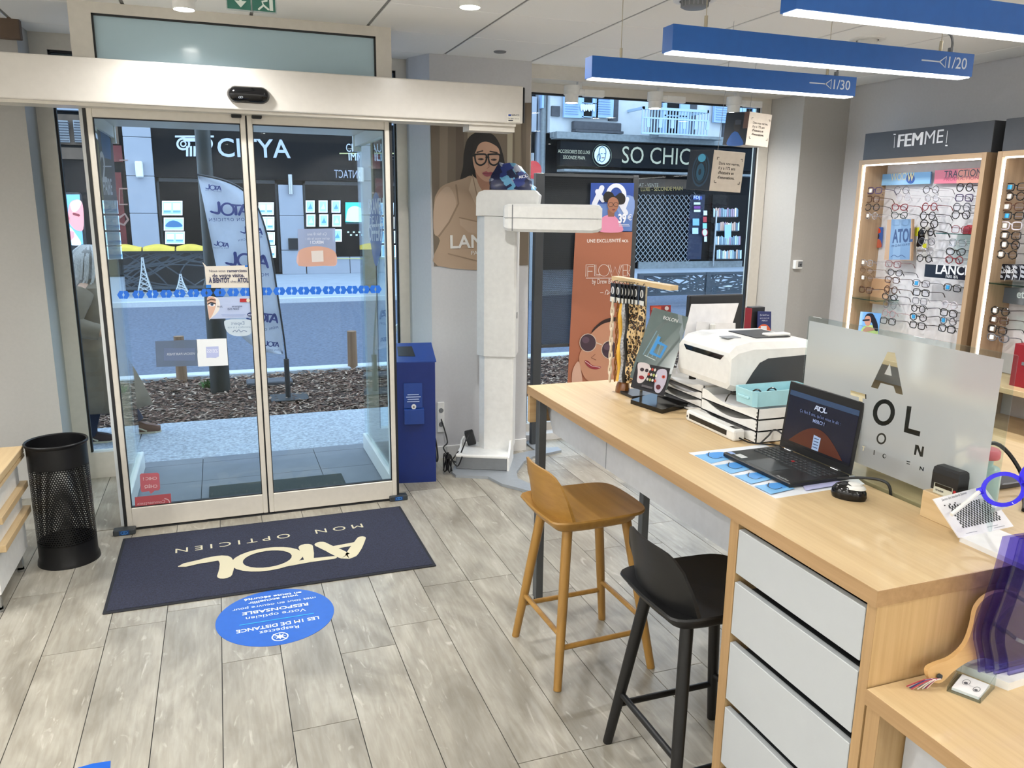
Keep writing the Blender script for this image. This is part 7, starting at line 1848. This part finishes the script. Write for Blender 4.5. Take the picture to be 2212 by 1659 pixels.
for k, (px, kind, nm_) in enumerate(specs):
    t = .03+.7*k/(len(specs)-1); base = ra*(1-t)+rbb*t; base = base-sd_*1.0
    p_ = onx(px+8, 640, base.x-.02); yy = p_.y; xx = base.x-.02
    o = thing('eyewear_cord', nm_, 'eyewear cord', (xx, yy, 1.452), (0, 0, 0), 'eyewear cords on the rack')
    # header card
    MB().box(-.0015, .0015, -.022, .022, -.085, -.005, .001).tube([(0, 0, -.01), (.005, 0, .004), (.02, 0, .004)], .0015, 4).build('header_card', 'black_plastic', o)
    pr = Pr(lambda p: V((-.0018, -p[0], p[1])), (-1, 0, 0), .0002); pr.ell(0, -.035, .013, .016, '#d8d8d6').ell(0, -.036, .004, .013, '#2a2a2a').rect(-.02, -.082, .02, -.062, '#d4d4ce'); pr.build('print', o)
    bot = onz(px+ (8 if k > 3 else 0), 838, TZ+.03)
    L = 1.452-.085-TZ-.03
    if kind in ('cream', 'amber'):
        mb = MB(); lk = .0155 if kind == 'cream' else .011; n = int(L/(lk*2.0))
        for i in range(n):
            zc = -.09-i*lk*2.0; a = (i % 2)
            pts = [V((0 if a else lk*.72*math.cos(q), (lk*.72*math.cos(q)) if a else 0, zc+lk*1.35*math.sin(q))) for q in [2*math.pi*j/10 for j in range(10)]]
            if not a: pts = [V((p3.x*.35, p3.x*.94, p3.z)) for p3 in pts]
            mb.tube(pts, lk*.3, 5, closed=True)
        mb.build('chain', 'chain_cream' if kind == 'cream' else 'chain_amber', o, smooth=True)
    else:
        wd_ = {'yellow': .012, 'floral': .014, 'dark': .012, 'leopard': .016, 'leopard2': .02, 'leopard3': .026}[kind]
        rings = []
        for i in range(14):
            z = -.08-i*(L-.02)/13; ph = .005*math.sin(i*1.1+k)
            rings.append([(ph-.004, -wd_+ph, z), (ph-.009, 0, z), (ph-.004, wd_+ph, z), (ph+.004, wd_+ph, z), (ph+.007, 0, z), (ph+.004, -wd_+ph, z)])
        MB().loft(rings).build('strap', {'yellow': 'yellow_strap', 'dark': 'black_plastic', 'floral': 'floral'}.get(kind, 'leopard'), o, smooth=True)
# lower tassels of straps lying at the rack's foot
p = onz(1350, 850, TZ); o = MB().loft([[(p.x+.02*s*math.cos(a)+dx, p.y+.03+.03*s*math.sin(a), TZ+z) for a in [2*math.pi*q/10 for q in range(10)]] for s, z, dx in ((1.2, 0, 0), (1.3, .02, .004), (1.0, .05, .008), (.5, .075, .012))]).build('rolled_cords', 'chain_amber', smooth=True); tag(o, 'bunched amber cords lying at the foot of the rack', 'cord')
# red blister card
bp_ = [ony(1404, 660, 2.86), ony(1449, 659, 2.86), ony(1447, 690, 2.86), ony(1403, 696, 2.86), ony(1400, 720, 2.86)]
pr = Pr(PY(2.86), (0, -1, 0), .0004); pr.slab([(1404, 660), (1449, 659), (1449, 800), (1404, 800)], .002, '#8f1c1c'); pr.rect(1406, 662, 1428, 670, '#d8542c'); pr.ell(1440, 666, 4.5, 4.5, '#d8d0d0'); pr.poly([(1410, 690), (1416, 676), (1422, 690), (1414, 700)], '#c9a97c'); pr.rect(1405, 705, 1448, 798, '#b9bcc4')
o = pr.build('blister_pack', None); tag(o, 'red hanging blister card behind the grey brand stand', 'card')
# monitor, upright papers, photo frame backs
mo = thing('monitor', 'black computer monitor seen from behind the printer', 'monitor', (0, 0, 0))
mx0, mx1 = ony(1491, 640, 2.95).x, ony(1606, 640, 2.95).x
MB().box(mx0, mx1, 2.95, 2.98, 1.15, ony(1550, 637, 2.95).z, .004).build('screen_housing', 'dark_frame', mo)
MB().box((mx0+mx1)/2-.02, (mx0+mx1)/2+.02, 2.98, 3.0, TZ+.01, 1.3).build('stand', 'black_plastic', mo)
MB().box((mx0+mx1)/2-.1, (mx0+mx1)/2+.1, 2.92, 3.08, TZ, TZ+.01).build('foot', 'black_plastic', mo)
SH = [ony(1494, 657, 2.84), ony(1596, 655, 2.9), ony(1570, 740, 2.86), ony(1452, 838, 2.76)]
sh_ = thing('upright_sheets', 'large white sheets standing behind the printer', 'paper', (0, 0, 0))
MB().prism(SH, (0, .003, 0)).build('sheet', 'paper', sh_)
q4 = [ony(1506, 695, 2.8), ony(1589, 698, 2.8), ony(1588, 760, 2.8), ony(1500, 760, 2.8)]
MB().prism(q4, (0, .003, 0)).build('small_sheet', 'paper', sh_)
p = ony(1540, 702, 2.79); MB().box(p.x-.012, p.x+.012, 2.785, 2.798, p.z-.03, p.z+.005, .003).build('clip', 'white_plastic', sh_)
# leaflets on the window side
lf = thing('leaflet_stand', 'small stand of dark blue and orange leaflets behind the printer', 'leaflets', (0, 0, 0))
a4 = ony(1624, 664, 3.08); b4 = ony(1653, 665, 3.08)
MB().box(a4.x, b4.x, 3.08, 3.12, TZ, a4.z, .002).build('box', 'dark_frame', lf)
MB().box(a4.x-.006, a4.x-.001, 3.075, 3.12, TZ, a4.z-.005).build('red_edge', 'red_case', lf)
pr = Pr(PY(3.06), (0, -1, 0), .0004); pr.slab([(1637, 672), (1666, 673), (1665, 760), (1635, 760)], .003, '#1d2a63'); pr.ell(1650, 718, 15, 18, '#c8562c'); pr.rect(1643, 704, 1656, 720, '#d8dce4')
for k, tx in enumerate(('Ça fait 8 ans', 'qu\'on vous le dit', 'MERCI !')): pr.text(tx, (1641+(k == 2)*4, 682+k*6), (1661-(k == 2)*4, 682+k*6), '#d8dff0')
pr.build('leaflet', lf)
MB().box(a4.x-.02, b4.x+.06, 3.04, 3.125, TZ, TZ+.006).build('foot', 'black_plastic', lf)
eyeglasses((ony(1612, 700, 3.02).x, 3.02, TZ+.11), (0, 0, R(90)), 'square', 'black', TK, 'dark eyeglasses on a holder beside the leaflets', 'eyeglasses on the counter')
e_ = ony(1612, 700, 3.02); o = MB().cyl((e_.x, 3.02, TZ), (e_.x, 3.02, TZ+.1), .02, .014, 12).build('glasses_holder', 'oak_z'); tag(o, 'small oak holder under the dark eyeglasses by the window', 'holder')

# ---------------------------------------------------------------- things on the low cabinet
LZ0 = LZ
# hand mirror leaning on the counter end
hm = thing('hand_mirror', 'round hand mirror with oak handle and striped tassel leaning on the counter end', 'mirror', (0, 0, 0))
Mh = PY(1.118)
out_ = spline([(1992, 1458), (1986, 1446), (1990, 1433), (2008, 1424), (2040, 1412), (2072, 1386), (2092, 1350), (2108, 1310), (2140, 1284), (2185, 1278), (2230, 1300), (2250, 1350), (2240, 1400), (2200, 1425), (2150, 1425), (2118, 1412), (2095, 1412), (2070, 1420), (2040, 1438), (2012, 1460)], 4)
P_ = [V((q.x, q.y, q.z)) for q in [Mh(p) for p in out_]]
zmin = min(q.z for q in P_); 
MB().prism([V((q.x, 1.09+.03*(q.z-zmin)/.2, max(q.z, LZ0+.001))) for q in P_], (0, .01, 0)).build('wooden_frame', 'mirror_wood', hm)
cm = Mh((2178, 1352)); MB().cyl((cm.x, 1.107, cm.z), (cm.x, 1.1, cm.z), .058, None, 32).build('mirror_glass', 'steel', hm)
hp = Mh((2006, 1446)); MB().cyl((hp.x, 1.0875, hp.z), (hp.x, 1.0925, hp.z), .006, None, 12).build('hole', 'charcoal', hm)
mb = MB()
for k in range(14):
    a = V((hp.x-.002, 1.085, hp.z-.002)); e = onz(1958+k*3.4, 1484+rnd.uniform(-3, 5), LZ0+.003)
    mb.mat(k % 3); mb.tube(spline([a, (a+e)/2+V((-.006, -.006, .012)), e], 3, False), .0014, 4)
mat('tassel_white', '#d8d0cc', .9); mat('tassel_blue', '#3a4478', .9)
mb.build('tassel', ['tassel', 'tassel_white', 'tassel_blue'], hm)
# card holder
ch = thing('card_holder', 'clear plastic card holder with printed white cards', 'card holder', (0, 0, 0))
c4 = [V((1.376, 1.076, LZ0)), V((1.405, 1.02, LZ0)), V((1.482, 1.05, LZ0)), V((1.455, 1.112, LZ0))]
mb = MB(); mb.prism(c4, (0, 0, .002))
for i, hh_ in ((0, .012), (1, .02), (2, .035), (3, .02)):
    a, b = c4[i], c4[(i+1) % 4]; d2_ = (b-a).normalized(); n3 = V((-d2_.y, d2_.x, 0))*.0015
    if i == 3: mb.prism([a, b, b+V((0, 0, .012)), a+V((0, 0, .035))], n3)
    elif i == 1: mb.prism([a, b, b+V((0, 0, .035)), a+V((0, 0, .012))], n3)
    else: mb.prism([a, b, b+V((0, 0, hh_)), a+V((0, 0, hh_))], n3)
mb.build('holder', 'acrylic_thin', ch)
cc = sum(c4, V((0, 0, 0)))/4; cp = [cc+(q-cc)*.8 for q in c4]
MB().prism([q+V((0, 0, .0022)) for q in cp], (0, 0, .006)).build('cards', 'paper', ch)
pr = Pr(lambda p: (cp[3]*(1-p[0])*(1-p[1])+cp[2]*p[0]*(1-p[1])+cp[1]*p[0]*p[1]+cp[0]*(1-p[0])*p[1])+V((0, 0, .0083)), (0, 0, 1), .0002)
pr.ring(.3, .4, .13, .2, .02, '#5a5c62').ell(.3, .46, .07, .08, '#5a5c62').ring(.75, .6, .12, .18, .02, '#5a5c62').ell(.75, .66, .06, .07, '#5a5c62'); pr.text('NOS ?', (.45, .55), (.62, .55), '#8a8c92'); pr.build('print', ch)
# purple spectacle stand on a white base
ps = thing('spectacle_tower', 'purple acrylic spectacle stand with clear pegs on a white base', 'display stand', (0, 0, 0))
w4 = [V((1.5, 1.034, LZ0)), V((1.76, 1.05, LZ0)), V((1.75, 1.134, LZ0)), V((1.462, 1.128, LZ0))]
MB().prism(w4, (0, 0, .018)).build('base', 'white_plastic', ps)
def wave_plate(dx, y, wdt, m):
    prof = spline([(1.475, LZ0+.018), (1.466, .82), (1.443, .885), (1.458, .955), (1.474, 1.02), (1.485, 1.095)], 4, False)
    mb = MB(); mb.loft([[(x+dx, y, z), (x+dx+wdt+.02*math.sin((z-.8)*20), y, z), (x+dx+wdt+.02*math.sin((z-.8)*20), y+.004, z), (x+dx, y+.004, z)] for x, z in prof]); return mb.build('acrylic_panel', m, ps)
wave_plate(0, 1.084, .24, 'purple_film')
wave_plate(.012, 1.076, .24, 'purple_film')
wave_plate(.024, 1.066, .24, 'purple_film')
wave_plate(.05, 1.054, .24, 'purple_film')
for k in range(3):
    z = .86+.085*k; MB().cyl((1.53+.008*k, 1.056, z+.01), (1.56+.008*k, 1.0, z), .004, None, 8).ell((1.56+.008*k, 1.0, z), .006, .006, .006).build('peg', 'clear_card', ps)

# ---------------------------------------------------------------- small wall fittings
q = ony(1720, 571, 5.25); o = thing('key_switch', 'small white key switch box on the pale pier', 'switch', (q.x, 5.25, q.z))
MB().box(-.035, .035, -.035, 0, -.035, .035, .003).build('box', 'white_plastic', o)
MB().box(-.01, .03, -.0365, -.035, -.02, .025).build('plate', 'light_grey_plastic', o)
MB().cyl((.012, -.037, 0), (.012, -.041, 0), .008, None, 12).build('lock', 'dark_grey', o)
# brown junction box high at the left edge
q = ony(8, 58, 5.2); o = MB().box(-.12, .1, -.06, 0, -.06, .06, .004).build('junction_box', 'facade_brown'); o.location = (q.x-.02, 5.225, q.z); tag(o, 'brown metal box under the ceiling at the left edge', 'box')

# ---------------------------------------------------------------- put every thing's origin at its base
bpy.context.view_layer.update()
def leaves(o):
    out = [o] if o.type == 'MESH' else []
    for c_ in [x for x in bpy.data.objects if x.parent == o]: out += leaves(c_)
    return out
kids = {}
for x in bpy.data.objects:
    if x.parent: kids.setdefault(x.parent.name, []).append(x)
def leaves(o):
    out = [o] if o.type == 'MESH' else []
    for c_ in kids.get(o.name, []): out += leaves(c_)
    return out
for o in list(bpy.data.objects):
    if o.parent or o.type != 'EMPTY' or o.location.length > 1e-6: continue
    ms_ = leaves(o); lo = V((1e9,)*3); hi = V((-1e9,)*3)
    for m_ in ms_:
        for c_ in m_.bound_box:
            wv = m_.matrix_world @ V(c_); lo = V(map(min, lo, wv)); hi = V(map(max, hi, wv))
    b = V(((lo.x+hi.x)/2, (lo.y+hi.y)/2, lo.z))
    o.location = b
    for c_ in kids.get(o.name, []): c_.matrix_parent_inverse = Matrix.Translation(-b)
